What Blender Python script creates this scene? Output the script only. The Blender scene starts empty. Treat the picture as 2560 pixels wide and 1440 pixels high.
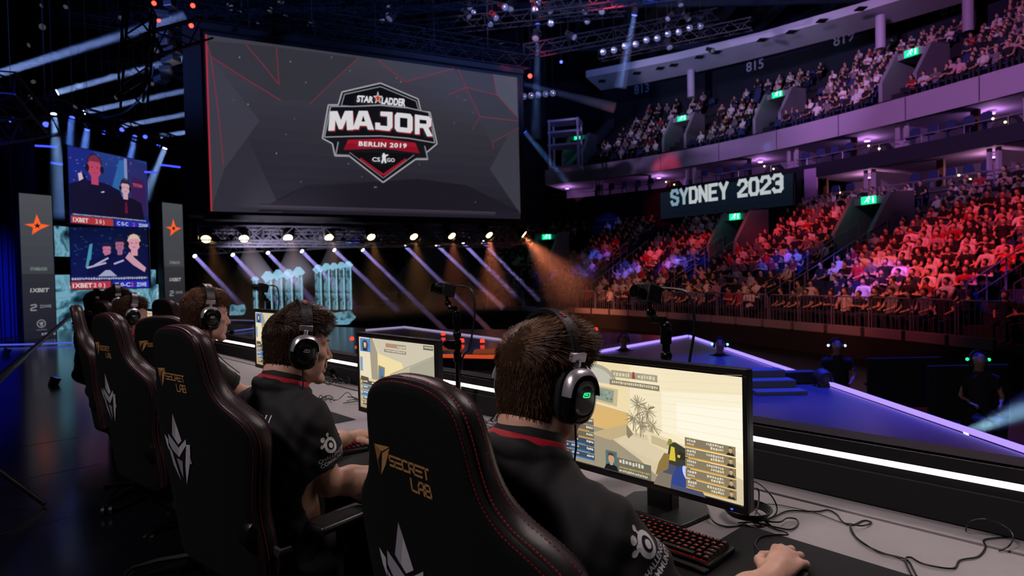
import bpy, bmesh, math, random
import numpy as np
from mathutils import Vector, Matrix
from mathutils.bvhtree import BVHTree
PI = math.pi
SC = bpy.context.scene
COL = SC.collection
rng = np.random.default_rng(7)
random.seed(7)

# ---------------------------------------------------------------- camera
F = 1500.0                       # focal length in pixels of a 2560-wide frame
CAMZ = 1.47
_p, _r = math.radians(1.15), math.radians(1.2)
_f = np.array([0, math.cos(_p), -math.sin(_p)])
_x0 = np.array([1.0, 0, 0]); _u0 = np.cross(_x0, _f)
_x = math.cos(_r) * _x0 - math.sin(_r) * _u0
_u = math.cos(_r) * _u0 + math.sin(_r) * _x0
CP = np.array([0, 0, CAMZ])
cam_d = bpy.data.cameras.new('camera'); cam = bpy.data.objects.new('camera', cam_d); COL.objects.link(cam)
cam.matrix_world = Matrix(((_x[0], _u[0], -_f[0], 0), (_x[1], _u[1], -_f[1], 0), (_x[2], _u[2], -_f[2], CAMZ), (0, 0, 0, 1)))
cam_d.sensor_width = 36; cam_d.lens = 36 * F / 2560; cam_d.clip_end = 300; cam_d.clip_start = 0.05
cam_d.dof.use_dof = True; cam_d.dof.focus_distance = 1.75; cam_d.dof.aperture_fstop = 5.0
SC.camera = cam
def at(px, py, D):
    "world point seen at pixel (px, py) at depth D along the view axis"
    return CP + D * (_f + (px - 1280) / F * _x + (720 - py) / F * _u)
def proj(p):
    v = np.asarray(p, float) - CP
    d = v @ _f
    return 1280 + F * (v @ _x) / d, 720 - F * (v @ _u) / d, d
def onz(px, py, z):
    "world point seen at pixel (px, py) on the level z"
    r = _f + (px - 1280) / F * _x + (720 - py) / F * _u
    return CP + r * ((z - CAMZ) / r[2])

# ---------------------------------------------------------------- world and exposure
SC.view_settings.view_transform = 'Standard'; SC.view_settings.look = 'None'
SC.view_settings.gamma = 1.0; SC.view_settings.exposure = 0.0; SC.view_settings.use_curve_mapping = False
W = bpy.data.worlds.new('world'); SC.world = W; W.use_nodes = True
W.node_tree.nodes['Background'].inputs[0].default_value = (0.10, 0.13, 0.40, 1)
W.node_tree.nodes['Background'].inputs[1].default_value = 0.004
cy = SC.cycles
cy.use_denoising = True; cy.max_bounces = 4; cy.diffuse_bounces = 2; cy.glossy_bounces = 3; cy.transmission_bounces = 3
cy.volume_bounces = 0; cy.transparent_max_bounces = 24; cy.caustics_reflective = False; cy.caustics_refractive = False
cy.sample_clamp_indirect = 3.0; cy.use_light_tree = True

def lamp(kind, name, loc, aim, power, color, size=0.3, angle=40, blend=0.5, spread=None):
    d = bpy.data.lights.new(name, kind); d.energy = power; d.color = color
    if kind == 'SPOT':
        d.spot_size = math.radians(angle); d.spot_blend = blend; d.shadow_soft_size = size
    if kind == 'AREA':
        d.shape = 'DISK'; d.size = size
        if spread: d.spread = math.radians(spread)
    o = bpy.data.objects.new(name, d); COL.objects.link(o)
    o.location = loc
    o.rotation_euler = (Vector(aim) - Vector(loc)).to_track_quat('-Z', 'Y').to_euler()
    return o

# row frame: players face N, the row runs away from the camera along D
RD = np.array([-0.690, 0.724, 0]); RN = np.array([0.724, 0.690, 0])
E1 = np.array([0.13, 1.20, 0])
ROT = math.atan2(0.690, 0.724) - PI / 2
def row(s, t, z=0.0): return E1 + s * RD + t * RN + np.array([0, 0, z])

# stage key lights above the team (they hang over the frame)
lamp('SPOT', 'stage_key', (-3.2, -1.2, 6.0), (-0.5, 2.0, 1.0), 650, (1.0, 0.86, 0.88), 0.5, 70)
lamp('SPOT', 'stage_key', (2.6, 3.2, 5.5), (0.0, 1.9, 1.0), 330, (1.0, 0.82, 0.80), 0.4, 75)
lamp('SPOT', 'stage_key', (-2.5, 6.5, 5.5), (-1.8, 3.0, 1.0), 330, (1.0, 0.80, 0.82), 0.4, 75)

# coloured washes from the roof rig on the stands
def wash(x, y, z, px, py, D, power, color, angle, blend=.6, size=.25):
    return lamp('SPOT', 'wash_light', (x, y, z), tuple(at(px, py, D)), power, color, size, angle, blend)
RED, PUR, BLU, ORA = (1, .06, .10), (.72, .34, 1.0), (.10, .12, 1.0), (1, .30, .12)
wash(2, 14, 14, 2420, 600, 19, 13000, RED, 26); wash(1, 16, 14, 2330, 740, 17, 4200, (1, .10, .10), 24); wash(0, 18, 14, 1950, 560, 27, 15000, RED, 19)
wash(-1, 20, 14, 1660, 580, 31, 13000, RED, 14); wash(-2, 20, 14, 1460, 560, 34, 8000, RED, 12); wash(-2, 22, 13, 1610, 365, 36, 15000, (1, .02, .04), 6); wash(-1, 21, 13, 1590, 430, 35, 4500, (1, .02, .04), 7)
wash(3, 12, 10, 2000, 770, 20, 2600, ORA, 34); wash(0, 14, 10, 1600, 730, 27, 3400, ORA, 26)
wash(-4, 8, 15, 2400, 150, 27, 16000, (.84, .34, .95), 34); wash(-6, 10, 15, 1960, 215, 34, 14000, (.66, .38, .95), 24); wash(-8, 14, 15, 1600, 290, 40, 11000, (.58, .40, .85), 18); wash(-4, 6, 15, 2100, 420, 26, 1800, (.6, .35, .9), 60)
wash(-6, 12, 5, 1800, 80, 40, 13000, (.74, .62, 1.0), 26)
for (px, py, D, e, a) in ((1500, 635, 35.9, 3500, 1.8), (1462, 672, 34.3, 3500, 2.2), (1368, 680, 35.7, 2500, 1.8), (1562, 672, 32.2, 3600, 2.6), (1680, 656, 30.5, 3600, 2.6), (1735, 645, 29.6, 3600, 3.0), (1958, 652, 24.6, 3200, 4.2), (2080, 655, 22.3, 2800, 4.0), (2175, 690, 19.6, 2800, 5.6), (2515, 692, 15.8, 1500, 4.4), (1516, 558, 41.4, 3500, 2.0)):
    wash(4, 12, 12, px, py, D, e * 4.6, (.06, .10, 1), a * 1.7, .35, .05)
wash(6, 12, 12, 2170, 1080, 8.0, 17000, (.03, .05, 1.0), 30); wash(-9, 8, 9, 20, 640, 14, 8000, (.05, .07, 1.0), 36); wash(-10, 6, 8, 100, 900, 8, 500, (.5, .3, .8), 40)
wash(-8, 8, 13, 1900, 130, 44, 7000, (.5, .55, 1.0), 34)  # no rig wash: fill added so the back-wall numbers show

# ---------------------------------------------------------------- materials
def lin(c):
    return tuple(((x / 12.92) if x <= 0.04045 else ((x + 0.055) / 1.055) ** 2.4) for x in c)
def hexc(h):
    return lin(tuple(int(h[i:i + 2], 16) / 255 for i in (0, 2, 4)))
MATS = {}
def mat(name, col='808080', rough=0.5, metal=0.0, emit=None, estr=1.0, noise=None, bump=None, spec=0.5, objcol=False, attr=None, sheen=0, sss=0):
    """principled material; noise=(scale, amount, second colour), bump=(scale, strength)"""
    if name in MATS: return MATS[name]
    m = bpy.data.materials.new(name); m.use_nodes = True
    nt = m.node_tree; b = nt.nodes['Principled BSDF']; L = nt.links
    c = hexc(col)
    b.inputs['Base Color'].default_value = (*c, 1); b.inputs['Roughness'].default_value = rough
    b.inputs['Metallic'].default_value = metal; b.inputs['Specular IOR Level'].default_value = spec
    if sheen: b.inputs['Sheen Weight'].default_value = sheen
    if sss:
        b.inputs['Subsurface Weight'].default_value = sss; b.inputs['Subsurface Radius'].default_value = (1, .35, .2); b.inputs['Subsurface Scale'].default_value = 0.008
    src = None
    if objcol:
        n = nt.nodes.new('ShaderNodeObjectInfo'); src = n.outputs['Color']
    if attr:
        n = nt.nodes.new('ShaderNodeAttribute'); n.attribute_name = attr; src = n.outputs['Color']
    if src is not None: L.new(src, b.inputs['Base Color'])
    if noise:
        tc = nt.nodes.new('ShaderNodeTexCoord'); nz = nt.nodes.new('ShaderNodeTexNoise'); nz.inputs['Scale'].default_value = noise[0]
        nz.inputs['Detail'].default_value = 6
        L.new(tc.outputs['Object'], nz.inputs['Vector'])
        mr = nt.nodes.new('ShaderNodeMapRange'); mr.inputs[1].default_value = 0.35; mr.inputs[2].default_value = 0.68
        L.new(nz.outputs[0], mr.inputs[0])
        mx = nt.nodes.new('ShaderNodeMix'); mx.data_type = 'RGBA'
        ml = nt.nodes.new('ShaderNodeMath'); ml.operation = 'MULTIPLY'; ml.inputs[1].default_value = noise[1]
        L.new(mr.outputs[0], ml.inputs[0]); L.new(ml.outputs[0], mx.inputs[0])
        mx.inputs[6].default_value = (*c, 1); mx.inputs[7].default_value = (*hexc(noise[2]), 1)
        L.new(mx.outputs[2], b.inputs['Base Color'])
    if bump:
        tc = nt.nodes.new('ShaderNodeTexCoord'); nz = nt.nodes.new('ShaderNodeTexNoise'); nz.inputs['Scale'].default_value = bump[0]
        nz.inputs['Detail'].default_value = 3
        L.new(tc.outputs['Object'], nz.inputs['Vector'])
        bp = nt.nodes.new('ShaderNodeBump'); bp.inputs['Strength'].default_value = bump[1]; bp.inputs['Distance'].default_value = 0.01
        L.new(nz.outputs[0], bp.inputs['Height']); L.new(bp.outputs[0], b.inputs['Normal'])
    if emit:
        b.inputs['Emission Color'].default_value = (*hexc(emit), 1); b.inputs['Emission Strength'].default_value = estr
    MATS[name] = m
    return m
def mat_pic(name, strength, sample='AUTO'):
    "self-lit picture whose colours sit in the colour attribute 'ink'"
    if name in MATS: return MATS[name]
    m = bpy.data.materials.new(name); m.use_nodes = True; nt = m.node_tree
    b = nt.nodes['Principled BSDF']; b.inputs['Base Color'].default_value = (0.004, 0.004, 0.005, 1); b.inputs['Roughness'].default_value = 0.35
    a = nt.nodes.new('ShaderNodeAttribute'); a.attribute_name = 'ink'
    nt.links.new(a.outputs['Color'], b.inputs['Emission Color']); b.inputs['Emission Strength'].default_value = strength
    m.cycles.emission_sampling = sample
    MATS[name] = m
    return m
def mat_ink(name, rough=0.5):
    if name in MATS: return MATS[name]
    m = mat(name, rough=rough, attr='ink'); return m
def mat_haze(name, dens, col=(1, 1, 1)):
    if name in MATS: return MATS[name]
    m = bpy.data.materials.new(name); m.use_nodes = True; nt = m.node_tree
    nt.nodes.remove(nt.nodes['Principled BSDF'])
    v = nt.nodes.new('ShaderNodeVolumeScatter'); v.inputs['Density'].default_value = dens; v.inputs['Color'].default_value = (*col, 1)
    nt.links.new(v.outputs[0], nt.nodes['Material Output'].inputs['Volume'])
    MATS[name] = m
    return m

# ---------------------------------------------------------------- objects
def tag(o, label=None, cat=None, group=None, kind=None):
    if label: o['label'] = label
    if cat: o['category'] = cat
    if group: o['group'] = group
    if kind: o['kind'] = kind
    return o
def thing(name, label, cat, loc=(0, 0, 0), rotz=0.0, group=None):
    o = bpy.data.objects.new(name, None); COL.objects.link(o); o.empty_display_size = 0.1
    o.location = loc; o.rotation_euler = (0, 0, rotz)
    return tag(o, label, cat, group)
def copy_tree(o, loc=None, rotz=None, parent=None, label=None, group=None):
    c = o.copy(); COL.objects.link(c)
    if parent is not None: c.parent = parent
    if loc is not None: c.location = loc
    if rotz is not None: c.rotation_euler = (0, 0, rotz)
    if label: c['label'] = label
    if group: c['group'] = group
    for ch in list(o.children): copy_tree(ch, parent=c)
    return c
def euler(rx=0, ry=0, rz=0):
    cx, sx, cyy, sy, cz, sz = math.cos(rx), math.sin(rx), math.cos(ry), math.sin(ry), math.cos(rz), math.sin(rz)
    X = np.array([[1, 0, 0], [0, cx, -sx], [0, sx, cx]]); Y = np.array([[cyy, 0, sy], [0, 1, 0], [-sy, 0, cyy]]); Z = np.array([[cz, -sz, 0], [sz, cz, 0], [0, 0, 1]])
    return Z @ Y @ X
def xf(loc=(0, 0, 0), rx=0, ry=0, rz=0):
    M = np.eye(4); M[:3, :3] = euler(rx, ry, rz); M[:3, 3] = loc
    return M
def frame(o, x, z):
    "4x4 frame with origin o, x axis and (roughly) z axis"
    x = np.asarray(x, float); x = x / np.linalg.norm(x); z = np.asarray(z, float)
    y = np.cross(z, x); y /= np.linalg.norm(y); z = np.cross(x, y)
    M = np.eye(4); M[:3, 0] = x; M[:3, 1] = y; M[:3, 2] = z; M[:3, 3] = o
    return M
def smooth_path(pts, n=8, closed=False):
    P = np.asarray(pts, float); out = []; m = len(P)
    for i in range(m if closed else m - 1):
        if closed: p0, p1, p2, p3 = P[i - 1], P[i], P[(i + 1) % m], P[(i + 2) % m]
        else: p0, p1, p2, p3 = P[max(i - 1, 0)], P[i], P[i + 1], P[min(i + 2, m - 1)]
        for k in range(n):
            t = k / n
            out.append(0.5 * ((2 * p1) + (-p0 + p2) * t + (2 * p0 - 5 * p1 + 4 * p2 - p3) * t * t + (-p0 + 3 * p1 - 3 * p2 + p3) * t ** 3))
    if not closed: out.append(P[-1])
    return np.array(out)
class MB:
    def __init__(s, T=None):
        s.v = []; s.f = []; s.m = []; s.n = 0; s.c = []; s.T = T
    def add(s, v, f, mt=0, ink=None):
        v = np.asarray(v, float)
        if s.T is not None: v = v @ s.T[:3, :3].T + s.T[:3, 3]
        s.v.append(v)
        for q in f:
            s.f.append([i + s.n for i in q]); s.m.append(mt)
            s.c.append(ink)
        s.n += len(v); return s
    def box(s, c, size, rot=None, mt=0, ink=None):
        h = np.array(size) / 2.0
        v = np.array([[x, y, z] for x in (-1, 1) for y in (-1, 1) for z in (-1, 1)]) * h
        if rot is not None: v = v @ np.asarray(rot).T
        return s.add(v + np.array(c), [(0, 1, 3, 2), (4, 6, 7, 5), (0, 4, 5, 1), (2, 3, 7, 6), (0, 2, 6, 4), (1, 5, 7, 3)], mt, ink)
    def bar(s, a, b, w, h=None, mt=0, up=(0, 0, 1)):
        "square bar from a to b"
        a = np.asarray(a, float); b = np.asarray(b, float); d = b - a; L = np.linalg.norm(d); d /= L
        up = np.asarray(up, float)
        if abs(d @ up) > 0.95: up = np.array([1.0, 0, 0])
        x = np.cross(d, up); x /= np.linalg.norm(x); z = np.cross(x, d)
        return s.box((a + b) / 2, (w, L, h or w), np.stack([x, d, z], 1), mt)
    def tube(s, path, r, seg=8, mt=0, cap=True, closed=False, flat=None):
        P = np.asarray(path, float); n = len(P)
        R = np.full(n, r) if np.isscalar(r) else np.asarray(r, float)
        t = np.roll(P, -1, 0) - np.roll(P, 1, 0) if closed else np.gradient(P, axis=0)
        t /= np.linalg.norm(t, axis=1)[:, None] + 1e-12
        up = np.array([0, 0, 1.0]) if abs(t[0, 2]) < 0.9 else np.array([1.0, 0, 0])
        u = np.cross(t[0], up); u /= np.linalg.norm(u); vs = []
        for i in range(n):
            u = u - t[i] * (u @ t[i]); u /= np.linalg.norm(u) + 1e-12
            w = np.cross(t[i], u)
            a = np.arange(seg) * 2 * PI / seg
            vs.append(P[i] + R[i] * (np.cos(a)[:, None] * u + np.sin(a)[:, None] * w * (flat or 1)))
        f = []
        for i in range(n if closed else n - 1):
            j = (i + 1) % n
            for k in range(seg):
                l = (k + 1) % seg
                f.append((i * seg + k, i * seg + l, j * seg + l, j * seg + k))
        if cap and not closed:
            f.append(tuple(range(seg - 1, -1, -1))); f.append(tuple((n - 1) * seg + k for k in range(seg)))
        return s.add(np.concatenate(vs), f, mt)
    def lathe(s, prof, M=None, seg=24, mt=0, sx=1, sy=1, closed=True):
        prof = np.asarray(prof, float); a = np.arange(seg) * 2 * PI / seg
        v = np.array([[r * math.cos(q) * sx, r * math.sin(q) * sy, z] for r, z in prof for q in a]); n = len(prof)
        f = [(i * seg + k, i * seg + (k + 1) % seg, (i + 1) * seg + (k + 1) % seg, (i + 1) * seg + k) for i in range(n - 1) for k in range(seg)]
        if closed:
            f.append(tuple(range(seg - 1, -1, -1))); f.append(tuple((n - 1) * seg + k for k in range(seg)))
        if M is not None: v = v @ M[:3, :3].T + M[:3, 3]
        return s.add(v, f, mt)
    def cyl(s, a, b, r, seg=16, mt=0): return s.tube([a, b], r, seg, mt)
    def ball(s, c, r, seg=16, ring=10, mt=0, rot=None):
        r = np.full(3, r) if np.isscalar(r) else np.asarray(r, float)
        v = [[math.sin(PI * i / ring) * math.cos(2 * PI * k / seg), math.sin(PI * i / ring) * math.sin(2 * PI * k / seg), math.cos(PI * i / ring)] for i in range(1, ring) for k in range(seg)]
        v = [[0, 0, 1]] + v + [[0, 0, -1]]
        f = [(0, 1 + k, 1 + (k + 1) % seg) for k in range(seg)]
        f += [(1 + i * seg + k, 1 + (i + 1) * seg + k, 1 + (i + 1) * seg + (k + 1) % seg, 1 + i * seg + (k + 1) % seg) for i in range(ring - 2) for k in range(seg)]
        L = len(v) - 1; b = 1 + (ring - 2) * seg
        f += [(L, b + (k + 1) % seg, b + k) for k in range(seg)]
        v = np.array(v) * r
        if rot is not None: v = v @ np.asarray(rot).T
        return s.add(v + np.array(c), f, mt)
    def prism(s, poly, y0, y1, mt=0, M=None, ink=None):
        "polygon in local x,z extruded along y"
        n = len(poly); P = np.asarray(poly, float)
        v = np.concatenate([np.stack([P[:, 0], np.full(n, y0), P[:, 1]], 1), np.stack([P[:, 0], np.full(n, y1), P[:, 1]], 1)])
        area = 0.5 * np.sum(P[:, 0] * np.roll(P[:, 1], -1) - np.roll(P[:, 0], -1) * P[:, 1])
        f = [tuple(range(n)), tuple(range(2 * n - 1, n - 1, -1))] + [(i, i + n, (i + 1) % n + n, (i + 1) % n) for i in range(n)]
        if area < 0: f = [tuple(reversed(q)) for q in f]
        if M is not None: v = v @ M[:3, :3].T + M[:3, 3]
        return s.add(v, f, mt, ink)
    def mesh(s, name, mats, smooth=35, inkdef=(0.5, 0.5, 0.5)):
        me = bpy.data.meshes.new(name)
        me.from_pydata(np.concatenate(s.v).tolist() if s.v else [], [], s.f)
        for m in (mats if isinstance(mats, (list, tuple)) else [mats]): me.materials.append(m)
        me.polygons.foreach_set('material_index', s.m)
        if any(c is not None for c in s.c):
            a = me.color_attributes.new('ink', 'FLOAT_COLOR', 'CORNER')
            arr = []
            for c, q in zip(s.c, s.f): arr += [(*(c or inkdef), 1.0)] * len(q)
            a.data.foreach_set('color', np.array(arr, dtype=np.float32).ravel())
        if smooth:
            me.polygons.foreach_set('use_smooth', [True] * len(s.f)); me.set_sharp_from_angle(angle=math.radians(smooth))
        me.update()
        return me
    def build(s, name, mats, parent=None, smooth=35, bevel=0, seg=2, M=None):
        o = bpy.data.objects.new(name, s.mesh(name, mats, smooth)); COL.objects.link(o)
        if parent is not None: o.parent = parent
        if M is not None: o.matrix_local = Matrix(M.tolist())
        if bevel:
            b = o.modifiers.new('edge', 'BEVEL'); b.width = bevel; b.segments = seg; b.limit_method = 'ANGLE'; b.angle_limit = math.radians(40)
            b.harden_normals = False
        return o
_tc = {}
def text_mesh(txt, bold=0.0, shear=0.0, space=1.0):
    "flat letters, cap height about 1: (verts n x 2, faces), left edge at x=0, baseline at 0"
    key = (txt, bold, shear, space)
    if key in _tc: return _tc[key]
    cu = bpy.data.curves.new('t', 'FONT'); cu.body = txt; cu.size = 1 / 0.73; cu.offset = bold; cu.shear = shear; cu.space_character = space
    cu.resolution_u = 3
    ob = bpy.data.objects.new('t', cu); COL.objects.link(ob)
    dg = bpy.context.evaluated_depsgraph_get(); dg.update()
    me = bpy.data.meshes.new_from_object(ob.evaluated_get(dg))
    v = np.array([p.co[:2] for p in me.vertices]).reshape(-1, 2); f = [tuple(p.vertices) for p in me.polygons]
    bpy.data.objects.remove(ob); bpy.data.curves.remove(cu); bpy.data.meshes.remove(me)
    if len(v): v = v - np.array([v[:, 0].min(), 0])
    _tc[key] = (v, f)
    return v, f
class Pic:
    "layered flat picture in local x,z; each shape lies a hair in front of the last (towards -y)"
    def __init__(s, T=None, step=0.0004, y0=0.0): s.b = MB(T); s.k = 0; s.step = step; s.y0 = y0
    def _put(s, v, f, col):
        c = hexc(col) if isinstance(col, str) else col
        v = np.asarray(v, float); y = s.y0 - s.k * s.step; s.k += 1
        s.b.add(np.stack([v[:, 0], np.full(len(v), y), v[:, 1]], 1), f, 0, c)
    clip = None
    def poly(s, pts, col):
        P = np.asarray(pts, float)
        if s.clip: P = np.clip(P, 0, s.clip)
        a = np.sum(P[:, 0] * np.roll(P[:, 1], -1) - np.roll(P[:, 0], -1) * P[:, 1])
        s._put(P if a > 0 else P[::-1], [tuple(range(len(P)))], col); return s
    def rect(s, x0, z0, x1, z1, col): return s.poly([(x0, z0), (x1, z0), (x1, z1), (x0, z1)], col)
    def grad(s, x0, z0, x1, z1, c0, c1, n=10, vert=True):
        a, b = np.array(hexc(c0)), np.array(hexc(c1)); k0 = s.k
        for i in range(n):
            t = (i + .5) / n; s.k = k0
            if vert: s.rect(x0, z0 + (z1 - z0) * i / n, x1, z0 + (z1 - z0) * (i + 1) / n, tuple(a + (b - a) * t))
            else: s.rect(x0 + (x1 - x0) * i / n, z0, x0 + (x1 - x0) * (i + 1) / n, z1, tuple(a + (b - a) * t))
        return s
    def oval(s, x, z, rx, rz, col, n=16, rot=0):
        a = np.arange(n) * 2 * PI / n; c, q = math.cos(rot), math.sin(rot)
        X, Z = rx * np.cos(a), rz * np.sin(a)
        return s.poly(np.stack([x + X * c - Z * q, z + X * q + Z * c], 1), col)
    def line(s, p, q, w, col):
        p = np.array(p, float); q = np.array(q, float); d = q - p; d /= np.linalg.norm(d) + 1e-9; n = np.array([-d[1], d[0]]) * w / 2
        return s.poly([p + n, p - n, q - n, q + n], col)
    def lines(s, pts, w, col, closed=False):
        k0 = s.k
        for i in range(len(pts) - (0 if closed else 1)):
            s.k = k0; s.line(pts[i], pts[(i + 1) % len(pts)], w, col)
        return s
    def text(s, txt, x, z, h, col, bold=0.0, shear=0.0, wid=1.0, space=1.0, align='l', width=None):
        v, f = text_mesh(txt, bold, shear, space)
        if not len(v): return s
        w = v[:, 0].max()
        sx = width / w if width else h * wid
        v = v * np.array([sx, h]); w = w * sx
        v = v + np.array([x - (w if align == 'r' else w / 2 if align == 'c' else 0), z])
        s._put(v, f, col); return s
    def build(s, name, m, parent=None): return s.b.build(name, m, parent, smooth=0)

# ---------------------------------------------------------------- smooth solids (distance field + surface nets)
class Field:
    def __init__(s, lo, hi, h):
        s.lo = np.array(lo, float); s.h = h
        s.n = np.ceil((np.array(hi) - s.lo) / h).astype(int) + 1
        s.F = np.full(s.n, 1e3, np.float32); s.I = np.zeros(s.n, np.int8); s.B = np.full(s.n, 1e3, np.float32)
    def _sub(s, lo, hi):
        a = np.maximum(np.floor((lo - s.lo) / s.h).astype(int), 0); b = np.minimum(np.ceil((hi - s.lo) / s.h).astype(int) + 1, s.n)
        if np.any(b <= a): return None, None
        sl = tuple(slice(a[i], b[i]) for i in range(3))
        ax = [(s.lo[i] + np.arange(a[i], b[i]) * s.h).astype(np.float32) for i in range(3)]
        return sl, np.meshgrid(*ax, indexing='ij', sparse=True)
    def _mix(s, sl, d, k, idn, cut):
        f = s.F[sl]
        if cut:
            if k > 0:
                hh = np.clip(0.5 - 0.5 * (f + d) / k, 0, 1); s.F[sl] = f * (1 - hh) + (-d) * hh + k * hh * (1 - hh)
            else: s.F[sl] = np.maximum(f, -d)
            return
        bb = s.B[sl]; w = d < bb
        ii = s.I[sl]; ii[w] = idn; s.I[sl] = ii; s.B[sl] = np.minimum(bb, d)
        if k > 0:
            hh = np.clip(0.5 + 0.5 * (f - d) / k, 0, 1); hh = np.where(f > 100, 1, hh)
            s.F[sl] = np.where(f > 100, d, f * (1 - hh) + d * hh - k * hh * (1 - hh))
        else: s.F[sl] = np.minimum(f, d)
    def cone(s, a, b, ra, rb, k=0.02, idn=0, cut=False):
        a = np.asarray(a, float); b = np.asarray(b, float); R = max(ra, rb) + k + 3 * s.h
        sl, g = s._sub(np.minimum(a, b) - R, np.maximum(a, b) + R)
        if sl is None: return s
        d = b - a; L = max(d @ d, 1e-9)
        t = np.clip(((g[0] - a[0]) * d[0] + (g[1] - a[1]) * d[1] + (g[2] - a[2]) * d[2]) / L, 0, 1)
        q = np.sqrt((g[0] - a[0] - t * d[0]) ** 2 + (g[1] - a[1] - t * d[1]) ** 2 + (g[2] - a[2] - t * d[2]) ** 2) - (ra + (rb - ra) * t)
        s._mix(sl, q, k, idn, cut); return s
    def chain(s, pts, rs, k=0.02, idn=0):
        for i in range(len(pts) - 1): s.cone(pts[i], pts[i + 1], rs[i], rs[i + 1], k, idn)
        return s
    def ell(s, c, r, k=0.02, rot=None, idn=0, cut=False):
        c = np.asarray(c, float); r = np.asarray(r, float)
        if r.ndim == 0: r = np.full(3, float(r))
        e = (np.abs(rot) @ r if rot is not None else r) + k + 3 * s.h
        if rot is not None: e = np.full(3, r.max()) + k + 3 * s.h
        sl, g = s._sub(c - e, c + e)
        if sl is None: return s
        x, y, z = g[0] - c[0], g[1] - c[1], g[2] - c[2]
        if rot is not None:
            Rm = np.asarray(rot, np.float32)
            x, y, z = Rm[0, 0] * x + Rm[1, 0] * y + Rm[2, 0] * z, Rm[0, 1] * x + Rm[1, 1] * y + Rm[2, 1] * z, Rm[0, 2] * x + Rm[1, 2] * y + Rm[2, 2] * z
        k0 = np.sqrt((x / r[0]) ** 2 + (y / r[1]) ** 2 + (z / r[2]) ** 2); k1 = np.sqrt((x / r[0] ** 2) ** 2 + (y / r[1] ** 2) ** 2 + (z / r[2] ** 2) ** 2)
        s._mix(sl, k0 * (k0 - 1) / np.maximum(k1, 1e-6), k, idn, cut); return s
    def plane_cut(s, p, n, k=0.0):
        "removes what lies on the side that n points to"
        ax = [(s.lo[i] + np.arange(s.n[i]) * s.h).astype(np.float32) for i in range(3)]
        g = np.meshgrid(*ax, indexing='ij', sparse=True); n = np.asarray(n, float); n = n / np.linalg.norm(n)
        d = (g[0] - p[0]) * n[0] + (g[1] - p[1]) * n[1] + (g[2] - p[2]) * n[2]
        s.F = np.maximum(s.F, d.astype(np.float32)); return s
    def nets(s, smooth=2):
        F_, h = s.F, s.h; ins = F_ < 0; nx, ny, nz = s.n
        acc = {}; P = []; C = []; quads = []
        flat = lambda i, j, k: (i * ny + j) * nz + k
        for ax in range(3):
            lo = [slice(None)] * 3; hi = [slice(None)] * 3; lo[ax] = slice(0, -1); hi[ax] = slice(1, None)
            ch = ins[tuple(lo)] != ins[tuple(hi)]
            idx = np.argwhere(ch)
            if not len(idx): continue
            j2 = idx.copy(); j2[:, ax] += 1
            fa = F_[tuple(idx.T)].astype(float); fb = np.clip(F_[tuple(j2.T)].astype(float), -1, 1); t = fa / (fa - fb)
            p = idx.astype(float); p[:, ax] += t
            o1, o2 = [(1, 2), (2, 0), (0, 1)][ax]
            cells = []
            for d1, d2 in ((-1, -1), (0, -1), (0, 0), (-1, 0)):
                c = idx.copy(); c[:, o1] += d1; c[:, o2] += d2
                fc = flat(c[:, 0], c[:, 1], c[:, 2]); cells.append(fc); P.append(p); C.append(fc)
            ok = np.all(idx[:, [o1, o2]] > 0, 1)
            q = np.stack(cells, 1); fl = fa > 0
            q[fl] = q[fl][:, ::-1]; quads.append(q[ok])
        C = np.concatenate(C); P = np.concatenate(P); Q = np.concatenate(quads)
        u, inv = np.unique(C, return_inverse=True); cnt = np.bincount(inv)
        V = np.stack([np.bincount(inv, P[:, i]) / cnt for i in range(3)], 1)
        Q = np.searchsorted(u, Q)
        for it in range(smooth):
            e = np.concatenate([Q[:, [0, 1]], Q[:, [1, 2]], Q[:, [2, 3]], Q[:, [3, 0]]])
            m = np.bincount(e[:, 0], minlength=len(V)).astype(float)
            A = np.stack([np.bincount(e[:, 0], V[e[:, 1], i], minlength=len(V)) for i in range(3)], 1) / np.maximum(m, 1)[:, None]
            A[m == 0] = V[m == 0]
            V = V + 0.5 * (A - V)
        ci = np.clip(np.round(V).astype(int), 0, s.n - 1); ids = s.I[tuple(ci.T)]
        return V * h + s.lo, Q, ids
def solid(name, V, Q, mats, parent=None, fmat=None, M=None):
    me = bpy.data.meshes.new(name)
    me.vertices.add(len(V)); me.vertices.foreach_set('co', np.asarray(V, np.float32).ravel())
    me.loops.add(len(Q) * 4); me.loops.foreach_set('vertex_index', np.asarray(Q, np.int32).ravel())
    me.polygons.add(len(Q)); me.polygons.foreach_set('loop_start', np.arange(len(Q), dtype=np.int32) * 4)
    me.polygons.foreach_set('use_smooth', np.ones(len(Q), bool))
    for m in (mats if isinstance(mats, (list, tuple)) else [mats]): me.materials.append(m)
    if fmat is not None: me.polygons.foreach_set('material_index', np.asarray(fmat, np.int32))
    me.update(); me.validate()
    o = bpy.data.objects.new(name, me); COL.objects.link(o)
    if parent is not None: o.parent = parent
    if M is not None: o.matrix_local = Matrix(M.tolist())
    return o

def onplane(px, py, M):
    "local x, z where the ray through a pixel meets the plane x,z of frame M"
    r = _f + (px - 1280) / F * _x + (720 - py) / F * _u
    n = M[:3, 1]; k = ((M[:3, 3] - CP) @ n) / (r @ n); p = CP + k * r - M[:3, 3]
    return np.array([p @ M[:3, 0], p @ M[:3, 2]])
def rowM(s, t, z=0.0, rz=0.0): return xf(row(s, t, z), rz=ROT + rz)
def place(o, M): o.matrix_world = Matrix(M.tolist()); return o

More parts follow.
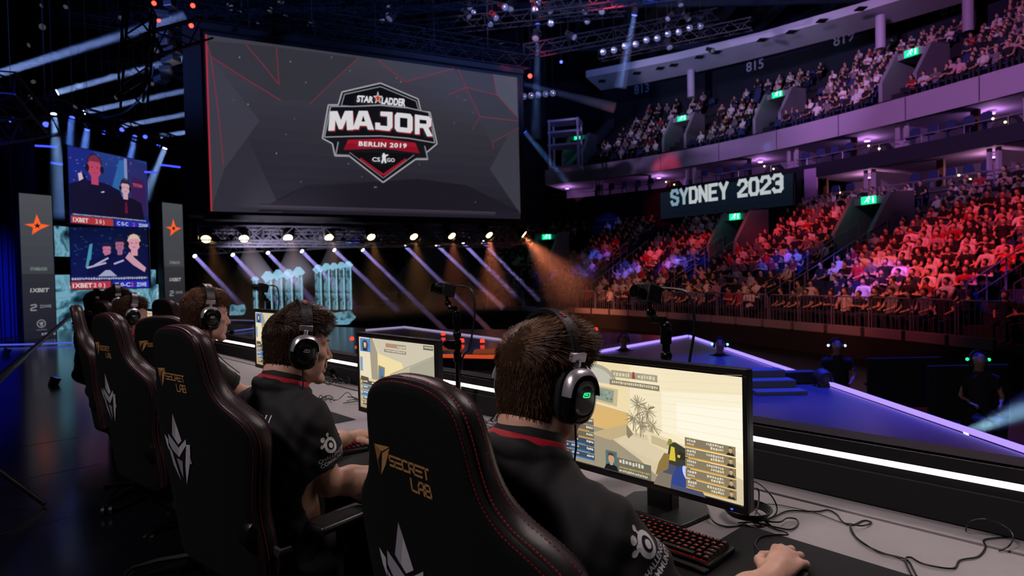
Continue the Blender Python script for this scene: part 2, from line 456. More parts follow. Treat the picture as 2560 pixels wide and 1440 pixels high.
# ---------------------------------------------------------------- stage floor
fl = mat('stage_floor_gloss', '0b0c12', 0.16, bump=(1.3, 0.04), noise=(2.5, 0.6, '15161d'), spec=0.6)
b = MB()
out = [(-34, -8), (3.95, -8), (3.95, 13.6), (1.2, 16.2), (-3.5, 17.3), (-6, 19.0), (-16, 24), (-34, 24)]
n = len(out)
b.add([(x, y, 0) for x, y in out] + [(x, y, -1.05) for x, y in out], [tuple(range(n))] + [(i, i + n, (i + 1) % n + n, (i + 1) % n) for i in range(n)])
o = b.build('floor', fl, smooth=0); tag(o, kind='structure')
b = MB(); q0, q1 = row(-6, 1.26), row(9.5, 1.26); b.add([(q0[0], q0[1], .004), (3.9, q0[1] - 1, .004), (3.9, 13.4, .004), (q1[0], q1[1], .004)], [(0, 1, 2, 3)]); tag(b.build('floor_stage', mat('stage_floor_lightened', '4a4c5c', .35, noise=(.8, .4, '3a3c4a'), bump=(3, .03)), smooth=0), kind='structure')  # floor zone coloured lighter so the blue wash shows on it
seam = mat('floor_seam', '050506', 0.7)
b = MB()
for k in range(7):
    p = row(-0.9 + k * 1.2, -1.0); b.bar(p - 6 * RN + [0, 0, .0005], p + 1.0 * RN + [0, 0, .0005], 0.006, 0.001)
for k in range(3):
    p = row(0, -0.9 - 1.2 * k, 0.0005); b.bar(p - 3 * RD, p + 14 * RD, 0.006, 0.001)
tag(b.build('floor_seam', seam, smooth=0), kind='structure')

# ---------------------------------------------------------------- team desk
grey = mat('desk_laminate', 'a39ca0', 0.42, noise=(30, 0.25, '948d92'))
blk = mat('black_panel', '101013', 0.5); blk2 = mat('black_fabric_panel', '16171a', 0.85, noise=(60, .5, '1d1e22'))
ledm = mat('white_led', 'ffffff', 0.4, emit='fff6ea', estr=5.0)
XL, XR = -6.6, 2.2
desk = thing('desk', 'long grey team desk carrying all the monitors, white light strip along its raised back', 'desk', row(0, 0), ROT)
mx, w = (XL + XR) / 2, XR - XL
MB().box((mx, .54, .735), (w, .92, .03)).build('tabletop', grey, desk, bevel=.003)
MB().box((mx, 1.063, .735), (w, .09, .03)).build('rear_shelf', grey, desk, bevel=.002)
MB().box((mx, 1.009, .72), (w, .018, .03)).build('cable_slot', mat('slot_black', '060607', .6), desk)
b = MB(); b.box((mx, 1.115, .80), (w, .01, .10), mt=0); b.box((mx, 1.13, .862), (w, .02, .03), mt=0); b.box((mx, 1.13, .915), (w, .035, .04), mt=1)
b.box((mx, 1.24, .46), (w, .02, .92), mt=1); b.box((mx, 1.18, .9275), (w, .13, .015), mt=1)
b.build('riser', [blk2, blk], desk, bevel=.002)
o = MB().box((mx, 1.127, .887), (w, .016, .0225)).build('light_strip', ledm, desk); o['label'] = 'glowing white light strip'
MB().box((mx, .30, .42), (w, .02, .60)).build('modesty_panel', blk, desk)
for x in np.arange(XL + .3, XR, 1.3):
    MB().box((x, .62, .36), (.06, .70, .72)).build('leg', blk, desk, bevel=.004)

# ---------------------------------------------------------------- monitors
plast = mat('monitor_black_plastic', '141417', 0.42); dplast = mat('dark_plastic', '0d0d0f', 0.5)
LW, LH = 0.60, 0.331
def monitor(s, t, label, picfn, rz=0.0, lift=0.0):
    th = thing('monitor', label, 'monitor', row(s, t, .75), ROT + rz, 'black gaming monitors along the desk')
    T = xf((0, 0, 0))
    b = MB()
    b.box((0, .022, .283), (.628, .030, .372)); b.box((0, .048, .283), (.40, .03, .26))
    hs = b.build('housing', plast, th, bevel=.004)
    b = MB(); b.box((0, .0045, .462), (.628, .008, .016)); b.box((0, .0045, .105), (.628, .008, .021)); b.box((-.3075, .0045, .283), (.013, .008, .34)); b.box((.3075, .0045, .283), (.013, .008, .34))
    b.build('bezel', plast, th, bevel=.0015)
    p = Pic(xf((-LW / 2, .0066, .117)), 0.00006); p.LW = LW; p.LH = LH
    picfn(p); p.build('screen', mat_pic('monitor_glow', 1.0), th)
    b = MB(); b.box((0, .10, .19 + lift / 2), (.085, .05, .37 + lift)); b.cyl((0, .06, .26 + lift), (0, .1, .26 + lift), .04)
    b.build('stand_column', plast, th, bevel=.006)
    b = MB(); b.prism([(-.12, -.08), (.12, -.08), (.135, .05), (.09, .11), (-.09, .11), (-.135, .05)], 0, .012, M=np.array([[1, 0, 0, 0], [0, 0, 1, .09], [0, 1, 0, .0], [0, 0, 0, 1.]]))
    b.build('stand_base', plast, th, bevel=.004)
    b = MB(); b.box((.27, -.0005, .102), (.006, .002, .003)); b.build('power_light', mat('power_led', '2040ff', .4, emit='3060ff', estr=2), th)
    for c in th.children:
        if not c.name.startswith('stand'): c.location.z = lift
    return th
def dash(p, x0, x1, z, h, col, r):
    "a run of blurred illegible characters"
    x = x0; k0 = p.k
    while x < x1:
        w = h * r.uniform(.35, .8); p.k = k0
        p.rect(x, z + h * r.uniform(0, .25), min(x + w, x1), z + h * r.uniform(.75, 1), col); x += w + h * .25
    p.k = k0 + 1
def face(p, x, z, h, shirt='202428', skin='c99a78', hair='4a3524', bg=None):
    if bg: p.rect(x - h * .5, z, x + h * .5, z + h * 1.05, bg)
    p.poly([(x - h * .48, z), (x + h * .48, z), (x + h * .36, z + h * .26), (x + h * .12, z + h * .34), (x - h * .12, z + h * .34), (x - h * .36, z + h * .26)], shirt)
    p.rect(x - h * .1, z + h * .28, x + h * .1, z + h * .45, skin); p.oval(x, z + h * .62, h * .2, h * .27, skin)
    p.poly([(x - h * .22, z + h * .66), (x - h * .2, z + h * .9), (x, z + h * .97), (x + h * .2, z + h * .9), (x + h * .22, z + h * .66), (x + h * .15, z + h * .8), (x - h * .15, z + h * .8)], hair)
def pic_wall(p):
    r = random.Random(3); X = lambda u: u * LW; Z = lambda v: v * LH
    q = lambda pts: [(X(u), Z(v)) for u, v in pts]
    k = p.k
    p.grad(0, 0, LW, LH, 'e9d8b4', 'e2cda0', 8)
    p.poly(q([(.42, .42), (1, .18), (1, 1), (.42, 1)]), 'f4e6c2'); p.poly(q([(.60, .46), (1, .32), (1, .86), (.60, .80)]), 'fbf1d4'); p.poly(q([(.68, .48), (1, .4), (1, .76), (.68, .72)]), 'fff8e2')
    for i in range(9):
        v = .5 + i * .06; p.line((X(.46), Z(v - .05)), (X(1), Z(v + (i - 5) * .012)), .0006, 'e2cfa4')
    p.poly(q([(0, .40), (.42, .42), (.42, 1), (0, 1)]), 'efdcae'); p.poly(q([(.0, .36), (.40, .30), (.41, .55), (0, .62)]), 'dcb472'); p.line((0, Z(.625)), (X(.41), Z(.555)), .002, 'b99a66')
    a = np.linspace(0, PI, 14)
    p.poly([(X(.20 + .145 * math.cos(t)), Z(.80 + .175 * math.sin(t))) for t in a], 'a9a493'); p.poly([(X(.20 + .12 * math.cos(t)), Z(.80 + .14 * math.sin(t))) for t in a], 'c3bfae'); p.poly(q([(.055, .97), (.10, .94), (.12, .82), (.06, .80)]), '4d7fc0')
    p.poly(q([(.05, .79), (.35, .76), (.34, .60), (.05, .64)]), 'cbb98d'); p.poly(q([(.06, .77), (.325, .745), (.315, .625), (.06, .66)]), '8d9a8c')
    for i in range(34): p.oval(X(r.uniform(.07, .31)), Z(r.uniform(.655, .72)), .006, .004, r.choice(['6f7f66', '7f8f78', '9aa596']), 6)
    p.poly(q([(0, 0), (1, 0), (1, .20), (.52, .40), (.40, .38), (.28, .34), (0, .40)]), 'd6c6a4'); p.poly(q([(0, 0), (.62, 0), (.48, .16), (.30, .30), (.38, .36), (.18, .38), (0, .42)]), '9f937b'); p.poly(q([(.38, .36), (.66, .34), (.64, .14), (.46, .22), (.34, .28)]), 'ddccaa')
    p.poly(q([(.16, .30), (.40, .46), (.40, .36), (.30, .28)]), 'c3ae84'); p.poly(q([(.40, .46), (.44, .38), (.41, .33), (.40, .36)]), '8b7f68')
    for cx, cz, n in ((.475, .66, 11), (.53, .62, 9), (.455, .54, 9), (.50, .50, 10), (.56, .50, 8)):
        p.line((X(cx), Z(cz)), (X(cx + .01), Z(.38)), .003, 'a08f6c')
        c = np.array([X(cx), Z(cz)])
        for i in range(n * 5):
            t = r.uniform(0, 2 * PI); L_ = r.uniform(.012, .034); e = c + np.array([math.cos(t) * L_, math.sin(t) * L_ - L_ * .15]); p.line(c + (e - c) * .15, e, r.uniform(.0008, .0022), r.choice(['8a8268', '9b9073', '7d7660', 'a99c7c', 'b8aa88', '6f6a56']))
        p.line((X(cx), Z(cz)), (X(cx - .004), Z(cz - .12)), .004, '9a8c6e')
    p.poly(q([(.53, .45), (.86, .36), (.87, .24), (.82, .23), (.55, .34)]), 'e6d6b0'); p.poly(q([(.56, .42), (.80, .35), (.80, .28), (.56, .35)]), 'c9b68e')
    p.poly(q([(.60, .0), (.84, .0), (.80, .10), (.76, .22), (.70, .28), (.63, .20)]), '4a5068'); p.poly(q([(.66, .04), (.78, .03), (.755, .20), (.70, .24)]), '2f4488'); p.poly(q([(.64, .21), (.66, .39), (.69, .40), (.75, .36), (.76, .24), (.70, .20)]), '3c3b30'); p.poly(q([(.655, .24), (.667, .36), (.685, .355), (.69, .24)]), 'd9c23a'); p.poly(q([(.70, .33), (.745, .325), (.74, .27), (.71, .26)]), '2c2c28'); p.poly(q([(.70, .30), (.715, .30), (.712, .275), (.70, .28)]), 'd9c23a'); p.poly(q([(.645, .36), (.655, .42), (.67, .42), (.675, .385)]), '8a8a3a'); p.poly(q([(.58, .08), (.65, .16), (.66, .29), (.63, .29), (.60, .20)]), '8d7442'); p.poly(q([(.57, 0), (.66, 0), (.67, .12), (.60, .12)]), '7f7565'); p.oval(X(.745), Z(.16), .010, .022, 'c8cdfa', 12, .4)
    p.rect(X(.33), Z(.885), X(.60), Z(.945), 'a79c84'); p.rect(X(.32), Z(.81), X(.61), Z(.86), '8a7f68'); dash(p, X(.345), X(.44), Z(.895), .013, 'd8ceb2', r); p.poly(q([(.455, .89), (.475, .89), (.47, .95), (.46, .95)]), '9a4a38'); dash(p, X(.49), X(.59), Z(.895), .013, 'd8ceb2', r); dash(p, X(.335), X(.60), Z(.825), .009, 'd8ccb0', r)
    for i in range(6):
        z = .06 + i * .068; p.rect(X(.015), Z(z), X(.215), Z(z + .06), '3d4c5e' if i < 3 else '6c6656'); p.rect(X(.015), Z(z), X(.215 - .03 * (i % 3)), Z(z + .012), '3f78b8' if i < 3 else 'c98f2e'); dash(p, X(.06), X(.11), Z(z + .028), .008, 'c9cdd0', r); dash(p, X(.165), X(.21), Z(z + .028), .008, 'e2e2da', r)
        if i < 3: face(p, X(.032), Z(z + .006), .016)
    p.rect(X(.29), Z(.02), X(.56), Z(.155), '6d6a5c'); p.rect(X(.29), Z(.02), X(.36), Z(.20), '4f6f70'); face(p, X(.325), Z(.022), .056, '15181c', 'c39a7c', '5a3f28'); dash(p, X(.375), X(.52), Z(.105), .014, 'd6cfba', r); dash(p, X(.375), X(.555), Z(.065), .006, 'c9a24a', r); dash(p, X(.375), X(.54), Z(.032), .008, 'cfc8b4', r)
    for i in range(5):
        z = .045 + i * .086; p.rect(X(.745), Z(z), X(.985), Z(z + .078), '867a62'); p.rect(X(.745), Z(z), X(.985), Z(z + .010), 'd79b2e'); dash(p, X(.755), X(.80), Z(z + .045), .008, 'ddd4bc', r); dash(p, X(.755), X(.79), Z(z + .018), .007, 'cfc7b0', r); dash(p, X(.87), X(.93), Z(z + .018), .008, 'ddd4bc', r); dash(p, X(.85), X(.93), Z(z + .045), .008, 'd8ceb4', r)
        p.rect(X(.94), Z(z + .004), X(.985), Z(z + .074), '8a7c58'); face(p, X(.9625), Z(z + .004), .023, '2a2c30', 'c8a083', '54402c')
def pic_lane(p):
    r = random.Random(5); X = lambda u: u * LW; Z = lambda v: v * LH
    q = lambda pts: [(X(u), Z(v)) for u, v in pts]
    p.grad(0, 0, LW, LH, 'b7b0a2', 'ddd2ba', 8)
    p.poly(q([(.18, 1), (1, 1), (1, .82), (.64, .66), (.36, .72)]), 'cfc5ae'); p.poly(q([(.0, .3), (.2, .45), (.22, 1), (0, 1)]), 'e8dcbd'); p.poly(q([(.18, .40), (.27, .44), (.27, .80), (.20, 1), (.15, 1)]), 'a59a84')
    p.poly(q([(.27, .40), (.50, .44), (.62, .62), (.60, .72), (.27, .80)]), 'f0dca6'); p.poly(q([(.27, .40), (.36, .42), (.37, .62), (.28, .64)]), '8c7f66'); p.poly(q([(.29, .44), (.345, .45), (.35, .59), (.30, .60)]), '4d7fb4'); p.poly(q([(.31, .42), (.345, .43), (.345, .50), (.31, .5)]), '6d5638')
    p.poly(q([(.40, .34), (.44, .54), (.66, .66), (1, .86), (1, .10), (.60, .18)]), 'c2b89e'); p.poly(q([(.66, .24), (.70, .68), (1, .86), (1, .1)]), 'aaa692'); p.line((X(.44), Z(.54)), (X(1), Z(.87)), .0025, '8f876f')
    p.poly(q([(0, 0), (1, 0), (1, .12), (.6, .2), (.40, .34), (.0, .34)]), 'aca492'); p.poly(q([(0, .34), (.4, .36), (.36, .42), (.0, .44)]), 'e2cf9c')
    p.poly(q([(.0, .36), (.14, .38), (.13, .44), (.02, .45)]), '5e5340'); p.rect(X(.01), Z(.52), X(.05), Z(.72), '7fa0b8')
    p.rect(X(.015), Z(.80), X(.17), Z(.985), '4f86c8'); p.oval(X(.09), Z(.89), .03, .025, '57504c', 12); face(p, X(.09), Z(.81), .05, '2a3440', 'd8c2b0', '2c2420')
    p.rect(X(.39), Z(.90), X(.66), Z(.955), 'a2907a'); p.rect(X(.37), Z(.835), X(.66), Z(.875), '8a8070'); dash(p, X(.40), X(.49), Z(.905), .012, 'd87a5a', r); dash(p, X(.55), X(.65), Z(.905), .012, 'd8ceb2', r); dash(p, X(.39), X(.65), Z(.845), .008, 'ded4bc', r); p.rect(X(.87), Z(.93), X(.985), Z(.985), '6d6a58'); dash(p, X(.88), X(.98), Z(.95), .008, 'd8d2bc', r)
    for i in range(5):
        z = .03 + i * .075; p.rect(X(.015), Z(z), X(.235), Z(z + .066), ['5d5a52', '4d6f96', '4d78a6', '4d78a6', '504c44'][i]); p.rect(X(.015), Z(z), X(.20), Z(z + .016), ['c99a4a', 'd8a84a', '3f78b8', 'b98c3c', '8c8474'][i]); dash(p, X(.06), X(.12), Z(z + .035), .009, 'e2e2da', r); dash(p, X(.185), X(.23), Z(z + .03), .009, 'f2f2ea', r); p.rect(X(.018), Z(z + .02), X(.045), Z(z + .062), 'd8b878')
    p.rect(X(.29), Z(.02), X(.34), Z(.18), '5f93a8')
monitor(.226, .552, 'black monitor nearest the camera showing a bright cream courtyard wall in a shooter game', pic_wall)
monitor(1.476, .50, 'black monitor showing a stone lane in a shooter game, beside the second player', pic_lane)
monitor(2.84, .53, 'black monitor seen edge-on behind the second player\'s head', pic_lane, 0, .075)
monitor(4.70, .55, 'small distant monitor with a yellowish picture, left of the third player\'s head', pic_wall)
monitor(5.9, .55, 'farthest black monitor on the team desk, behind the farthest players', pic_lane)

# ---------------------------------------------------------------- keyboards, mats
matm = mat('desk_mat_black', '17171a', 0.9, bump=(900, .1), noise=(14, .5, '1e1e22'))
keym = mat('keycap_black', '111114', 0.45); kb = mat('keyboard_black', '0c0c0e', 0.4)
def redlit(nm, col, st):
    return mat(nm, '200406', .4, emit=col, estr=st)
def keyboard(s, t, rz, label, glow, cols=15, st=1.4):
    th = thing('keyboard', label, 'keyboard', row(s, t, .753), ROT + rz, 'backlit mechanical keyboards on the desk')
    kw = .019; Wd = cols * kw + .02; H = .135
    MB().box((0, 0, .009), (Wd, H, .016)).build('case', kb, th, bevel=.004)
    b = MB(); b.prism([(-Wd / 2, 0), (Wd / 2, 0), (Wd / 2, .010), (-Wd / 2, .010)], -H / 2 - .022, -H / 2 - .001); b.build('wrist_lip', kb, th, bevel=.003)
    MB().box((0, 0, .0175), (Wd - .026, H - .022, .001)).build('backlight', redlit('key_glow_' + glow, glow, st * .2), th)
    kk = MB(); lg = MB()
    for r_ in range(6):
        x = -Wd / 2 + .01; y = H / 2 - .018 - r_ * .0195
        while x < Wd / 2 - .02:
            w = kw
            if r_ == 5 and abs(x + .03) < .06: w = kw * 5
            if r_ in (2, 3, 4) and x < -Wd / 2 + .02: w = kw * 1.5
            w = min(w, Wd / 2 - .01 - x)
            if Wd / 2 - .01 - (x + w) < .0185: w = Wd / 2 - .01 - x
            a, c, z0, z1, i = x + .0012, x + w - .0012, .018, .0285 + r_ * -.0006, .0022
            y0, y1 = y - .0083, y + .0083
            kk.add([(a, y0, z0), (c, y0, z0), (c, y1, z0), (a, y1, z0), (a + i, y0 + i, z1), (c - i, y0 + i, z1), (c - i, y1 - i * .6, z1), (a + i, y1 - i * .6, z1)], [(4, 5, 6, 7), (0, 1, 5, 4), (1, 2, 6, 5), (2, 3, 7, 6), (3, 0, 4, 7)])
            m_ = (a + c) / 2
            lg.add([(m_ - .0025, y + .001, z1 + .0003), (m_ + .0025, y + .001, z1 + .0003), (m_ + .0025, y + .0038, z1 + .0003), (m_ - .0025, y + .0038, z1 + .0003)], [(0, 1, 2, 3)])
            x += w
    kk.build('keycaps', keym, th, smooth=0); lg.build('key_legends', redlit('legend_' + glow, glow, st * .7), th, smooth=0)
    return th
keyboard(.085, .452, .02, 'red-lit black keyboard in front of the nearest monitor', 'ff2020')
keyboard(1.60, .30, -.12, 'magenta-lit black keyboard in front of the second player', 'ff2050', st=.9)
keyboard(2.62, .34, 0, 'dark keyboard under the third player\'s hands', 'ff2030', st=.6)
keyboard(4.2, .34, 0, 'dark keyboard in front of the fourth player', 'ff2030', st=.6)
def deskmat(s0, s1, t0, t1, label, rz=0):
    o = MB().box((0, 0, .0015), (s1 - s0, t1 - t0, .003)).build('desk_mat', matm, bevel=.001)
    place(o, rowM((s0 + s1) / 2, (t0 + t1) / 2, .75, rz)); tag(o, label, 'desk mat', 'black desk mats')
deskmat(-.62, .005, .10, .70, 'black desk mat under the nearest player\'s mouse hand', -.03)
deskmat(.50, 1.72, .10, .62, 'black desk mat in front of the second player')
deskmat(2.0, 2.95, .10, .60, 'black desk mat in front of the third player')
# mouse under the nearest hand
b = MB(); b.ball((0, 0, .012), (.032, .06, .026), 20, 12)
ms = b.build('mouse', mat('mouse_black', '0e0e10', .35)); place(ms, rowM(-.225, .49, .754, .02)); tag(ms, 'black mouse held under the nearest player\'s right hand', 'mouse')

# ---------------------------------------------------------------- cables on the desk
cabm = mat('cable_black', '0b0b0d', 0.42); cabg = mat('cable_grey', '4a4850', .35)
def zc(px, py): return 1860 + px / 2.667, 900 + py / 2.667
def cable(pts, label, r=.0022, group='loose cables on the desk', m=None, name='cable'):
    o = MB().tube(smooth_path(pts, 6), r, 6).build(name, m or cabm, smooth=60)
    return tag(o, label, 'cable', group)
def dc(pl, zs=None, z=.7535):
    out = []
    for i, (a, c) in enumerate(pl):
        px, py = zc(a, c); zz = z + (zs[i] if zs else 0); out.append(onz(px, py, zz))
    return out
cable(dc([(40, 1075), (150, 1060), (210, 1040), (300, 1005), (480, 1010), (560, 1000), (620, 1030), (660, 1080), (720, 1100), (800, 1070), (850, 1085), (790, 1105), (715, 1100), (720, 1150), (790, 1220), (920, 1285), (1080, 1330), (1130, 1400), (1150, 1440)], [0] * 11 + [.006, .006] + [0] * 6), 'long black cable running from behind the nearest monitor across the grey desktop')
cable(dc([(1120, 1440), (1075, 1335), (1110, 1315), (1200, 1360), (1390, 1390), (1440, 1335), (1560, 1310), (1610, 1250), (1600, 1200), (1690, 1185), (1760, 1180)], [0, .005] + [0] * 9), 'black cable in S-bends at the right end of the desk')
cable(dc([(1480, 1140), (1490, 1095), (1560, 1062), (1660, 1075), (1760, 1125), (1795, 1180), (1765, 1240), (1700, 1272)], [0, .03, .05, .05, .04, .03, .01, 0]), 'black cable loop standing up over the desk slot at far right')
cable(dc([(140, 1295), (95, 1270), (75, 1225), (110, 1180), (200, 1165), (290, 1165), (270, 1145), (200, 1120), (110, 1040), (0, 910), (-60, 850)], [.02, .012, .006] + [0.003] * 3 + [.003, 0, .01, .01, .0]), 'thin mouse cable bending round to the nearest player\'s hand')
cable(dc([(60, 1085), (150, 1100), (300, 1130), (360, 1095), (345, 1060), (285, 1055), (240, 1080), (150, 1075), (40, 1050)], [0, 0, 0, 0, .004, .008, .01, .006, 0]), 'small black cable loop beside the nearest monitor\'s foot')
cable(dc([(-30, 800), (80, 815), (170, 890), (218, 975), (200, 1040), (100, 1075), (-40, 1085)], [.05, .07, .06, .03, .012, .006, 0]), 'arched black cable behind the nearest monitor\'s right edge')
cable(dc([(-40, 880), (40, 858), (95, 865), (96, 960), (75, 1050), (110, 1100)], [.06, .07, .06, .03, .01, 0]), 'upright black cable behind the nearest monitor\'s lower corner')
cable(dc([(-20, 970), (120, 960), (225, 965), (330, 985), (480, 1020), (640, 1080), (720, 1090)]), 'thin grey cable lying flat along the desk behind the long black one', .0013, m=cabg)
cable(dc([(710, 1110), (750, 1180), (830, 1240), (900, 1285), (1000, 1310), (1075, 1345)], [.004] * 6), 'thin cable twisted alongside the long black one', .0014)
cable(dc([(-330, 1010), (-420, 930), (-450, 880), (-400, 850), (-350, 860)], [.0, .0, .01, .02, .03]), 'thin cable curling left of the nearest monitor\'s stand', .0016)
cable(dc([(-240, 1010), (-200, 1080), (-120, 1110), (-20, 1100), (20, 1070), (0, 1030), (-60, 1005)], [.02, .004, 0, 0, 0, .002, .01]), 'dark cable coiled in front of the nearest monitor\'s stand', .0024)
b = MB(); c0 = onz(1868, 1285, .76)
for k in range(4): b.tube([c0 + [(.055 + .004 * k) * math.cos(t), (.055 + .004 * k) * math.sin(t), .004 + .005 * k] for t in np.linspace(0, 2 * PI, 25)[:-1]], .003, 6, closed=True)
tag(b.build('cable_coil', cabm), 'coil of black cable lying behind the nearest monitor\'s corner', 'cable')
def tangle(px, py, n, rad, seed, where):
    r = random.Random(seed); c = onz(px, py, .757)
    for k in range(n):
        p = []; a = r.uniform(0, 2 * PI); q = c + r.uniform(-rad, rad) * RD + r.uniform(-.07, .07) * RN
        for i in range(9):
            a += r.uniform(-1.3, 1.3); q = q + (math.cos(a) * RD * 1.1 + math.sin(a) * RN * .5) * r.uniform(.03, .07)
            q = c + np.clip((q - c) @ RD, -rad, rad) * RD + np.clip((q - c) @ RN, -.1, .1) * RN
            p.append(q + [0, 0, abs(r.gauss(0, .018)) + .001])
        cable(p, 'black cable in the tangle ' + where, r.choice([.0022, .003, .0035]), 'cables tangled ' + where, r.choice([cabm, cabm, cabg]))
tangle(830, 955, 18, .17, 2, 'on the desk in front of the second player\'s face')
tangle(860, 1000, 5, .12, 12, 'beside the second player\'s monitor')
tangle(610, 885, 22, .34, 4, 'on the desk in front of the third player\'s face')
tangle(1250, 1068, 6, .10, 9, 'left of the nearest player\'s neck')
b = MB(); c0 = onz(1245, 1062, .79)
cable([onz(1270, 1085, .757), onz(1235, 1068, .79), onz(1240, 1040, .81), onz(1262, 1028, .82), onz(1285, 1035, .80), onz(1300, 1060, .76)], 'pale cable arching just left of the nearest player\'s neck', .003, m=mat('cable_pale', '77757c', .35))

# ---------------------------------------------------------------- player cameras on posts
met = mat('black_metal', '0d0d10', 0.3, 0.6)
def player_cam(s, t, ztop, label, flip=1, lean=0.0, tall=0.0):
    base = row(s, t, .935 if t > 1.1 else .75)
    th = thing('face_camera', label, 'camera', base, ROT, 'small player cameras on posts')
    zt = ztop - base[2]
    b = MB(); b.cyl((0, 0, 0), (0, 0, zt), .014, 12); b.cyl((0, 0, zt * .55), (0, 0, zt * .55 + .05), .021, 12); b.cyl((0, 0, zt - .05), (0, 0, zt), .02, 12); b.box((0, 0, .006), (.09, .09, .012))
    b.build('post', met, th, bevel=.001)
    b = MB(); b.box((.0, -.02, zt * .72), (.045, .06, .045)); b.cyl((-.05, -.03, zt * .72), (.03, -.03, zt * .72), .012, 10); b.lathe([(.0, 0), (.022, 0), (.022, .018), (0, .018)], xf((-.055, -.03, zt * .72), ry=PI / 2), 10)
    b.ball((0, 0, zt * .72 + .05), .022, 10, 8)
    b.build('clamp', met, th, bevel=.002)
    hx = -.05 * flip
    b = MB(); b.ball((0, 0, zt + .012), .02, 12, 8); b.tube([(0, 0, zt + .01), (hx * .5, -.01, zt + .035), (hx, -.015, zt + .055)], .011, 8); b.ball((hx, -.015, zt + .06), .018, 12, 8); b.cyl((hx * .5 - .02, -.01, zt + .035), (hx * .5 + .03, -.01, zt + .035), .013, 10); b.cyl((hx, -.015, zt + .06), (hx * 1.1, -.02, zt + .1), .008, 8)
    b.build('ball_head', met, th)
    M = xf((hx * 1.1, -.02, zt + .13), rz=-.5 * flip + .4, rx=-.25)
    bd = MB(M); bd.box((0, 0, 0), (.062, .075, .062)); bd.box((0, .0, .034), (.05, .05, .006)); bo = bd.build('camera_body', dplast, th, bevel=.004)
    ln = MB(M); R = xf((0, -.036, -.006), rx=PI / 2)
    ln.lathe([(.0, 0), (.022, 0), (.022, .012), (.026, .014), (.026, .03), (.023, .034), (.023, .045), (.018, .046), (.016, .040), (0, .038)], R, 20)
    ln.build('lens', met, th)
    b = MB(); b.tube(smooth_path([(hx * 1.1 + .02, .03, zt + .15), (.06, .05, zt + .13), (.085, .05, zt + .02), (.075, .04, zt - .08), (.06, .03, zt - .17), (.02, .02, zt - .21), (.012, .016, zt - .28)], 6), .005, 8)
    b.build('cable', cabm, th)
    return th
player_cam(.40, .96, 1.265, 'small black camera on a clamped post behind the nearest monitor')
player_cam(1.63, .98, 1.275, 'small black camera on a post left of the nearest player\'s head')
player_cam(4.05, .98, 1.285, 'small black camera on a post between the third and second players\' heads')

# ---------------------------------------------------------------- gaming chairs
fab = mat('chair_back_fabric', '0e1012', 0.95, bump=(1400, .15), spec=.15, noise=(9, .35, '12161a')); lea = mat('chair_leather', '242122', 0.33, bump=(700, .12), spec=.55)
red = mat('red_stitching', '8a1a28', .6); gold = mat_ink('embroidered_gold', .55); silv = mat_ink('silver_emblem', .38)
HALF = [(0, .545), (.16, .545), (.24, .56), (.262, .61), (.266, .70), (.262, .78), (.272, .86), (.290, .94), (.298, 1.0), (.286, 1.05), (.245, 1.09), (.203, 1.12), (.174, 1.155), (.158, 1.20), (.149, 1.25), (.133, 1.30), (.095, 1.326), (.048, 1.337), (0, 1.339)]
TILT, Y0 = .14, -.30
def wrapf(x): return 1.3 * np.maximum(0, np.abs(x) - .12) ** 2             # the shell curves forward at its sides
def chair_bend(x, y, z): return np.stack([x, Y0 - (z - .45) * TILT + y + wrapf(x), z], 1)
def outline():
    h = smooth_path(HALF, 5)
    d = np.concatenate([[0], np.cumsum(np.linalg.norm(np.diff(h, axis=0), axis=1))]); t = np.linspace(0, d[-1], 71)
    h = np.stack([np.interp(t, d, h[:, 0]), np.interp(t, d, h[:, 1])], 1)
    return np.concatenate([h, (h[1:-1] * [-1, 1])[::-1]])     # counter-clockwise seen from behind
OUT = outline(); NO = len(OUT)
_t = np.roll(OUT, -3, 0) - np.roll(OUT, 3, 0); _t /= np.linalg.norm(_t, axis=1)[:, None]
ONRM = np.stack([_t[:, 1], -_t[:, 0]], 1)
def ring(inset, y):
    "outline ring moved in by inset, at depth y (grows with the side wings)"
    z = OUT[:, 1]; k = .62 + .30 * np.exp(-((z - 1.09) / .07) ** 2)
    p = OUT - ONRM * inset
    return chair_bend(p[:, 0], np.full(NO, y) if y < .02 else .02 + (y - .02) * k, p[:, 1])
def back_frame():
    "frame of the flat rear panel in chair space: x right, -y outwards"
    return xf((0, Y0 + .45 * TILT, 0)) @ xf((0, 0, 0), rx=math.atan(TILT))
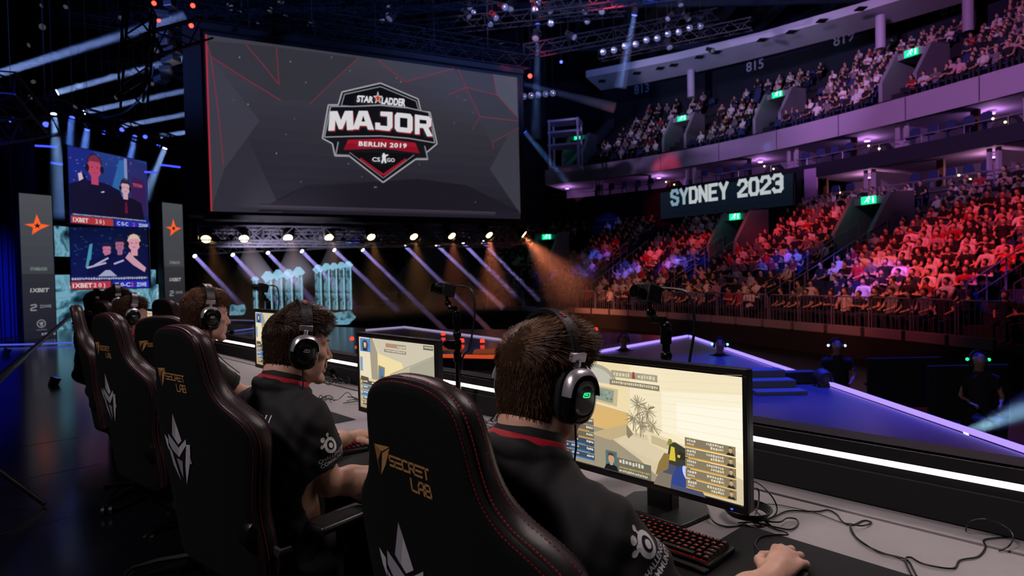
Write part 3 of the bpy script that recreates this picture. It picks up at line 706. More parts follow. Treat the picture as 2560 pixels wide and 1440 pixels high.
def make_chair(name, label, dec=None):
    th = thing('gaming_chair', label, 'chair', group='black gaming chairs behind the desk')
    rear = [ring(.022, 0), ring(.012, .0015), ring(.006, .0055), ring(.0035, .010)]; rings = [ring(.0035, .010), ring(-.0015, .0125), ring(-.002, .0165), ring(.0015, .019), ring(-.002, .026), ring(-.005, .045), ring(-.004, .07), ring(.004, .090), ring(.018, .100), ring(.034, .094), ring(.05, .074)]
    strip = lambda n: [(i * NO + k, i * NO + (k + 1) % NO, (i + 1) * NO + (k + 1) % NO, (i + 1) * NO + k) for i in range(n - 1) for k in range(NO)]
    b = MB(); b.add(np.concatenate(rings), strip(len(rings)))
    b.build('side_bolster', lea, th, smooth=60)
    def fill(R, rev):
        H = 71; f = []; v = []; nx = 16
        for i in range(1, H - 1):
            a, c = R[i], R[(NO - i) % NO]
            ea, ec = a[1] - wrapf(a[0]), c[1] - wrapf(c[0])
            for k in range(nx + 1):
                q = a + (c - a) * k / nx; q[1] = ea + (ec - ea) * k / nx + wrapf(q[0]); v.append(q)
        for i in range(H - 3):
            for k in range(nx):
                q = (i * (nx + 1) + k, i * (nx + 1) + k + 1, (i + 1) * (nx + 1) + k + 1, (i + 1) * (nx + 1) + k); f.append(q[::-1] if rev else q)
        L = (H - 3) * (nx + 1)
        v.append(R[0]); v.append(R[H - 1])
        for k in range(nx):
            f.append((len(v) - 2, k + 1, k) if not rev else (len(v) - 2, k, k + 1)); f.append((len(v) - 1, L + k, L + k + 1) if not rev else (len(v) - 1, L + k + 1, L + k))
        return np.array(v), f
    b = MB(); b.add(*fill(rear[0], False)); b.add(np.concatenate(rear), strip(len(rear))); b.build('backrest', fab, th, smooth=60)
    b = MB(); b.add(*fill(rings[-1], True)); b.build('back_cushion', lea, th, smooth=60)
    st = MB()
    def stitch(inset, y, gap=.0075, ln=.0048):
        R = ring(inset, y); L = np.concatenate([[0], np.cumsum(np.linalg.norm(np.diff(np.vstack([R, R[:1]]), axis=0), axis=1))]); RR = np.vstack([R, R[:1]])
        P = lambda q: np.array([np.interp(q, L, RR[:, i]) for i in range(3)])
        for q in np.arange(0, L[-1], gap): st.bar(P(q), P(q + ln), .0017, .0017)
    stitch(.0048, .0075); stitch(-.003, .0245); stitch(-.0045, .062, .0085); stitch(.008, .094, .0085)
    st.build('stitching', red, th, smooth=0)['label'] = 'red stitching'
    # seat, arms, mechanism, base
    b = MB(); b.box((0, .02, .475), (.36, .50, .09)); b.build('seat', lea, th, bevel=.03, seg=3)
    for s in (-1, 1):
        MB().box((s * .215, .02, .49), (.09, .50, .13)).build('seat_bolster', lea, th, bevel=.035, seg=3)
        a = thing('armrest', None, None); a.parent = th
        MB().box((s * .31, -.02, .706), (.10, .27, .028)).build('arm_pad', mat('arm_pad_rubber', '17171a', .35), a, bevel=.012, seg=3)
        b = MB(); b.box((s * .315, -.02, .56), (.035, .09, .27)); b.box((s * .27, -.02, .435), (.13, .08, .025)); b.build('arm_post', dplast, a, bevel=.006)
    b = MB(); b.box((0, -.20, .50), (.40, .07, .11)); b.box((0, -.02, .405), (.26, .34, .05)); b.build('mechanism', dplast, th, bevel=.01)
    b = MB(); b.lathe([(0, 0), (.048, 0), (.048, .02), (.042, .034), (.02, .038), (0, .038)], xf((.222, Y0 - .05 + .055, .73), ry=PI / 2), 20); b.build('pivot_cover', mat('knob_black', '101012', .25), th)
    b = MB(); b.tube([(.235, -.27, .685), (.285, -.25, .66), (.30, -.22, .668)], [.008, .009, .006], 8, flat=1.8); b.build('recline_lever', mat('lever_dark_metal', '5a5a60', .25, .8), th)
    b = MB(); b.cyl((0, 0, .12), (0, 0, .40), .028, 16); b.cyl((0, 0, .09), (0, 0, .24), .04, 16); b.build('gas_lift', met, th)
    b = MB(); b.lathe([(0, .075), (.06, .075), (.06, .13), (.05, .14), (0, .14)], None, 20)
    for k in range(5):
        a = k * 2 * PI / 5 + .3; d = np.array([math.cos(a), math.sin(a), 0]); b.tube([d * .04 + [0, 0, .108], d * .2 + [0, 0, .10], d * .325 + [0, 0, .078]], [.032, .026, .018], 8, flat=.7)
    b.build('star_base', met, th)
    for k in range(5):
        a = k * 2 * PI / 5 + .3; d = np.array([math.cos(a), math.sin(a), 0]) * .325; n_ = np.array([-math.sin(a + .7), math.cos(a + .7), 0])
        b = MB(); b.cyl(d + [0, 0, .06], d + [0, 0, .09], .008, 8)
        for s in (-1, 1): b.cyl(d + n_ * .012 * s + [0, 0, .031], d + n_ * .03 * s + [0, 0, .031], .031, 16)
        b.build('caster', dplast, th)
    if dec: dec(th)
    return th
def chair_at(th, px, py, D, head):
    "puts the middle of a chair's rear top edge at a seen point; head = facing relative to the players'"
    T = at(px, py, D); R = xf(rz=ROT + head); p = T - R[:3, :3] @ np.array([0, Y0 - .89 * TILT, 0])
    th.location = (p[0], p[1], 0); th.rotation_euler = (0, 0, ROT + head)
    return xf((p[0], p[1], 0), rz=ROT + head) @ back_frame()
def curl(o):
    for v in o.data.vertices: v.co.y += float(wrapf(v.co.x))
def decals(th):
    MF = xf((CH[0][0], CH[0][1], 0), rz=CH[0][2]) @ back_frame(); M2 = xf((CH[1][0], CH[1][1], 0), rz=CH[1][2]) @ back_frame()
    T = back_frame()
    q = lambda pl: [onplane(a, c, MF) for a, c in pl]
    p = Pic(T, .0003, -.0004)
    g1, g2 = 'b58a52', '8f6a3c'
    p.poly(q([(934, 1049), (953, 1063), (944, 1090), (950, 1127)]), g2); p.poly(q([(934, 1049), (972, 1056), (954, 1068)]), g1); p.poly(q([(973, 1059), (955, 1072), (953, 1127), (964, 1100)]), g1)
    a = onplane(976, 1101, MF); c = onplane(1071, 1118, MF); h = onplane(976, 1076, MF)[1] - a[1]
    W = c[0] - a[0]; lt = .0042
    def blocks(txt, x, z, w, h):
        G = {'S': [(1, 1, 0, 1), (0, 1, 0, .5), (0, .5, 1, .5), (1, .5, 1, 0), (1, 0, 0, 0)], 'E': [(0, 1, 1, 1), (0, .5, 1, .5), (0, 0, 1, 0)], 'C': [(1, 1, 0, 1), (0, 1, 0, 0), (0, 0, 1, 0)], 'R': [(0, 0, 0, 1), (0, 1, 1, 1), (1, 1, 1, .45), (1, .45, .1, .45), (.5, .45, 1, 0)], 'T': [(0, 1, 1, 1), (.5, 1, .5, 0)],
             'L': [(0, 1, 0, 0), (0, 0, 1, 0)], 'A': [(0, 0, 0, .6), (0, .6, .35, 1), (.35, 1, 1, 1), (1, 1, 1, 0), (0, .4, 1, .4)], 'B': [(0, 0, 0, 1), (0, 1, .9, 1), (.9, 1, .9, .5), (0, .5, 1, .5), (1, .5, 1, 0), (1, 0, 0, 0)]}
        k0 = p.k
        for i, ch in enumerate(txt):
            x0 = x + i * w * 1.32
            for (u0, v0, u1, v1) in G[ch]:
                A = np.array([x0 + u0 * w, z + v0 * h]); B = np.array([x0 + u1 * w, z + v1 * h]); d = (B - A) / np.linalg.norm(B - A) * lt * .5; p.k = k0; p.line(A - d, B + d, lt, g1)
    w = W / (6 + 5 * .32); blocks('SECRET', a[0], a[1], w, h * .92)
    blocks('LAB', c[0] - w * 3.64, a[1] - h * 1.62, w, h * 1.05)
    curl(p.build('gold_lettering', gold, th))
    z = lambda pl: [onplane(340 + a / 1.946, 700 + c / 1.946, M2) for a, c in pl]
    p = Pic(T, .0004, -.0006)
    L, Md, Dk = 'c2c2ca', 'a2a2ac', '8c8c98'
    p.poly(z([(178, 650), (222, 782), (206, 800), (177, 752)]), L); p.poly(z([(178, 650), (190, 690), (192, 778), (177, 752)]), Md)
    p.poly(z([(158, 746), (210, 816), (212, 862), (178, 822), (162, 790)]), Md); p.poly(z([(210, 816), (244, 774), (247, 802), (212, 862)]), L)
    p.poly(z([(137, 748), (157, 772), (164, 830), (150, 796)]), L); p.poly(z([(160, 802), (180, 832), (226, 978), (188, 898)]), Md); p.poly(z([(203, 864), (231, 880), (236, 962), (222, 925)]), Dk)
    p.poly(z([(249, 800), (267, 800), (270, 870), (253, 992), (246, 905)]), L); p.poly(z([(266, 848), (278, 893), (266, 893)]), Md)
    curl(p.build('silver_emblem', silv, th))
CHP = [(998, 942, 1.03, .0), (418, 817, 1.80, .16), (247, 787, 2.68, .14), (172, 766, 3.85, -.12)]
CH = []
for (px, py, D, hd) in CHP:
    T = at(px, py, D); R = xf(rz=ROT + hd); p = T - R[:3, :3] @ np.array([0, Y0 - .89 * TILT, 0]); CH.append((p[0], p[1], ROT + hd))
chair0 = make_chair('gaming_chair', 'black gaming chair nearest the camera, red stitching round its wide back', decals)
chair0.location = (CH[0][0], CH[0][1], 0); chair0.rotation_euler = (0, 0, CH[0][2])
CHX = list(chair0.children)
cl = ['black gaming chair behind the second player, whole silver emblem showing', 'third black gaming chair from the camera, silver emblem seen at a slant', 'black gaming chair seen from the side, leftmost of the row']
for i in (1, 2, 3): copy_tree(chair0, (CH[i][0], CH[i][1], 0), CH[i][2], label=cl[i - 1])
for (px, py, D, hd, lb) in ((392, 792, 3.30, .75, 'empty black gaming chair turned between the second and third chairs'), (398, 741, 4.95, .30, 'tall black gaming chair beyond the fourth player\'s head'), (243, 742, 4.75, .15, 'black gaming chair just in front of the farthest player')):
    T = at(px, py, D); R = xf(rz=ROT + hd); p = T - R[:3, :3] @ np.array([0, Y0 - .89 * TILT, 0]); copy_tree(chair0, (p[0], p[1], T[2] - 1.339 if T[2] < 1.339 else 0), ROT + hd, label=lb)
for o in CHX:                                                       # the nearest chair is set a little lower on its gas lift
    if o.name.split('.')[0] not in ('star_base', 'caster', 'gas_lift'): o.location.z -= .045

# ---------------------------------------------------------------- players
skinm = mat('skin', 'e2b39c', .43, sss=.12, bump=(220, .06), noise=(26, .35, 'cf9580'))
jer = mat('jersey_black', '161618', .72, bump=(1100, .25), spec=.4, noise=(18, .5, '202024')); redtrim = mat('collar_red', 'b01228', .7)
trou = mat('trousers_black', '0e0e11', .9); shoem = mat('shoe_black', '121214', .6)
whitei = mat_ink('jersey_print', .6); eyew = mat('eye_white', 'd8d0c8', .2); iris = mat('iris_dark', '1d140e', .1)
def V3(*a): return np.array(a, float)
def head_prims(g, M, beard=0):
    R = M[:3, :3]; P = lambda x, y, z: R @ V3(x, y, z) + M[:3, 3]
    E = lambda c, r, k=.02, rot=None, cut=False: g.ell(P(*c), r, k, R if rot is None else R @ rot, 1, cut)
    C = lambda a, c, ra, rb, k=.012, cut=False: g.cone(P(*a), P(*c), ra, rb, k, 1, cut)
    E((0, -.016, .043), (.075, .094, .084)); E((0, .034, .045), (.064, .056, .066)); E((0, .036, -.018), (.060, .055, .066), .025)
    E((0, .030, -.066), (.052, .050, .044), .03)
    for s in (-1, 1):
        C((s * .055, -.004, -.045), (s * .048, .018, -.078), .014, .013, .02); C((s * .048, .018, -.078), (s * .018, .078, -.103), .014, .015, .02)
        E((s * .044, .062, -.014), (.022, .024, .018), .022); E((s * .038, .045, -.055), (.022, .035, .030), .02)
        C((s * .010, .090, .028), (s * .046, .072, .030), .010, .009, .014)
    E((0, .078, -.099), (.020, .018, .017), .018)
    for s in (-1, 1): E((s * .033, .094, .008), (.016, .016, .011), .012, cut=True)
    C((0, .084, .024), (0, .109, -.022), .0085, .0105, .012); E((0, .108, -.027), (.011, .012, .010), .008)
    for s in (-1, 1):
        E((s * .013, .097, -.031), (.008, .010, .008), .006)
        E((s * .032, .073, .009), (.0135, .0135, .0125), .004)
        C((s * .022, .086, .0155), (s * .043, .079, .0135), .0038, .0035, .004); C((s * .022, .085, .002), (s * .043, .078, .003), .0032, .003, .004)
    C((0, .093, -.050), (0, .093, -.058), .012, .011, .012)
    C((-.018, .088, -.064), (0, .096, -.0615), .0045, .006, .006); C((0, .096, -.0615), (.018, .088, -.064), .006, .0045, .006)
    C((-.016, .088, -.0735), (0, .094, -.0745), .005, .0068, .006); C((0, .094, -.0745), (.016, .088, -.0735), .0068, .005, .006)
    C((-.022, .094, -.0685), (.022, .094, -.0685), .0014, .0014, .003, True)
    for s in (-1, 1): E((s * .078, -.004, 0), (.008, .018, .030), .008)
def hand(g, w, f, up, side, curl=(.55, .55, .6, .7), spread=1.0, idn=1):
    "five-fingered hand; w wrist, f towards the fingers, up = back of the hand, side = -1 when the thumb points to -x of (f x up)"
    f = f / np.linalg.norm(f); r = np.cross(f, up); r /= np.linalg.norm(r); u = np.cross(r, f)
    P = lambda a, b_, c: w + a * f + b_ * r * side + c * u
    g.chain([P(-.02, 0, 0), P(.03, 0, .003), P(.07, -.004, .004)], [.024, .027, .024], .015, idn)
    for i, (b0, L) in enumerate(((-.030, 1.0), (-.010, 1.1), (.011, 1.02), (.030, .82))):
        k = P(.086 - (.012 if i == 3 else 0), b0 * spread, .012 - .004 * abs(i - 1)); g.cone(P(.02, b0 * .6, .004), k, .013, .0105, .010, idn)
        a = 0; d = f + r * side * b0 * 2.2 * (spread - .6); d = d / np.linalg.norm(d); p = k
        for j, (ln, rr) in enumerate(((.044, .0092), (.027, .0083), (.022, .0074))):
            a += curl[i] * (.75, 1.0, .75)[j]
            q = p + ln * L * (d * math.cos(a) - u * math.sin(a)); g.cone(p, q, rr + .0008, rr, .003, idn); p = q
    a0 = P(.018, -.028, -.004); a1 = P(.050, -.052, -.012); a2 = P(.078, -.056, -.018); a3 = P(.098, -.050, -.022)
    g.chain([a0, a1, a2, a3], [.015, .0118, .0102, .0085], .006, idn)
def subdiv(v2, f, maxe):
    bm = bmesh.new(); vs = [bm.verts.new((a, c, 0)) for a, c in v2]
    for q in f:
        try: bm.faces.new([vs[i] for i in q])
        except ValueError: pass
    bmesh.ops.triangulate(bm, faces=bm.faces[:])
    for _ in range(6):
        L = [e for e in bm.edges if e.calc_length() > maxe]
        if not L: break
        bmesh.ops.subdivide_edges(bm, edges=L, cuts=1, use_grid_fill=False); bmesh.ops.triangulate(bm, faces=[q for q in bm.faces if len(q.verts) > 3])
    bm.verts.index_update(); v = np.array([x.co[:2] for x in bm.verts]); ff = [tuple(x.index for x in q.verts) for q in bm.faces]; bm.free()
    return v, ff
def wrap(mb, bvh, v2, f, col, O, X, Z, off, maxe=.012):
    "lays flat shapes (x,z) on a surface, cast along the inward direction X x Z"
    v, f = subdiv(v2, f, maxe); X = np.asarray(X, float); Z = np.asarray(Z, float); N = np.cross(Z, X); N /= np.linalg.norm(N); out = []
    for a, c in v:
        p = O + a * X + c * Z
        h = bvh.ray_cast(Vector(p - N * .25), Vector(N), .6)
        out.append(np.array(h[0]) + np.array(h[1]) * off if h[0] is not None else p)
    mb.add(out, f, 0, hexc(col))
def hair_mesh(M, seed, n, top_len, col, tuft=0.0, g=.0032, side_len=.006, front=.07, wav=.2):
    r = np.random.default_rng(seed); R = M[:3, :3]
    fld = Field((-.11, -.13, -.1), (.11, .13, .18), g)
    fld.ell((0, -.017, .046), (.080, .099, .088), .01); fld.ell((0, .032, .060), (.066, .058, .060), .02)
    fld.ell((0, -.035, -.010), (.072, .072, .075), .02); fld.cone((0, -.032, -.03), (0, -.045, -.10), .061, .060, .02)
    fld.ell((0, .010, .088), (.064, .082, .054), .02)
    # hairline: face, temples, below the nape
    fld.ell((0, .118, -.010), (.095, .075, .082), .006, cut=True)
    for s in (-1, 1): fld.ell((s * .085, .072, .02), (.045, .052, .052), .006, cut=True); fld.ell((s * .085, .03, -.06), (.05, .07, .05), .006, cut=True)
    fld.plane_cut((0, -.06, -.088), (0, .25, -1)); fld.ell((0, .075, -.10), (.1, .105, .085), .01, cut=True)
    V, Q, ids = fld.nets(2)
    # strands
    nr = np.zeros((len(V), 3)); e1 = V[Q[:, 2]] - V[Q[:, 0]]; e2 = V[Q[:, 3]] - V[Q[:, 1]]; fn = np.cross(e1, e2); fn /= np.linalg.norm(fn, axis=1)[:, None] + 1e-9
    cen = V[Q].mean(1)
    k0 = np.array([0, -.01, .04]); okf = ((cen - k0) * fn).sum(1) > .02
    wgt = okf * (1 + .9 * (cen[:, 2] > .06) + 1.2 * ((cen[:, 2] > .05) & (cen[:, 1] < -.04))); pick = r.choice(len(Q), n, p=wgt / wgt.sum())
    mb_v, mb_f = [], []
    for i in pick:
        c = cen[i] + r.normal(0, .001, 3); nn = fn[i]; up = np.clip((c[2] - .045) / .05, 0, 1)
        L = (.011 + (top_len - .011) * up) * r.uniform(.6, 1.25)
        ph = seed + c[0] * 55 + c[1] * 38; flow = np.array([.45 * math.sin(ph) * up + r.normal(0, .22), (.62 + .25 * math.cos(ph * .7)) * up + .35 * up * tuft * (c[1] > .03), -.9 * (1 - up)])
        
        d = nn * (.30 + .12 * up) + flow * .9; d /= np.linalg.norm(d)
        w = .0009 + .0006 * up; p = c - nn * .002; sidev = np.cross(d, nn); sidev /= np.linalg.norm(sidev) + 1e-9; S = 3 if up > .2 else 2
        b0 = len(mb_v)
        for j in range(S + 1):
            t = j / S; ww = w * (1 - .75 * t); up_ = np.cross(sidev, d)
            mb_v += [p + sidev * ww, p - sidev * ww * .6 + up_ * ww * .8, p - sidev * ww * .6 - up_ * ww * .8]
            d = d + np.array([0, .10 * up, -.22 - .25 * (1 - up) + tuft * .32 * (c[1] > .035) * up]) * (.5 if j else .2) + r.normal(0, wav * .25, 3); d /= np.linalg.norm(d)
            p = p + d * L / S
        for j in range(S):
            for k in range(3):
                a, c_ = b0 + j * 3 + k, b0 + j * 3 + (k + 1) % 3; mb_f.append((a, c_, c_ + 3, a + 3))
    V = np.concatenate([V, np.array(mb_v)]); Q = np.concatenate([Q, np.array(mb_f) + len(V) - len(mb_v)])
    return V @ R.T + M[:3, 3], Q, (np.arange(len(Q)) >= len(Q) - len(mb_f)).astype(int)
def tufts(M, seed, n, fn, L, w):
    "short strands for brows and beards; fn picks roots and directions in head space"
    r = np.random.default_rng(seed); v, f = [], []
    for i in range(n):
        c, d = fn(r); d = d / np.linalg.norm(d); s = np.cross(d, [0, 1, .3]); s /= np.linalg.norm(s); l = L * r.uniform(.6, 1.3); b0 = len(v)
        v += [c + s * w, c - s * w, c - s * w * .4 + d * l, c + s * w * .4 + d * l]; f.append((b0, b0 + 1, b0 + 2, b0 + 3))
    return np.array(v) @ M[:3, :3].T + M[:3, 3], f
def sq(t):
    c, s_ = math.cos(t), math.sin(t); k = (abs(c) ** 2.6 + abs(s_) ** 2.6) ** (-1 / 2.6); return c * k, s_ * k
def cupshape(pr, T, sx, seg=40):
    v = []
    for r_, z in pr:
        for q in range(seg): c, s_ = sq(q * 2 * PI / seg); v.append([r_ * c, r_ * s_ * sx, z])
    n = len(pr); f = [(i * seg + k, i * seg + (k + 1) % seg, (i + 1) * seg + (k + 1) % seg, (i + 1) * seg + k) for i in range(n - 1) for k in range(seg)] + [tuple(range(seg - 1, -1, -1)), tuple((n - 1) * seg + k for k in range(seg))]
    return MB(T).add(v, f)
def headset(M, base, label, badge, mic=True):
    th = thing('headset', label, 'headset'); th.matrix_world = Matrix((base @ M).tolist())
    lw = mat('headband_leather', '1b1a1c', .38); sm = mat('brushed_silver', 'd2ced6', .30, .75); cs = mat('cup_black', '0c0c0e', .22); pd = mat('ear_pad', '141416', .6)
    a = np.linspace(-1.22, 1.22, 29); arc = lambda rx, rz, q: np.stack([rx * np.sin(q), np.full(len(q), -.004), .030 + rz * np.cos(q)], 1)
    b = MB()
    A, B_ = arc(.099, .134, a), arc(.090, .125, a); v = []
    for p, q in zip(A, B_):
        for (pp, y) in ((p, -.019), (p * .97 + q * .03, -.010), (p, .008), (p * .97 + q * .03, .017), (q, .017), (q, -.019)): v.append([pp[0], y, pp[2]])
    b.add(v, [(i * 6 + k, i * 6 + (k + 1) % 6, (i + 1) * 6 + (k + 1) % 6, (i + 1) * 6 + k) for i in range(28) for k in range(6)])
    b.build('headband', lw, th, smooth=60)
    for y in (-.0165, .0145):
        b = MB()
        for p in arc(.0996, .1346, np.linspace(-1.15, 1.15, 60)): b.box((p[0], y, p[2]), (.0016, .0012, .0016))
        b.build('stitching', mat('band_stitch', '6a666c', .6), th, smooth=0)
    b = MB(); z = lambda q: arc(.1002, .1352, np.array([q]))[0]
    for q in np.linspace(.30, .42, 5):
        p = z(q); b.box((p[0], 0, p[2]), (.006, .010 + .004 * math.sin(q * 60), .0012), euler(0, q, 0))
    b.build('band_emblem', mat('band_emblem_red', 'a03a2c', .5), th, smooth=0)
    for s in (-1, 1):
        cup = thing('ear_cup', None, None); cup.parent = th
        T = xf((s * .074, -.004, -.004), ry=s * PI / 2)                    # lathe axis points outwards
        o = lambda pr, m, nm, sx=.80: cupshape(pr, T, sx).build(nm, m, cup, smooth=50)
        o([(0, .0), (.050, .0), (.056, .006), (.056, .016), (.050, .020), (0, .020)], pd, 'ear_pad', .80)
        o([(0, .020), (.053, .020), (.056, .026), (.0555, .032), (.051, .040), (.044, .0455), (.036, .0480), (.0345, .0470), (.024, .0490), (0, .0495)], cs, 'shell', .79)
        b = MB(); q = np.linspace(-1.5, 1.5, 25); Rr = lambda rr, h, t: T[:3, :3] @ np.array([-rr * sq(t)[0] * s, rr * .80 * sq(t)[1], h]) + T[:3, 3]
        v = []
        for t in q:
            k = 1 - .75 * max(0, abs(t) - .7)
            for rr, h in ((.0572, .025), (.0575, .034), (.0522, .0425), (.0465, .0468), (.047, .040)): v.append(Rr(rr if rr > .0523 else .0565 - (.0565 - rr) * k, h + .0012, t))
        b.add(v, [(i * 5 + k, (i + 1) * 5 + k, (i + 1) * 5 + (k + 1) % 5, i * 5 + (k + 1) % 5) for i in range(24) for k in range(5)][:: 1 if s > 0 else 1])
        b.build('silver_rim', sm, cup, smooth=40)
        bx = T[:3, 3] + np.array([s * .0495, .0, .008])
        b = MB(); b.tube([bx + np.array([0, y * 1.0, zz]) for y, zz in ((-.009, -.0035), (-.006, .0035), (.006, .0035), (.009, .0035), (.009, -.0035), (.006, -.0045), (-.006, -.0045))], .0009, 6, closed=True); b.box(bx, (.0008, .008, .002)); b.build('badge', badge, cup)
        b = MB(); b.tube([(s * .090, -.004, .046), (s * .0925, -.004, .068)], .0075, 10); b.tube([(s * .094, -.001, .046), (s * .0945, -.001, .064)], .003, 6); b.box((s * .0915, -.004, .074), (.010, .040, .018), euler(0, s * .2, 0)); b.build('slider', sm, th, bevel=.001)
    b = MB(); b.tube(smooth_path([(.10, -.004, -.058), (.104, .0, -.10), (.10, .01, -.15), (.115, .06, -.21), (.12, .13, -.27)], 6), .0022, 6); b.build('headset_cable', cabm, th)
    if mic:
        b = MB(); b.tube(smooth_path([(-.10, .03, -.03), (-.085, .09, -.065), (-.05, .125, -.078), (-.03, .13, -.078)], 6), .003, 6); b.ball((-.012, .132, -.076), (.020, .012, .013), 12, 8); b.build('microphone', mat('mic_foam', '101012', .95), th)
    return th
def player(pl):
    C = pl['c']; ze = pl['ze']; h = pl.get('h', .003)
    base = xf(row(C[0], C[1]), rz=ROT + pl.get('yaw', 0)); iy = -pl.get('yaw', 0)
    root = thing('person', pl['label'], 'person', row(C[0], C[1]), ROT + pl.get('yaw', 0), 'players seated at the desk')
    M = xf((0, 0, ze), rz=iy + pl.get('hyaw', 0)) @ xf(rx=-pl.get('pitch', .1)) @ xf(ry=pl.get('roll', 0))
    c7 = V3(*pl.get('c7', (0, -.088, ze - .100))); dz = ze - 1.24
    hp = M[:3, :3] @ V3(0, -.035, -.045) + M[:3, 3]; nk = M[:3, :3] @ V3(0, .005, -.075) + M[:3, 3]
    sh = [V3(-.185, -.055, 1.035 + dz), V3(.185, -.055, 1.035 + dz)]
    for i in (0, 1): sh[i] = sh[i] + V3(*pl.get('dsh', ((0, 0, 0), (0, 0, 0)))[i])
    el, wr = [V3(*q) for q in pl['el']], [V3(*q) for q in pl['wr']]
    lo = np.minimum.reduce([V3(-.27, -.3, .45)] + [q - .14 for q in el + wr]); hi = np.maximum.reduce([V3(.27, .14, ze + .16)] + [q + .15 for q in el + wr])
    g = Field(lo, hi, h)
    head_prims(g, M)
    g.chain([hp, (hp + c7) / 2 + V3(0, .01, 0), c7 + V3(0, .022, -.02)], [.054, .055, .062], .02, 1); g.chain([nk, (nk + c7) / 2 + V3(0, .03, -.02), c7 + V3(0, .05, -.05)], [.045, .044, .05], .02, 1)
    ch = V3(0, -.07, .90 + dz)
    g.ell(ch, (.155, .11, .20), .03); g.ell((0, -.07, .68 + dz), (.14, .11, .2), .03)
    for i, s in ((0, -1), (1, 1)):
        g.cone(c7 + V3(0, .01, -.055), sh[i] + V3(-s * .02, 0, -.01), .05, .042, .03)
        m_ = (el[i] + wr[i]) / 2; d = wr[i] - el[i]
        g.chain([sh[i], (sh[i] * .55 + el[i] * .45), el[i]], [.053, .052, .041], .02, 1); g.chain([el[i], el[i] + d * .3, el[i] + d * .75, wr[i]], [.041, .047, .034, .026], .015, 1)
        hd, up = pl['hand'][i]; hand(g, wr[i] + d / np.linalg.norm(d) * .012, V3(*hd), V3(*up), 1 if i == 1 else -1, pl.get('curl', (.55, .55, .6, .7)))
    V, Q, ids = g.nets(1)
    # eyes get their own colours
    cen = V[Q].mean(1); hl = (cen - M[:3, 3]) @ M[:3, :3]; fm = np.zeros(len(Q), int)
    for s in (-1, 1):
        d = hl - V3(s * .032, .073, .009); rr = np.linalg.norm(d, axis=1); e = (rr < .0142) & (hl[:, 1] > .080) & (abs(d[:, 2]) < .0052) & (abs(d[:, 0]) < .0105); fm[e] = 1
        fm[e & (np.hypot(d[:, 0] - pl.get('gaze', 0) * .003, d[:, 2] + .001) < .0052)] = 2
    solid('body', V, Q, [skinm, eyew, iris], root, fm)
    hairm = mat(pl['hairmat'][0], pl['hairmat'][1], .42, noise=(45, .55, pl['hairmat'][2]), spec=.5)
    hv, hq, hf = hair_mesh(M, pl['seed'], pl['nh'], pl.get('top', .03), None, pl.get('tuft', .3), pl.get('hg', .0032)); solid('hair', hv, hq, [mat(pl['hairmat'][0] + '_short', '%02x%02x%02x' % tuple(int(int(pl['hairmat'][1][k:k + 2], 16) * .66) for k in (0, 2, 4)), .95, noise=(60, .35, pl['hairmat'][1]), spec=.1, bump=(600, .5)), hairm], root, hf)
    if pl.get('brow', True):
        def brow(r):
            s = r.choice([-1, 1]); t = r.uniform(0, 1); return V3(s * (.014 + .034 * t), .100 - .020 * t ** 2, .029 + .006 * math.sin(t * 2.2) + r.normal(0, .0018)), V3(s * .9, -.25, .35 - .7 * t)
        v, f = tufts(M, pl['seed'], 420, brow, .007, .0006); b = MB(); b.add(v, f)
        if pl.get('beard'):
            def beard(r):
                k = r.uniform()
                if k < .6: t = r.uniform(-1, 1); return V3(t * .026, .091 - .012 * t * t + r.normal(0, .001), -.098 + r.normal(0, .007)), V3(t * .3, .45, -1)
                t = r.uniform(-1, 1); return V3(t * .024, .099 - .013 * t * t, -.0535 + r.normal(0, .0025)), V3(t * .6, .3, -.9)
            v, f = tufts(M, pl['seed'] + 1, 700, beard, .006, .0005); b.add(v, f)
        b.build('facial_hair', hairm, root, smooth=0)
    # jersey
    j = Field(np.minimum(lo, [-.32, -.33, .45]), np.array([.34, .28, ze + .05]), max(h * 1.35, .0045)); t = .013
    j.ell(ch, (.172 + t, .118 + t, .215), .03); j.ell((0, -.065, .68 + dz), (.155 + t, .125 + t, .21), .03); j.ell((0, -.08, .56 + dz), (.165 + t, .125 + t, .12), .03)
    fr = pl.get('sleeve', .72)
    for i, s in ((0, -1), (1, 1)):
        j.cone(c7 + V3(0, .012, -.055), sh[i] + V3(-s * .01, 0, 0), .055 + t * .7, .044 + t, .06); j.ell(sh[i] + V3(0, 0, -.012), np.full(3, .050 + t), .06)
        ax = el[i] - sh[i]; e1 = sh[i] + ax * fr; j.chain([sh[i], sh[i] + ax * .4, sh[i] + ax * (fr + .12)], [.052 + t, .056 + t, .060 + t], .04)
        n_ = ax / np.linalg.norm(ax); q = e1 + n_ * .11; j.cone(q + n_ * .001, q + n_ * .12, .112, .112, 0, cut=True)
        j.cone(e1 - n_ * .05, e1 + n_ * .05, .050, .060, 0, cut=True)
    nb, nf = c7 + V3(0, -.036, .020), c7 + V3(0, .105, -.028); nc = (nb + nf) / 2; ny = (nf - nb) / 2; nz = np.cross([1, 0, 0], ny); nz /= np.linalg.norm(nz)
    rx = .072; j.cone(nc - nz * .002 + V3(0, .008, 0), nc + nz * .16, .066, .12, 0.0, cut=True); j.cone(nc + V3(0, -.02, 0) - nz * .002, nc + nz * .16, .062, .12, 0.0, cut=True)
    an = np.linspace(0, 2 * PI, 41)[:-1]
    for a_, b_ in zip(an, np.roll(an, -1)): j.cone(*[nc + ny * math.cos(q) * 1.04 + V3(1, 0, 0) * math.sin(q) * (rx + .004) - nz * .019 for q in (a_, b_)], .016, .016, .012)
    V, Q, _i = j.nets(2)
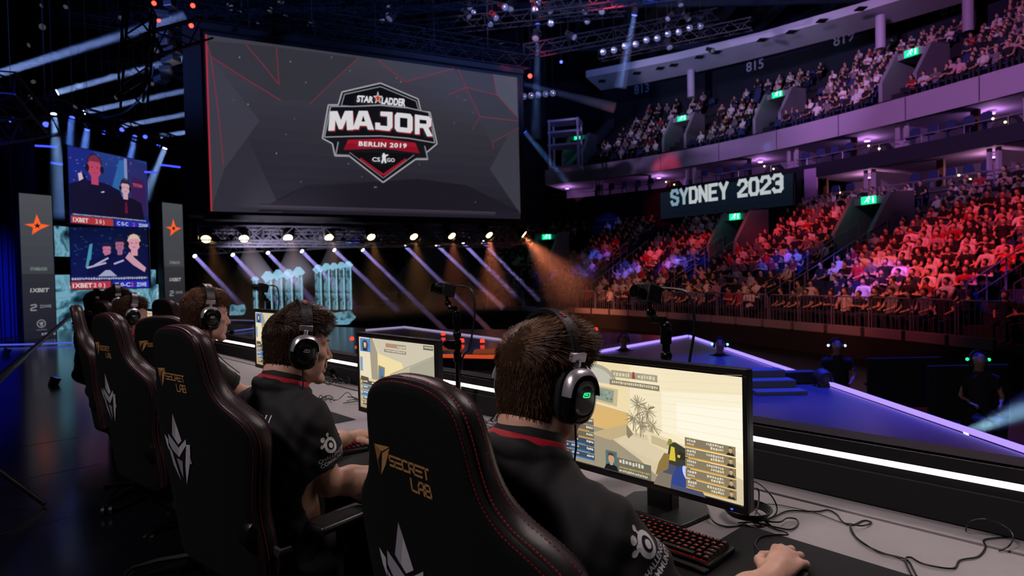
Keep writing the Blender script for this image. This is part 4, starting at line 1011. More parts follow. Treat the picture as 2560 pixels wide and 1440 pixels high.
    d = .0022 * (np.sin(V[:, 2] * 95 + V[:, 0] * 60 + V[:, 1] * 40 + 1.5 * np.sin(V[:, 0] * 35)) + .8 * np.sin(V[:, 0] * 85 - V[:, 2] * 45 + V[:, 1] * 70)); c_ = V - ch; V = V + c_ / np.linalg.norm(c_, axis=1)[:, None] * d[:, None]
    jo = solid('jersey', V, Q, jer, root)
    bvh = BVHTree.FromPolygons([tuple(x) for x in V], [tuple(int(k) for k in q) for q in Q])
    an = np.linspace(0, 2 * PI, 41)[:-1]; L = np.linalg.norm(ny)
    def band(r0, dzz): return np.array([nc + ny * math.cos(q) * (1 + r0 / L) + V3(1, 0, 0) * math.sin(q) * (rx + r0) + nz * dzz for q in an])
    def strap(nm, rings_, m):
        b = MB(); n_ = len(an); b.add(np.concatenate(rings_), [(a * n_ + k, a * n_ + (k + 1) % n_, (a + 1) * n_ + (k + 1) % n_, (a + 1) * n_ + k) for a in range(len(rings_) - 1) for k in range(n_)]); return b.build(nm, m, root, smooth=60)
    co = strap('collar', [band(-.007, -.004), band(-.010, .027), band(-.007, .028), band(.0015, .0095), band(.003, -.004)], jer); co['label'] = 'black ribbed collar'
    strap('collar_stripe', [band(.0015, .0105), band(.0045, .0095), band(.0095, .001), band(.012, -.004), band(.011, -.010)], redtrim)['label'] = 'red collar stripe'
    for i in (0, 1):
        ax = (el[i] - sh[i]); n_ = ax / np.linalg.norm(ax); e1 = sh[i] + ax * fr; u = np.cross(n_, [0, 1, .2]); u /= np.linalg.norm(u); w_ = np.cross(n_, u)
        b = MB(); b.tube([e1 - n_ * .004 + .0725 * (u * math.cos(q) + w_ * math.sin(q)) for q in an], .0022, 6, closed=True); b.build('cuff', jer, root)
    for fn in pl.get('prints', []):
        pr = MB(); fn(pr, bvh, sh, el, c7); pr.build('jersey_print', whitei, root, smooth=0)['label'] = 'white print on the jersey'
    # legs and shoes
    tf = Field((-.3, -.3, .06), (.3, .65, .66), .011)
    tf.ell((0, -.09, .55 + dz), (.17, .14, .10), .03)
    for s in (-1, 1): tf.chain([V3(s * .10, -.08, .545), V3(s * .13, .14, .56), V3(s * .14, .33, .55)], [.085, .078, .06], .03); tf.chain([V3(s * .14, .33, .55), V3(s * .14, .36, .30), V3(s * .14, .34, .10)], [.062, .056, .042], .02)
    v, q, _i = tf.nets(2); solid('trousers', v, q, trou, root)
    for s in (-1, 1):
        sf = Field((s * .14 - .08, .2, -.01), (s * .14 + .08, .58, .15), .008); sf.chain([V3(s * .14, .32, .05), V3(s * .14, .42, .045), V3(s * .14, .50, .035)], [.042, .044, .034], .01); sf.cone((s * .14, .335, .06), (s * .14, .335, .11), .042, .044, .02); sf.plane_cut((0, 0, 0.002), (0, 0, -1))
        v, q, _i = sf.nets(1); solid('shoe', v, q, shoem, root)
    headset(M, base, pl['hs'], pl['badge'], pl.get('mic', True))
    return root
def emblem_eye(pr, bvh, O, X, Z, sc, tail):
    a = np.linspace(0, 2 * PI, 25)[:-1]
    def ringf(cx, cz, r0, r1, rz=1.1):
        v = [(cx + r0 * math.cos(t), cz + r0 * rz * math.sin(t)) for t in a] + [(cx + r1 * math.cos(t), cz + r1 * rz * math.sin(t)) for t in a]; n = len(a)
        return np.array(v) * sc, [(k, (k + 1) % n, n + (k + 1) % n, n + k) for k in range(n)]
    for q in ((0, 0, .5, .30), (0.02, -.03, .17, .001), (-.42, .62, .17, .001), (-.66, .22, .12, .001), (.02, .80, .12, .001)): wrap(pr, bvh, *ringf(*q), 'ececf0', O, X, Z, .0012)
    wrap(pr, bvh, np.array([(-.50, .35), (-.25, .42), (-.35, .15), (-.62, .12)]) * sc, [(0, 1, 2, 3)], 'ececf0', O, X, Z, .0012); wrap(pr, bvh, np.array([(-.05, .45), (.10, .45), (.06, .75), (-.02, .75)]) * sc, [(0, 1, 2, 3)], 'ececf0', O, X, Z, .0012)
    for i, tx in enumerate(tail):
        v, f = text_mesh(tx, .01); k = sc * .26; w = v[:, 0].max() * k; wrap(pr, bvh, v * k + np.array([-w / 2, -sc * (.85 + i * .34)]), f, 'd4d4da', O, X, Z, .0012, .02)
def txt_on(pr, bvh, tx, O, X, Z, hgt, wid=1.0, bold=.02, col='d8d8de', sh=0):
    v, f = text_mesh(tx, bold, sh); v = v * np.array([hgt * wid, hgt]); v = v - np.array([v[:, 0].max() / 2, 0]); wrap(pr, bvh, v, f, col, O, X, Z, .0012, .03)
def slant_mark(pr, bvh, O, X, Z, sc):
    for pg in ([(0, 0), (.25, .1), (.55, .95), (.3, .8)], [(.3, .05), (.5, 0), (.85, .7), (.6, .75)], [(-.1, .35), (.1, .3), (.3, .75), (.15, .7)]): wrap(pr, bvh, np.array(pg) * sc, [(0, 1, 2, 3)], 'd0d0d6', O, X, Z, .0012)
def sleeve_print(tail, k=.38, side=(.93, -.36, .1)):
    def f(pr, bvh, sh, el, c7):
        ax = el[1] - sh[1]; n = ax / np.linalg.norm(ax); O = sh[1] + ax * k
        out = V3(*side); out = out - n * (out @ n); out /= np.linalg.norm(out); Z = -n; X = np.cross(Z, -out) * -1
        X = np.cross(-out, Z); X /= np.linalg.norm(X); X = -X
        if np.cross(Z, X) @ out > 0: X = -X
        emblem_eye(pr, bvh, O, X, Z, .046, tail)
    return f
def back_name(tx, z, hgt, x=0.0, wid=.6):
    return lambda pr, bvh, sh, el, c7: txt_on(pr, bvh, tx, V3(x, c7[1] - .03, c7[2] - z), (1, 0, 0), (0, 0, 1), hgt, wid)
def nape(x, z, sc=.04): return lambda pr, bvh, sh, el, c7: slant_mark(pr, bvh, V3(x, c7[1] - .03, c7[2] - z), (1, 0, 0), (0, 0, 1), sc)
gl = mat('badge_green', '103018', .3, emit='20ff90', estr=1.5); gw = mat('badge_white', 'b8b8c0', .3)
DN = (0, 0, 1)
PL = [
 dict(c=(.095, .0), ze=1.235, pitch=.10, hyaw=-.05, roll=.05, label='nearest person, brown-haired, in black jersey with red collar, right hand on a mouse', el=[(-.26, .18, .81), (.27, .07, .785)], wr=[(-.20, .30, .80), (.315, .375, .797)], hand=[((.3, 1, -.1), DN), ((-.02, 1, .16), (.1, -.05, 1))], dsh=((0, 0, -.03), (-.0, .0, -.035)), curl=(.62, .60, .66, .75),
      hairmat=('hair_chestnut', '4a321f', '80573a'), seed=3, nh=12000, top=.036, tuft=.9, hs='headset with a green-lit ear cup on the nearest person', badge=gl, mic=False, prints=[sleeve_print(('CHALLENGER', 'COMMUNITY'), .17, (.95, .12, .3)), nape(-.05, .10), back_name('NOOH', .30, .09)], sleeve=.86),
 dict(c=(1.185, -.055), ze=1.242, yaw=.10, pitch=.12, hyaw=-.16, roll=.02, label='second person from the camera, goatee, black jersey with round white emblem on the sleeve', el=[(-.27, .20, .83), (.135, .02, .805)], wr=[(-.30, .40, .80), (.215, .25, .795)], dsh=((0, 0, -.01), (-.055, .0, -.01)), hand=[((.2, 1, -.1), DN), ((.0, 1, -.05), DN)],
      hairmat=('hair_dark_brown', '39281d', '66462f'), seed=5, nh=10000, top=.030, tuft=.8, hs='headset with a white badge on the goateed second person', badge=gw, beard=True, prints=[sleeve_print(('CHALLENGER', 'COMMUNITY'), .36, (.93, .12, .1)), nape(-.03, .055), back_name('NOOH', .135, .05, .035)], sleeve=.56),
 dict(c=(2.39, .015), ze=1.30, h=.004, yaw=-.15, pitch=.06, hyaw=.0, label='third person from the camera, curly light-brown hair, seen in profile', dsh=((0, 0, -.02), (-.04, -.03, -.04)), el=[(-.27, .20, .86), (.165, -.03, .83)], wr=[(-.25, .42, .80), (.10, .20, .80)], hand=[((.2, 1, -.1), DN), ((.05, 1, -.05), DN)], curl=(.25, .25, .3, .35),
      hairmat=('hair_light_brown', '4d3020', '8a5c3c'), seed=8, nh=6000, top=.022, tuft=.5, hg=.004, hs='headset with a white badge on the curly-haired third person', badge=gw, prints=[nape(-.03, .06)]),
 dict(c=(4.02, .02), ze=1.25, h=.005, yaw=.0, pitch=.16, label='fourth person, brown-haired, seated between two tall chair backs', el=[(-.27, .20, .84), (.36, .12, .83)], wr=[(-.15, .40, .80), (.43, .35, .79)], hand=[((.2, 1, -.1), DN), ((.12, 1, .0), DN)], curl=(.22, .22, .25, .3),
      hairmat=('hair_mid_brown', '3c281c', '6d4a32'), seed=11, nh=1500, top=.022, tuft=.4, hg=.005, hs='headset on the fourth person, between two chair backs', badge=gw, prints=[back_name('NOOH', .10, .05, .05)], brow=False, mic=False),
 dict(c=(5.03, .12), ze=1.31, h=.006, yaw=-.3, pitch=.05, label='farthest seated person, dark-haired, face turned to the right', el=[(-.27, .20, .88), (.28, .16, .88)], wr=[(-.15, .40, .81), (.15, .42, .81)], hand=[((.2, 1, -.1), DN), ((-.1, 1, -.05), DN)],
      hairmat=('hair_black_brown', '221813', '453024'), seed=13, nh=1200, top=.022, tuft=.6, hg=.005, hs='headset on the farthest dark-haired person', badge=gw, brow=False, mic=False),
 dict(c=(6.5, .22), ze=1.27, h=.007, yaw=.0, pitch=.0, label='person in headset almost hidden behind the farthest chairs', el=[(-.27, .20, .84), (.28, .16, .84)], wr=[(-.15, .40, .80), (.15, .42, .80)], hand=[((.2, 1, -.1), DN), ((-.1, 1, -.05), DN)],
      hairmat=('hair_black_brown', '221813', '453024'), seed=17, nh=600, top=.018, hg=.006, hs='headset with a green glint behind the farthest chairs', badge=gl, brow=False, mic=False),
]
for pl in PL: player(pl)

# ---------------------------------------------------------------- big hanging screen
truss_m = mat('truss_aluminium', '6c6c76', .35, .85); truss_k = mat('truss_black', '24242a', .45, .6); dark = mat('housing_black', '060607', .6)
def truss(name, label, a, b, w=.45, m=None, n=None, group=None, up=(0, 0, 1), r=.028):
    a, b = np.asarray(a, float), np.asarray(b, float); d = b - a; L = np.linalg.norm(d); d /= L; u = np.asarray(up, float); u = u - d * (u @ d); u /= np.linalg.norm(u); v = np.cross(d, u)
    M = MB(); h = w / 2; cs = [(h, h), (h, -h), (-h, -h), (-h, h)]; P = lambda t, c: a + d * t + u * c[0] + v * c[1]
    for c in cs: M.bar(P(0, c), P(L, c), r * 1.7)
    n = n or max(2, int(L / w)); k = L / n
    for i in range(n):
        for j in range(4):
            c0, c1 = cs[j], cs[(j + 1) % 4]
            M.bar(P(i * k, c0 if i % 2 else c1), P((i + 1) * k, c1 if i % 2 else c0), r)
            if i % 4 == 0: M.bar(P(i * k, c0), P(i * k, c1), r)
    o = M.build(name, m or truss_k, smooth=0)
    return tag(o, label, 'truss', group)
DL = 20.5
A0, A1 = at(515, 100, DL), at(525, 540, DL); B0, B1 = at(1293, 185, DL * 1.25), at(1303, 537, DL * 1.25)
zb, zt = (A1[2] + B1[2]) / 2, (A0[2] + B0[2]) / 2
sl = np.array([(A0[0] + A1[0]) / 2, (A0[1] + A1[1]) / 2, zb]); sr = np.array([(B0[0] + B1[0]) / 2, (B0[1] + B1[1]) / 2, zb])
SX = sr - sl; SW = np.linalg.norm(SX); SX /= SW; SH = zt - zb
SM = frame(sl, SX, (0, 0, 1))                      # x along the screen, y away from the viewer, z up
if (SM[:3, 3] - CP) @ SM[:3, 1] < 0: SM[:3, 1] *= -1
big = thing('hanging_screen', 'giant hanging screen showing a shield-shaped tournament crest on dark grey', 'screen')
big.matrix_world = Matrix(SM.tolist())
b = MB(); b.box((SW / 2, .35, SH / 2), (SW + .25, .6, SH + .25)); b.box((-.42, .45, SH / 2 + .1), (.55, 1.0, SH + .5)); b.box((SW + .2, .45, SH / 2), (.12, .8, SH + .3)); b.box((SW / 2, .3, -.2), (SW + .4, .9, .16)); b.box((SW / 2, .3, SH + .25), (SW + .4, .9, .2))
b.build('screen_casing', dark, big)
S3 = lambda pl: [onplane(480 + a / 2.483, 60 + c / 2.483, SM) for a, c in pl]
s3 = lambda a, c: onplane(480 + a / 2.483, 60 + c / 2.483, SM)
p = Pic(None, .004, .03)
p.grad(0, 0, SW, SH, '201e2a', '43424c', 14)
for q, c in (([(90, 100), (0, 1200), (560, 1200), (120, 210)], '34333e'), ([(90, 100), (120, 215), (520, 470), (760, 470), (1030, 210), (500, 140)], '37373f'), ([(120, 215), (210, 330), (420, 600), (200, 900), (105, 1180), (90, 110)], '403f4b'), ([(1620, 275), (2020, 310), (2045, 1180), (1850, 900), (1960, 700), (1780, 576), (1700, 395)], '3e3e4a'), ([(1700, 395), (1890, 440), (2022, 590), (2030, 660), (1860, 735), (1780, 576)], '3a3a44'), ([(1890, 440), (1867, 300), (2015, 318), (2022, 580)], '50525e'), ([(1150, 220), (1320, 360), (1620, 275)], '42434e')):
    P = np.clip(np.array(S3(q)), 0, [SW, SH]); p.poly(P, c)
k0 = p.k; P = np.clip(np.array(S3([(400, 1165), (700, 1010), (1400, 960), (1700, 1000), (2040, 1165)])), 0, [SW, SH]); p.poly(P, '201d27')
for i in range(9): p.rect(SW * .13, SH * (.018 + .003 * i), SW * .9, SH * (.018 + .003 * (i + 1)), lin((.17 + .012 * i, .155 + .01 * i, .20 + .01 * i))); p.k -= 1
p.k += 1
rl = '843040'; r2 = 'a83a44'
p.rect(0, 0, .055, SH, 'b03040')
for q, w in (([(90, 110), (118, 205), (165, 560), (195, 870)], .05), ([(118, 205), (330, 340), (550, 475)], .06), ([(335, 130), (430, 240), (540, 378)], .05), ([(524, 150), (540, 378)], .045), ([(1030, 212), (880, 350), (730, 500)], .035), ([(1150, 222), (1320, 360), (1625, 275)], .05), ([(1650, 278), (1700, 395), (1785, 576), (2024, 604)], .05), ([(1590, 440), (1700, 395), (1890, 442), (2024, 582)], .05), ([(1867, 300), (1890, 442)], .045), ([(1785, 576), (1735, 660)], .03), ([(2026, 648), (1862, 735), (1870, 780)], .035)):
    p.lines(np.clip(np.array(S3(q)), 0, [SW, SH]), w * .62, rl)
rr = random.Random(4)
for i in range(26): p.oval(rr.uniform(.3, SW - .3), rr.uniform(.6, SH - .2), .025, .03, rr.choice(['6c6a74', '5a5862', '807c88']), 8); p.k -= 1
p.k += 1
# crest
shield = [(1168, 370), (930, 425), (906, 505), (845, 505), (808, 712), (870, 745), (886, 820), (975, 822), (1184, 985), (1384, 842), (1460, 842), (1452, 800), (1518, 745), (1474, 550), (1418, 545), (1400, 468)]
p.poly(S3(shield), '17171d'); p.lines(S3(shield), .05, 'a9a9b0', True)
ins = [(1168, 392), (945, 440), (925, 510), (1000, 515), (1168, 505), (1330, 520), (1405, 545), (1388, 482)]
p.poly(S3(ins), '0e0e13'); p.lines(S3(ins), .035, '8a8a92', True)
p.poly(S3([(858, 515), (1000, 515), (1168, 508), (1340, 525), (1465, 552), (1503, 740), (1340, 712), (1168, 698), (1000, 700), (820, 705)]), '121218'); p.lines(S3([(858, 515), (1000, 515), (1168, 508), (1340, 525), (1465, 552), (1503, 740), (1340, 712), (1168, 698), (1000, 700), (820, 705), (858, 515)]), .04, '9a9aa2')
p.poly(S3([(985, 820), (1184, 955), (1370, 830), (1350, 805), (1010, 800)]), '0f0f14'); p.lines(S3([(1040, 838), (1184, 940), (1325, 842)]), .09, 'a8182c'); p.lines(S3([(975, 800), (1184, 958), (1375, 815)]), .03, '7a7a84')
p.lines(S3([(905, 735), (890, 815), (975, 818)]), .045, '8a8a92'); p.lines(S3([(1440, 760), (1458, 838), (1385, 838)]), .045, '8a8a92')
p.poly(S3([(965, 722), (1180, 716), (1382, 742), (1408, 806), (1180, 775), (938, 785)]), '8f1428'); p.poly(S3([(965, 722), (1180, 716), (1382, 742), (1392, 770), (1180, 740), (955, 748)]), 'a51a2e')
def slabtext(txt, quad, col, bold=.0, space=1.0):
    "letters fitted into a four-sided field given in picture corners (top left, top right, bottom right, bottom left)"
    v, f = text_mesh(txt, bold, 0, space); W_ = v[:, 0].max(); u = v[:, 0] / W_; t = np.clip(v[:, 1], -.05, 1.05); Q = np.array(S3(quad))
    P = (1 - t)[:, None] * ((1 - u)[:, None] * Q[3] + u[:, None] * Q[2]) + t[:, None] * ((1 - u)[:, None] * Q[0] + u[:, None] * Q[1]); p._put(P, f, col)
GL = {'M': [[(0, 0), (.07, 1), (.36, 1), (.5, .52), (.66, 1), (.97, 1), (1, 0), (.74, 0), (.72, .55), (.56, .06), (.42, .06), (.28, .55), (.25, 0)]], 'A': [[(0, 0), (.30, 1), (.70, 1), (1, 0), (.72, 0), (.66, .2), (.34, .2), (.28, 0)], 'c', [(.41, .42), (.59, .42), (.5, .75)]],
      'J': [[(.3, 1), (1, 1), (1, .22), (.82, 0), (0, 0), (0, .38), (.28, .38), (.28, .24), (.7, .24), (.7, .76), (.3, .76)]], 'O': [[(.12, 0), (0, .16), (0, .84), (.12, 1), (.88, 1), (1, .84), (1, .16), (.88, 0)], 'c', [(.29, .25), (.71, .25), (.71, .75), (.29, .75)]],
      'R': [[(0, 0), (0, 1), (.86, 1), (1, .86), (1, .48), (.82, .36), (1.08, -.12), (.74, -.12), (.50, .34), (.28, .34), (.28, 0)], 'c', [(.28, .56), (.70, .56), (.70, .77), (.28, .77)]]}
for (dx, c1, c2) in ((7, '8f2028', '8f2028'), (0, 'e6e4e8', '121218')):
    for ch, (x0, x1, t0, b0, t1, b1) in zip('MAJOR', ((842, 998, 548, 668, 545, 662), (992, 1124, 545, 658, 546, 662), (1132, 1238, 548, 660, 553, 672), (1252, 1362, 555, 672, 566, 684), (1376, 1478, 568, 690, 583, 690))):
        for gset in GL[ch]:
            if gset == 'c': continue
            hole = gset is not GL[ch][0]
            pts = []
            for u, t in gset:
                top = t0 + (t1 - t0) * u; bot = b0 + (b1 - b0) * u; pts.append((x0 + (x1 - x0) * u + dx, bot + (top - bot) * t + dx))
            p.poly(S3(pts), c2 if hole else c1)
slabtext('STAR', [(1020, 450), (1122, 458), (1118, 496), (1016, 490)], 'ececf0', .055); slabtext('LADDER', [(1172, 462), (1320, 472), (1316, 518), (1168, 502)], 'ececf0', .055)
st = [(1147 + (42 if i % 2 == 0 else 16) * math.sin(i * PI / 5) * .72, 468 - (42 if i % 2 == 0 else 16) * math.cos(i * PI / 5)) for i in range(10)]; p.poly(S3(st), 'f0f0f0'); st = [(1147 + (31 if i % 2 == 0 else 12) * math.sin(i * PI / 5) * .72, 469 - (31 if i % 2 == 0 else 12) * math.cos(i * PI / 5)) for i in range(10)]; p.poly(S3(st), 'd8382c')
slabtext('BERLIN 2019', [(1030, 734), (1325, 748), (1323, 775), (1028, 762)], 'f0ecee', .04, 1.15)
slabtext('CS', [(1112, 832), (1160, 834), (1160, 860), (1112, 858)], 'e8e8ec', .02); slabtext('GO', [(1202, 837), (1251, 839), (1250, 862), (1202, 860)], 'e8e8ec', .02)
p.poly(S3([(1178, 808), (1188, 808), (1190, 818), (1210, 816), (1210, 822), (1196, 828), (1194, 842), (1200, 868), (1190, 870), (1183, 850), (1176, 870), (1166, 869), (1174, 842), (1172, 826)]), 'e8e8ec')
p.build('screen_picture', mat_pic('big_screen_glow', .82), big)
up = np.array([0, 0, 1.0]); sn = -SM[:3, 1]
for i, (dz, dy, nm) in enumerate(((.75, .3, 'upper black truss running along the top of the giant screen'), (1.55, 1.2, 'second black truss just above and behind the giant screen'))):
    truss('truss', nm, sl + up * (SH + dz) - sn * dy - SX * .8, sr + up * (SH + dz) - sn * dy + SX * .6, .55)
for i, (dz, dy, nm) in enumerate(((-.75, .0, 'front silver truss under the giant screen'), (-.80, .9, 'second silver truss under the giant screen, behind the front one'), (-.85, 2.0, 'rear silver truss under the giant screen'))):
    truss('truss', nm, sl - up * (-dz) - sn * dy - SX * .4, sr - up * (-dz) - sn * dy + SX * .5, .5, truss_m)
for k in np.linspace(.1, .9, 5):
    c = sl + SX * SW * k; b = MB(); b.bar(c + up * (SH + 1.0) - sn * .4, c + up * 12 - sn * .4, .04); tag(b.build('hanging_cable', dark, smooth=0), 'dark cable holding up the giant screen', 'cable', 'cables above the giant screen')
lamp('SPOT', 'truss_fill', tuple(sl + SX * 1.6 - up * 2.6 + sn * 1.6), tuple(sl + SX * 2.4 - up * .8 - sn * .9), 2200, (.85, .75, 1.0), .2, 80)  # unseen lamp added to brighten the trusses under the screen

# ---------------------------------------------------------------- the two stacked screens and tall banners on the left
def board(name, label, cat, px, D, W_, H_, zc_, ang, th=.12, group=None):
    "upright board: middle at pixel column px and depth D"
    c = at(px, 700, D); x = np.array([math.cos(ang), math.sin(ang), 0]); o = c - x * W_ / 2; o[2] = zc_
    M = frame(o, x, (0, 0, 1)); t = thing(name, label, cat, group=group); t.matrix_world = Matrix(M.tolist())
    MB().box((W_ / 2, th / 2, H_ / 2), (W_ + .06, th, H_ + .06)).build('casing', dark, t)
    return t, M
def fit(corners, D):
    "board frame from four seen corners (tl, tr, br, bl); nearer edge judged from its height"
    tl, tr, br, bl = [np.array(c, float) for c in corners]; hl, hr = bl[1] - tl[1], br[1] - tr[1]
    P = [at(*tl, D), at(*tr, D * hl / hr), at(*br, D * hl / hr), at(*bl, D)]
    l = (P[0] + P[3]) / 2; r = (P[1] + P[2]) / 2; x = r - l; x[2] = 0; W_ = np.linalg.norm(x); z0 = (P[2][2] + P[3][2]) / 2; H_ = (P[0][2] + P[1][2]) / 2 - z0
    return frame([l[0], l[1], z0], x, (0, 0, 1)), W_, H_
def fitted(name, label, cat, corners, D, th=.15):
    M, W_, H_ = fit(corners, D); t = thing(name, label, cat); t.matrix_world = Matrix(M.tolist())
    MB().box((W_ / 2, th / 2 + .02, H_ / 2), (W_ + .05, th, H_ + .05)).build('casing', dark, t)
    return t, M, W_, H_
def person2d(q, x, z, h, shirt, skin, hair, W=1.0):
    q.poly([(x - h * .44 * W, z), (x + h * .44 * W, z), (x + h * .36 * W, z + h * .44), (x + h * .14 * W, z + h * .53), (x - h * .14 * W, z + h * .53), (x - h * .36 * W, z + h * .44)], shirt)
    q.rect(x - h * .06, z + h * .48, x + h * .06, z + h * .62, skin); q.oval(x, z + h * .74, h * .115, h * .155, skin)
    q.poly([(x - h * .125, z + h * .76), (x - h * .11, z + h * .90), (x, z + h * .945), (x + h * .11, z + h * .90), (x + h * .125, z + h * .76), (x + h * .08, z + h * .84), (x - h * .08, z + h * .84)], hair)
    for s in (-1, 1): q.oval(x + s * h * .125, z + h * .73, h * .035, h * .06, '16161c')
    q.lines([(x + h * .13 * math.sin(t), z + h * .76 + h * .2 * math.cos(t)) for t in np.linspace(-1.3, 1.3, 9)], h * .02, '24202c')
    for s in (-1, 1): q.rect(x + s * h * .045 - h * .018, z + h * .745, x + s * h * .045 + h * .018, z + h * .757, '241a1c')
    q.rect(x - h * .03, z + h * .655, x + h * .03, z + h * .665, '8a4a44')
def scorebar(q, W, z0, z1, r):
    q.rect(0, z0, W * .50, z1, 'b8383c'); q.rect(W * .53, z0, W, z1, '2430b4'); h = (z1 - z0)
    q.text('1XBET', W * .02, z0 + h * .2, h * .6, 'f0e4e4', .03, wid=1.0); q.text('2 0 )', W * .28, z0 + h * .22, h * .55, 'f0d8d8', .02); q.text('C 0-C', W * .55, z0 + h * .22, h * .55, 'd8dcf8', .02); q.text('2', W * .76, z0 + h * .22, h * .55, 'e05858', .02); q.text('ZOWIE', W * .84, z0 + h * .2, h * .55, 'd8dcf8', .03, width=W * .13)
t, M, w1, h1 = fitted('video_screen', 'upper left-hand screen showing two red-and-blue-lit players in headsets', 'screen', ((170, 373), (368, 397), (370, 565), (175, 566)), 17.3)
q = Pic(None, .0012); q.clip = (w1, h1); r = random.Random(9)
q.grad(0, 0, w1, h1, '16226c', '26408c', 10); q.poly([(0, 0), (w1 * .38, 0), (w1 * .3, h1), (0, h1)], '1a2a86'); q.poly([(w1 * .45, h1 * .3), (w1 * .62, h1 * .95), (w1 * .72, h1 * .95), (w1 * .7, h1 * .2)], '2f6ab0'); q.poly([(w1 * .66, h1 * .3), (w1 * .72, h1), (w1, h1 * .96), (w1, h1 * .2)], '2a2f6e'); q.rect(w1 * .68, h1 * .4, w1 * .72, h1 * .98, '8a94c8')
for i in range(60): q.oval(r.uniform(0, w1), r.uniform(h1 * .3, h1), .03, .02, r.choice(['3a5ab4', '2038a0', '4a78c4', '6a5ab0']), 7); q.k -= 1
q.k += 1
q.poly([(w1 * .76, h1 * .22), (w1 * .97, h1 * .22), (w1 * .96, h1 * .72), (w1 * .78, h1 * .74)], '3a2058'); q.text('TITAN', w1 * .79, h1 * .60, h1 * .05, 'e05868', .03, width=w1 * .13)
person2d(q, w1 * .30, h1 * .13, h1 * .86, '0e1030', 'c0486c', '7a2c48', 1.25); q.poly([(w1 * .12, h1 * .42), (w1 * .22, h1 * .52), (w1 * .18, h1 * .66), (w1 * .12, h1 * .68)], '141236'); q.poly([(w1 * .11, h1 * .56), (w1 * .16, h1 * .60), (w1 * .14, h1 * .68), (w1 * .10, h1 * .66)], 'd8c0d0')
person2d(q, w1 * .68, h1 * .10, h1 * .62, '120f28', 'd8a8b8', '2a2440', 1.15); q.poly([(w1 * .36, h1 * .45), (w1 * .39, h1 * .47), (w1 * .41, h1 * .46), (w1 * .38, h1 * .445)], 'd0c8e0'); q.poly([(w1 * .66, h1 * .2), (w1 * .70, h1 * .2), (w1 * .69, h1 * .36), (w1 * .67, h1 * .36)], '6a1a34')
q.rect(0, h1 * .10, w1, h1 * .13, '181c48'); dash(q, w1 * .02, w1 * .95, h1 * .105, h1 * .022, 'a8b0d0', r); scorebar(q, w1, 0, h1 * .095, r)
q.build('screen_picture', mat_pic('video_glow', .8), t)
t, M, w2, h2 = fitted('video_screen', 'lower left-hand screen showing a blond player and teammates on dark blue', 'screen', ((176, 570), (370, 568), (371, 717), (178, 725)), 17.25)
q = Pic(None, .0012); q.clip = (w2, h2)
q.grad(0, 0, w2, h2, '10184c', '0c1436', 8)
for i in range(70): q.oval(r.uniform(0, w2), r.uniform(h2 * .4, h2), .035, .02, r.choice(['16305c', '1c4460', '101c50', '24406a']), 7); q.k -= 1
q.k += 1
q.poly([(w2 * .18, h2 * .35), (w2 * .24, h2 * .72), (w2 * .28, h2 * .74), (w2 * .24, h2 * .36)], '4a9ab0')
person2d(q, w2 * .46, h2 * .22, h2 * .56, '0c1234', 'c87898', '1c1c34', 1.2); person2d(q, w2 * .63, h2 * .26, h2 * .60, '0c1030', 'a86888', '1a1830', 1.2)
person2d(q, w2 * .82, h2 * .16, h2 * .78, '10143c', 'e0a0b0', 'e0c8b8', 1.15); q.poly([(w2 * .70, h2 * .50), (w2 * .80, h2 * .38), (w2 * .95, h2 * .26), (w2 * .97, h2 * .33), (w2 * .82, h2 * .50), (w2 * .76, h2 * .60)], 'd8a0b0')
for a_, b_ in (((.30, .38), (.48, .50)), ((.20, .34), (.45, .42)), ((.55, .40), (.68, .46))): q.line((w2 * a_[0], h2 * a_[1]), (w2 * b_[0], h2 * b_[1]), .05, 'b8b4d8')
q.poly([(w2 * .30, h2 * .16), (w2 * .62, h2 * .16), (w2 * .50, h2 * .30), (w2 * .44, h2 * .30)], 'a8aecc'); q.rect(0, h2 * .13, w2, h2 * .20, '202654'); dash(q, w2 * .01, w2 * .98, h2 * .145, h2 * .04, 'b8bcd8', r); scorebar(q, w2, 0, h2 * .12, r)
q.build('screen_picture', mat_pic('video_glow', .8), t)
def emblem(q, cx, cz, k):
    o = (2.2, .30, .05); d = (1.5, .16, .03)
    q.poly([(cx - .02 * k, cz + k), (cx + .28 * k, cz + .12 * k), (cx + k, cz + .02 * k), (cx + .22 * k, cz - .42 * k), (cx - .45 * k, cz - .95 * k), (cx - .35 * k, cz - .25 * k), (cx - k, cz), (cx - .28 * k, cz + .12 * k)], d)
    q.poly([(cx - .02 * k, cz + .93 * k), (cx + .26 * k, cz + .08 * k), (cx + .9 * k, cz), (cx + .2 * k, cz - .38 * k), (cx - .4 * k, cz - .86 * k), (cx - .3 * k, cz - .25 * k), (cx - .9 * k, cz - .02 * k), (cx - .24 * k, cz + .09 * k)], o)
    q.poly([(cx + (.30 if i % 2 == 0 else .12) * k * math.sin(i * PI / 5), cz - .08 * k + (.30 if i % 2 == 0 else .12) * k * math.cos(i * PI / 5)) for i in range(10)], '2a2a2e')
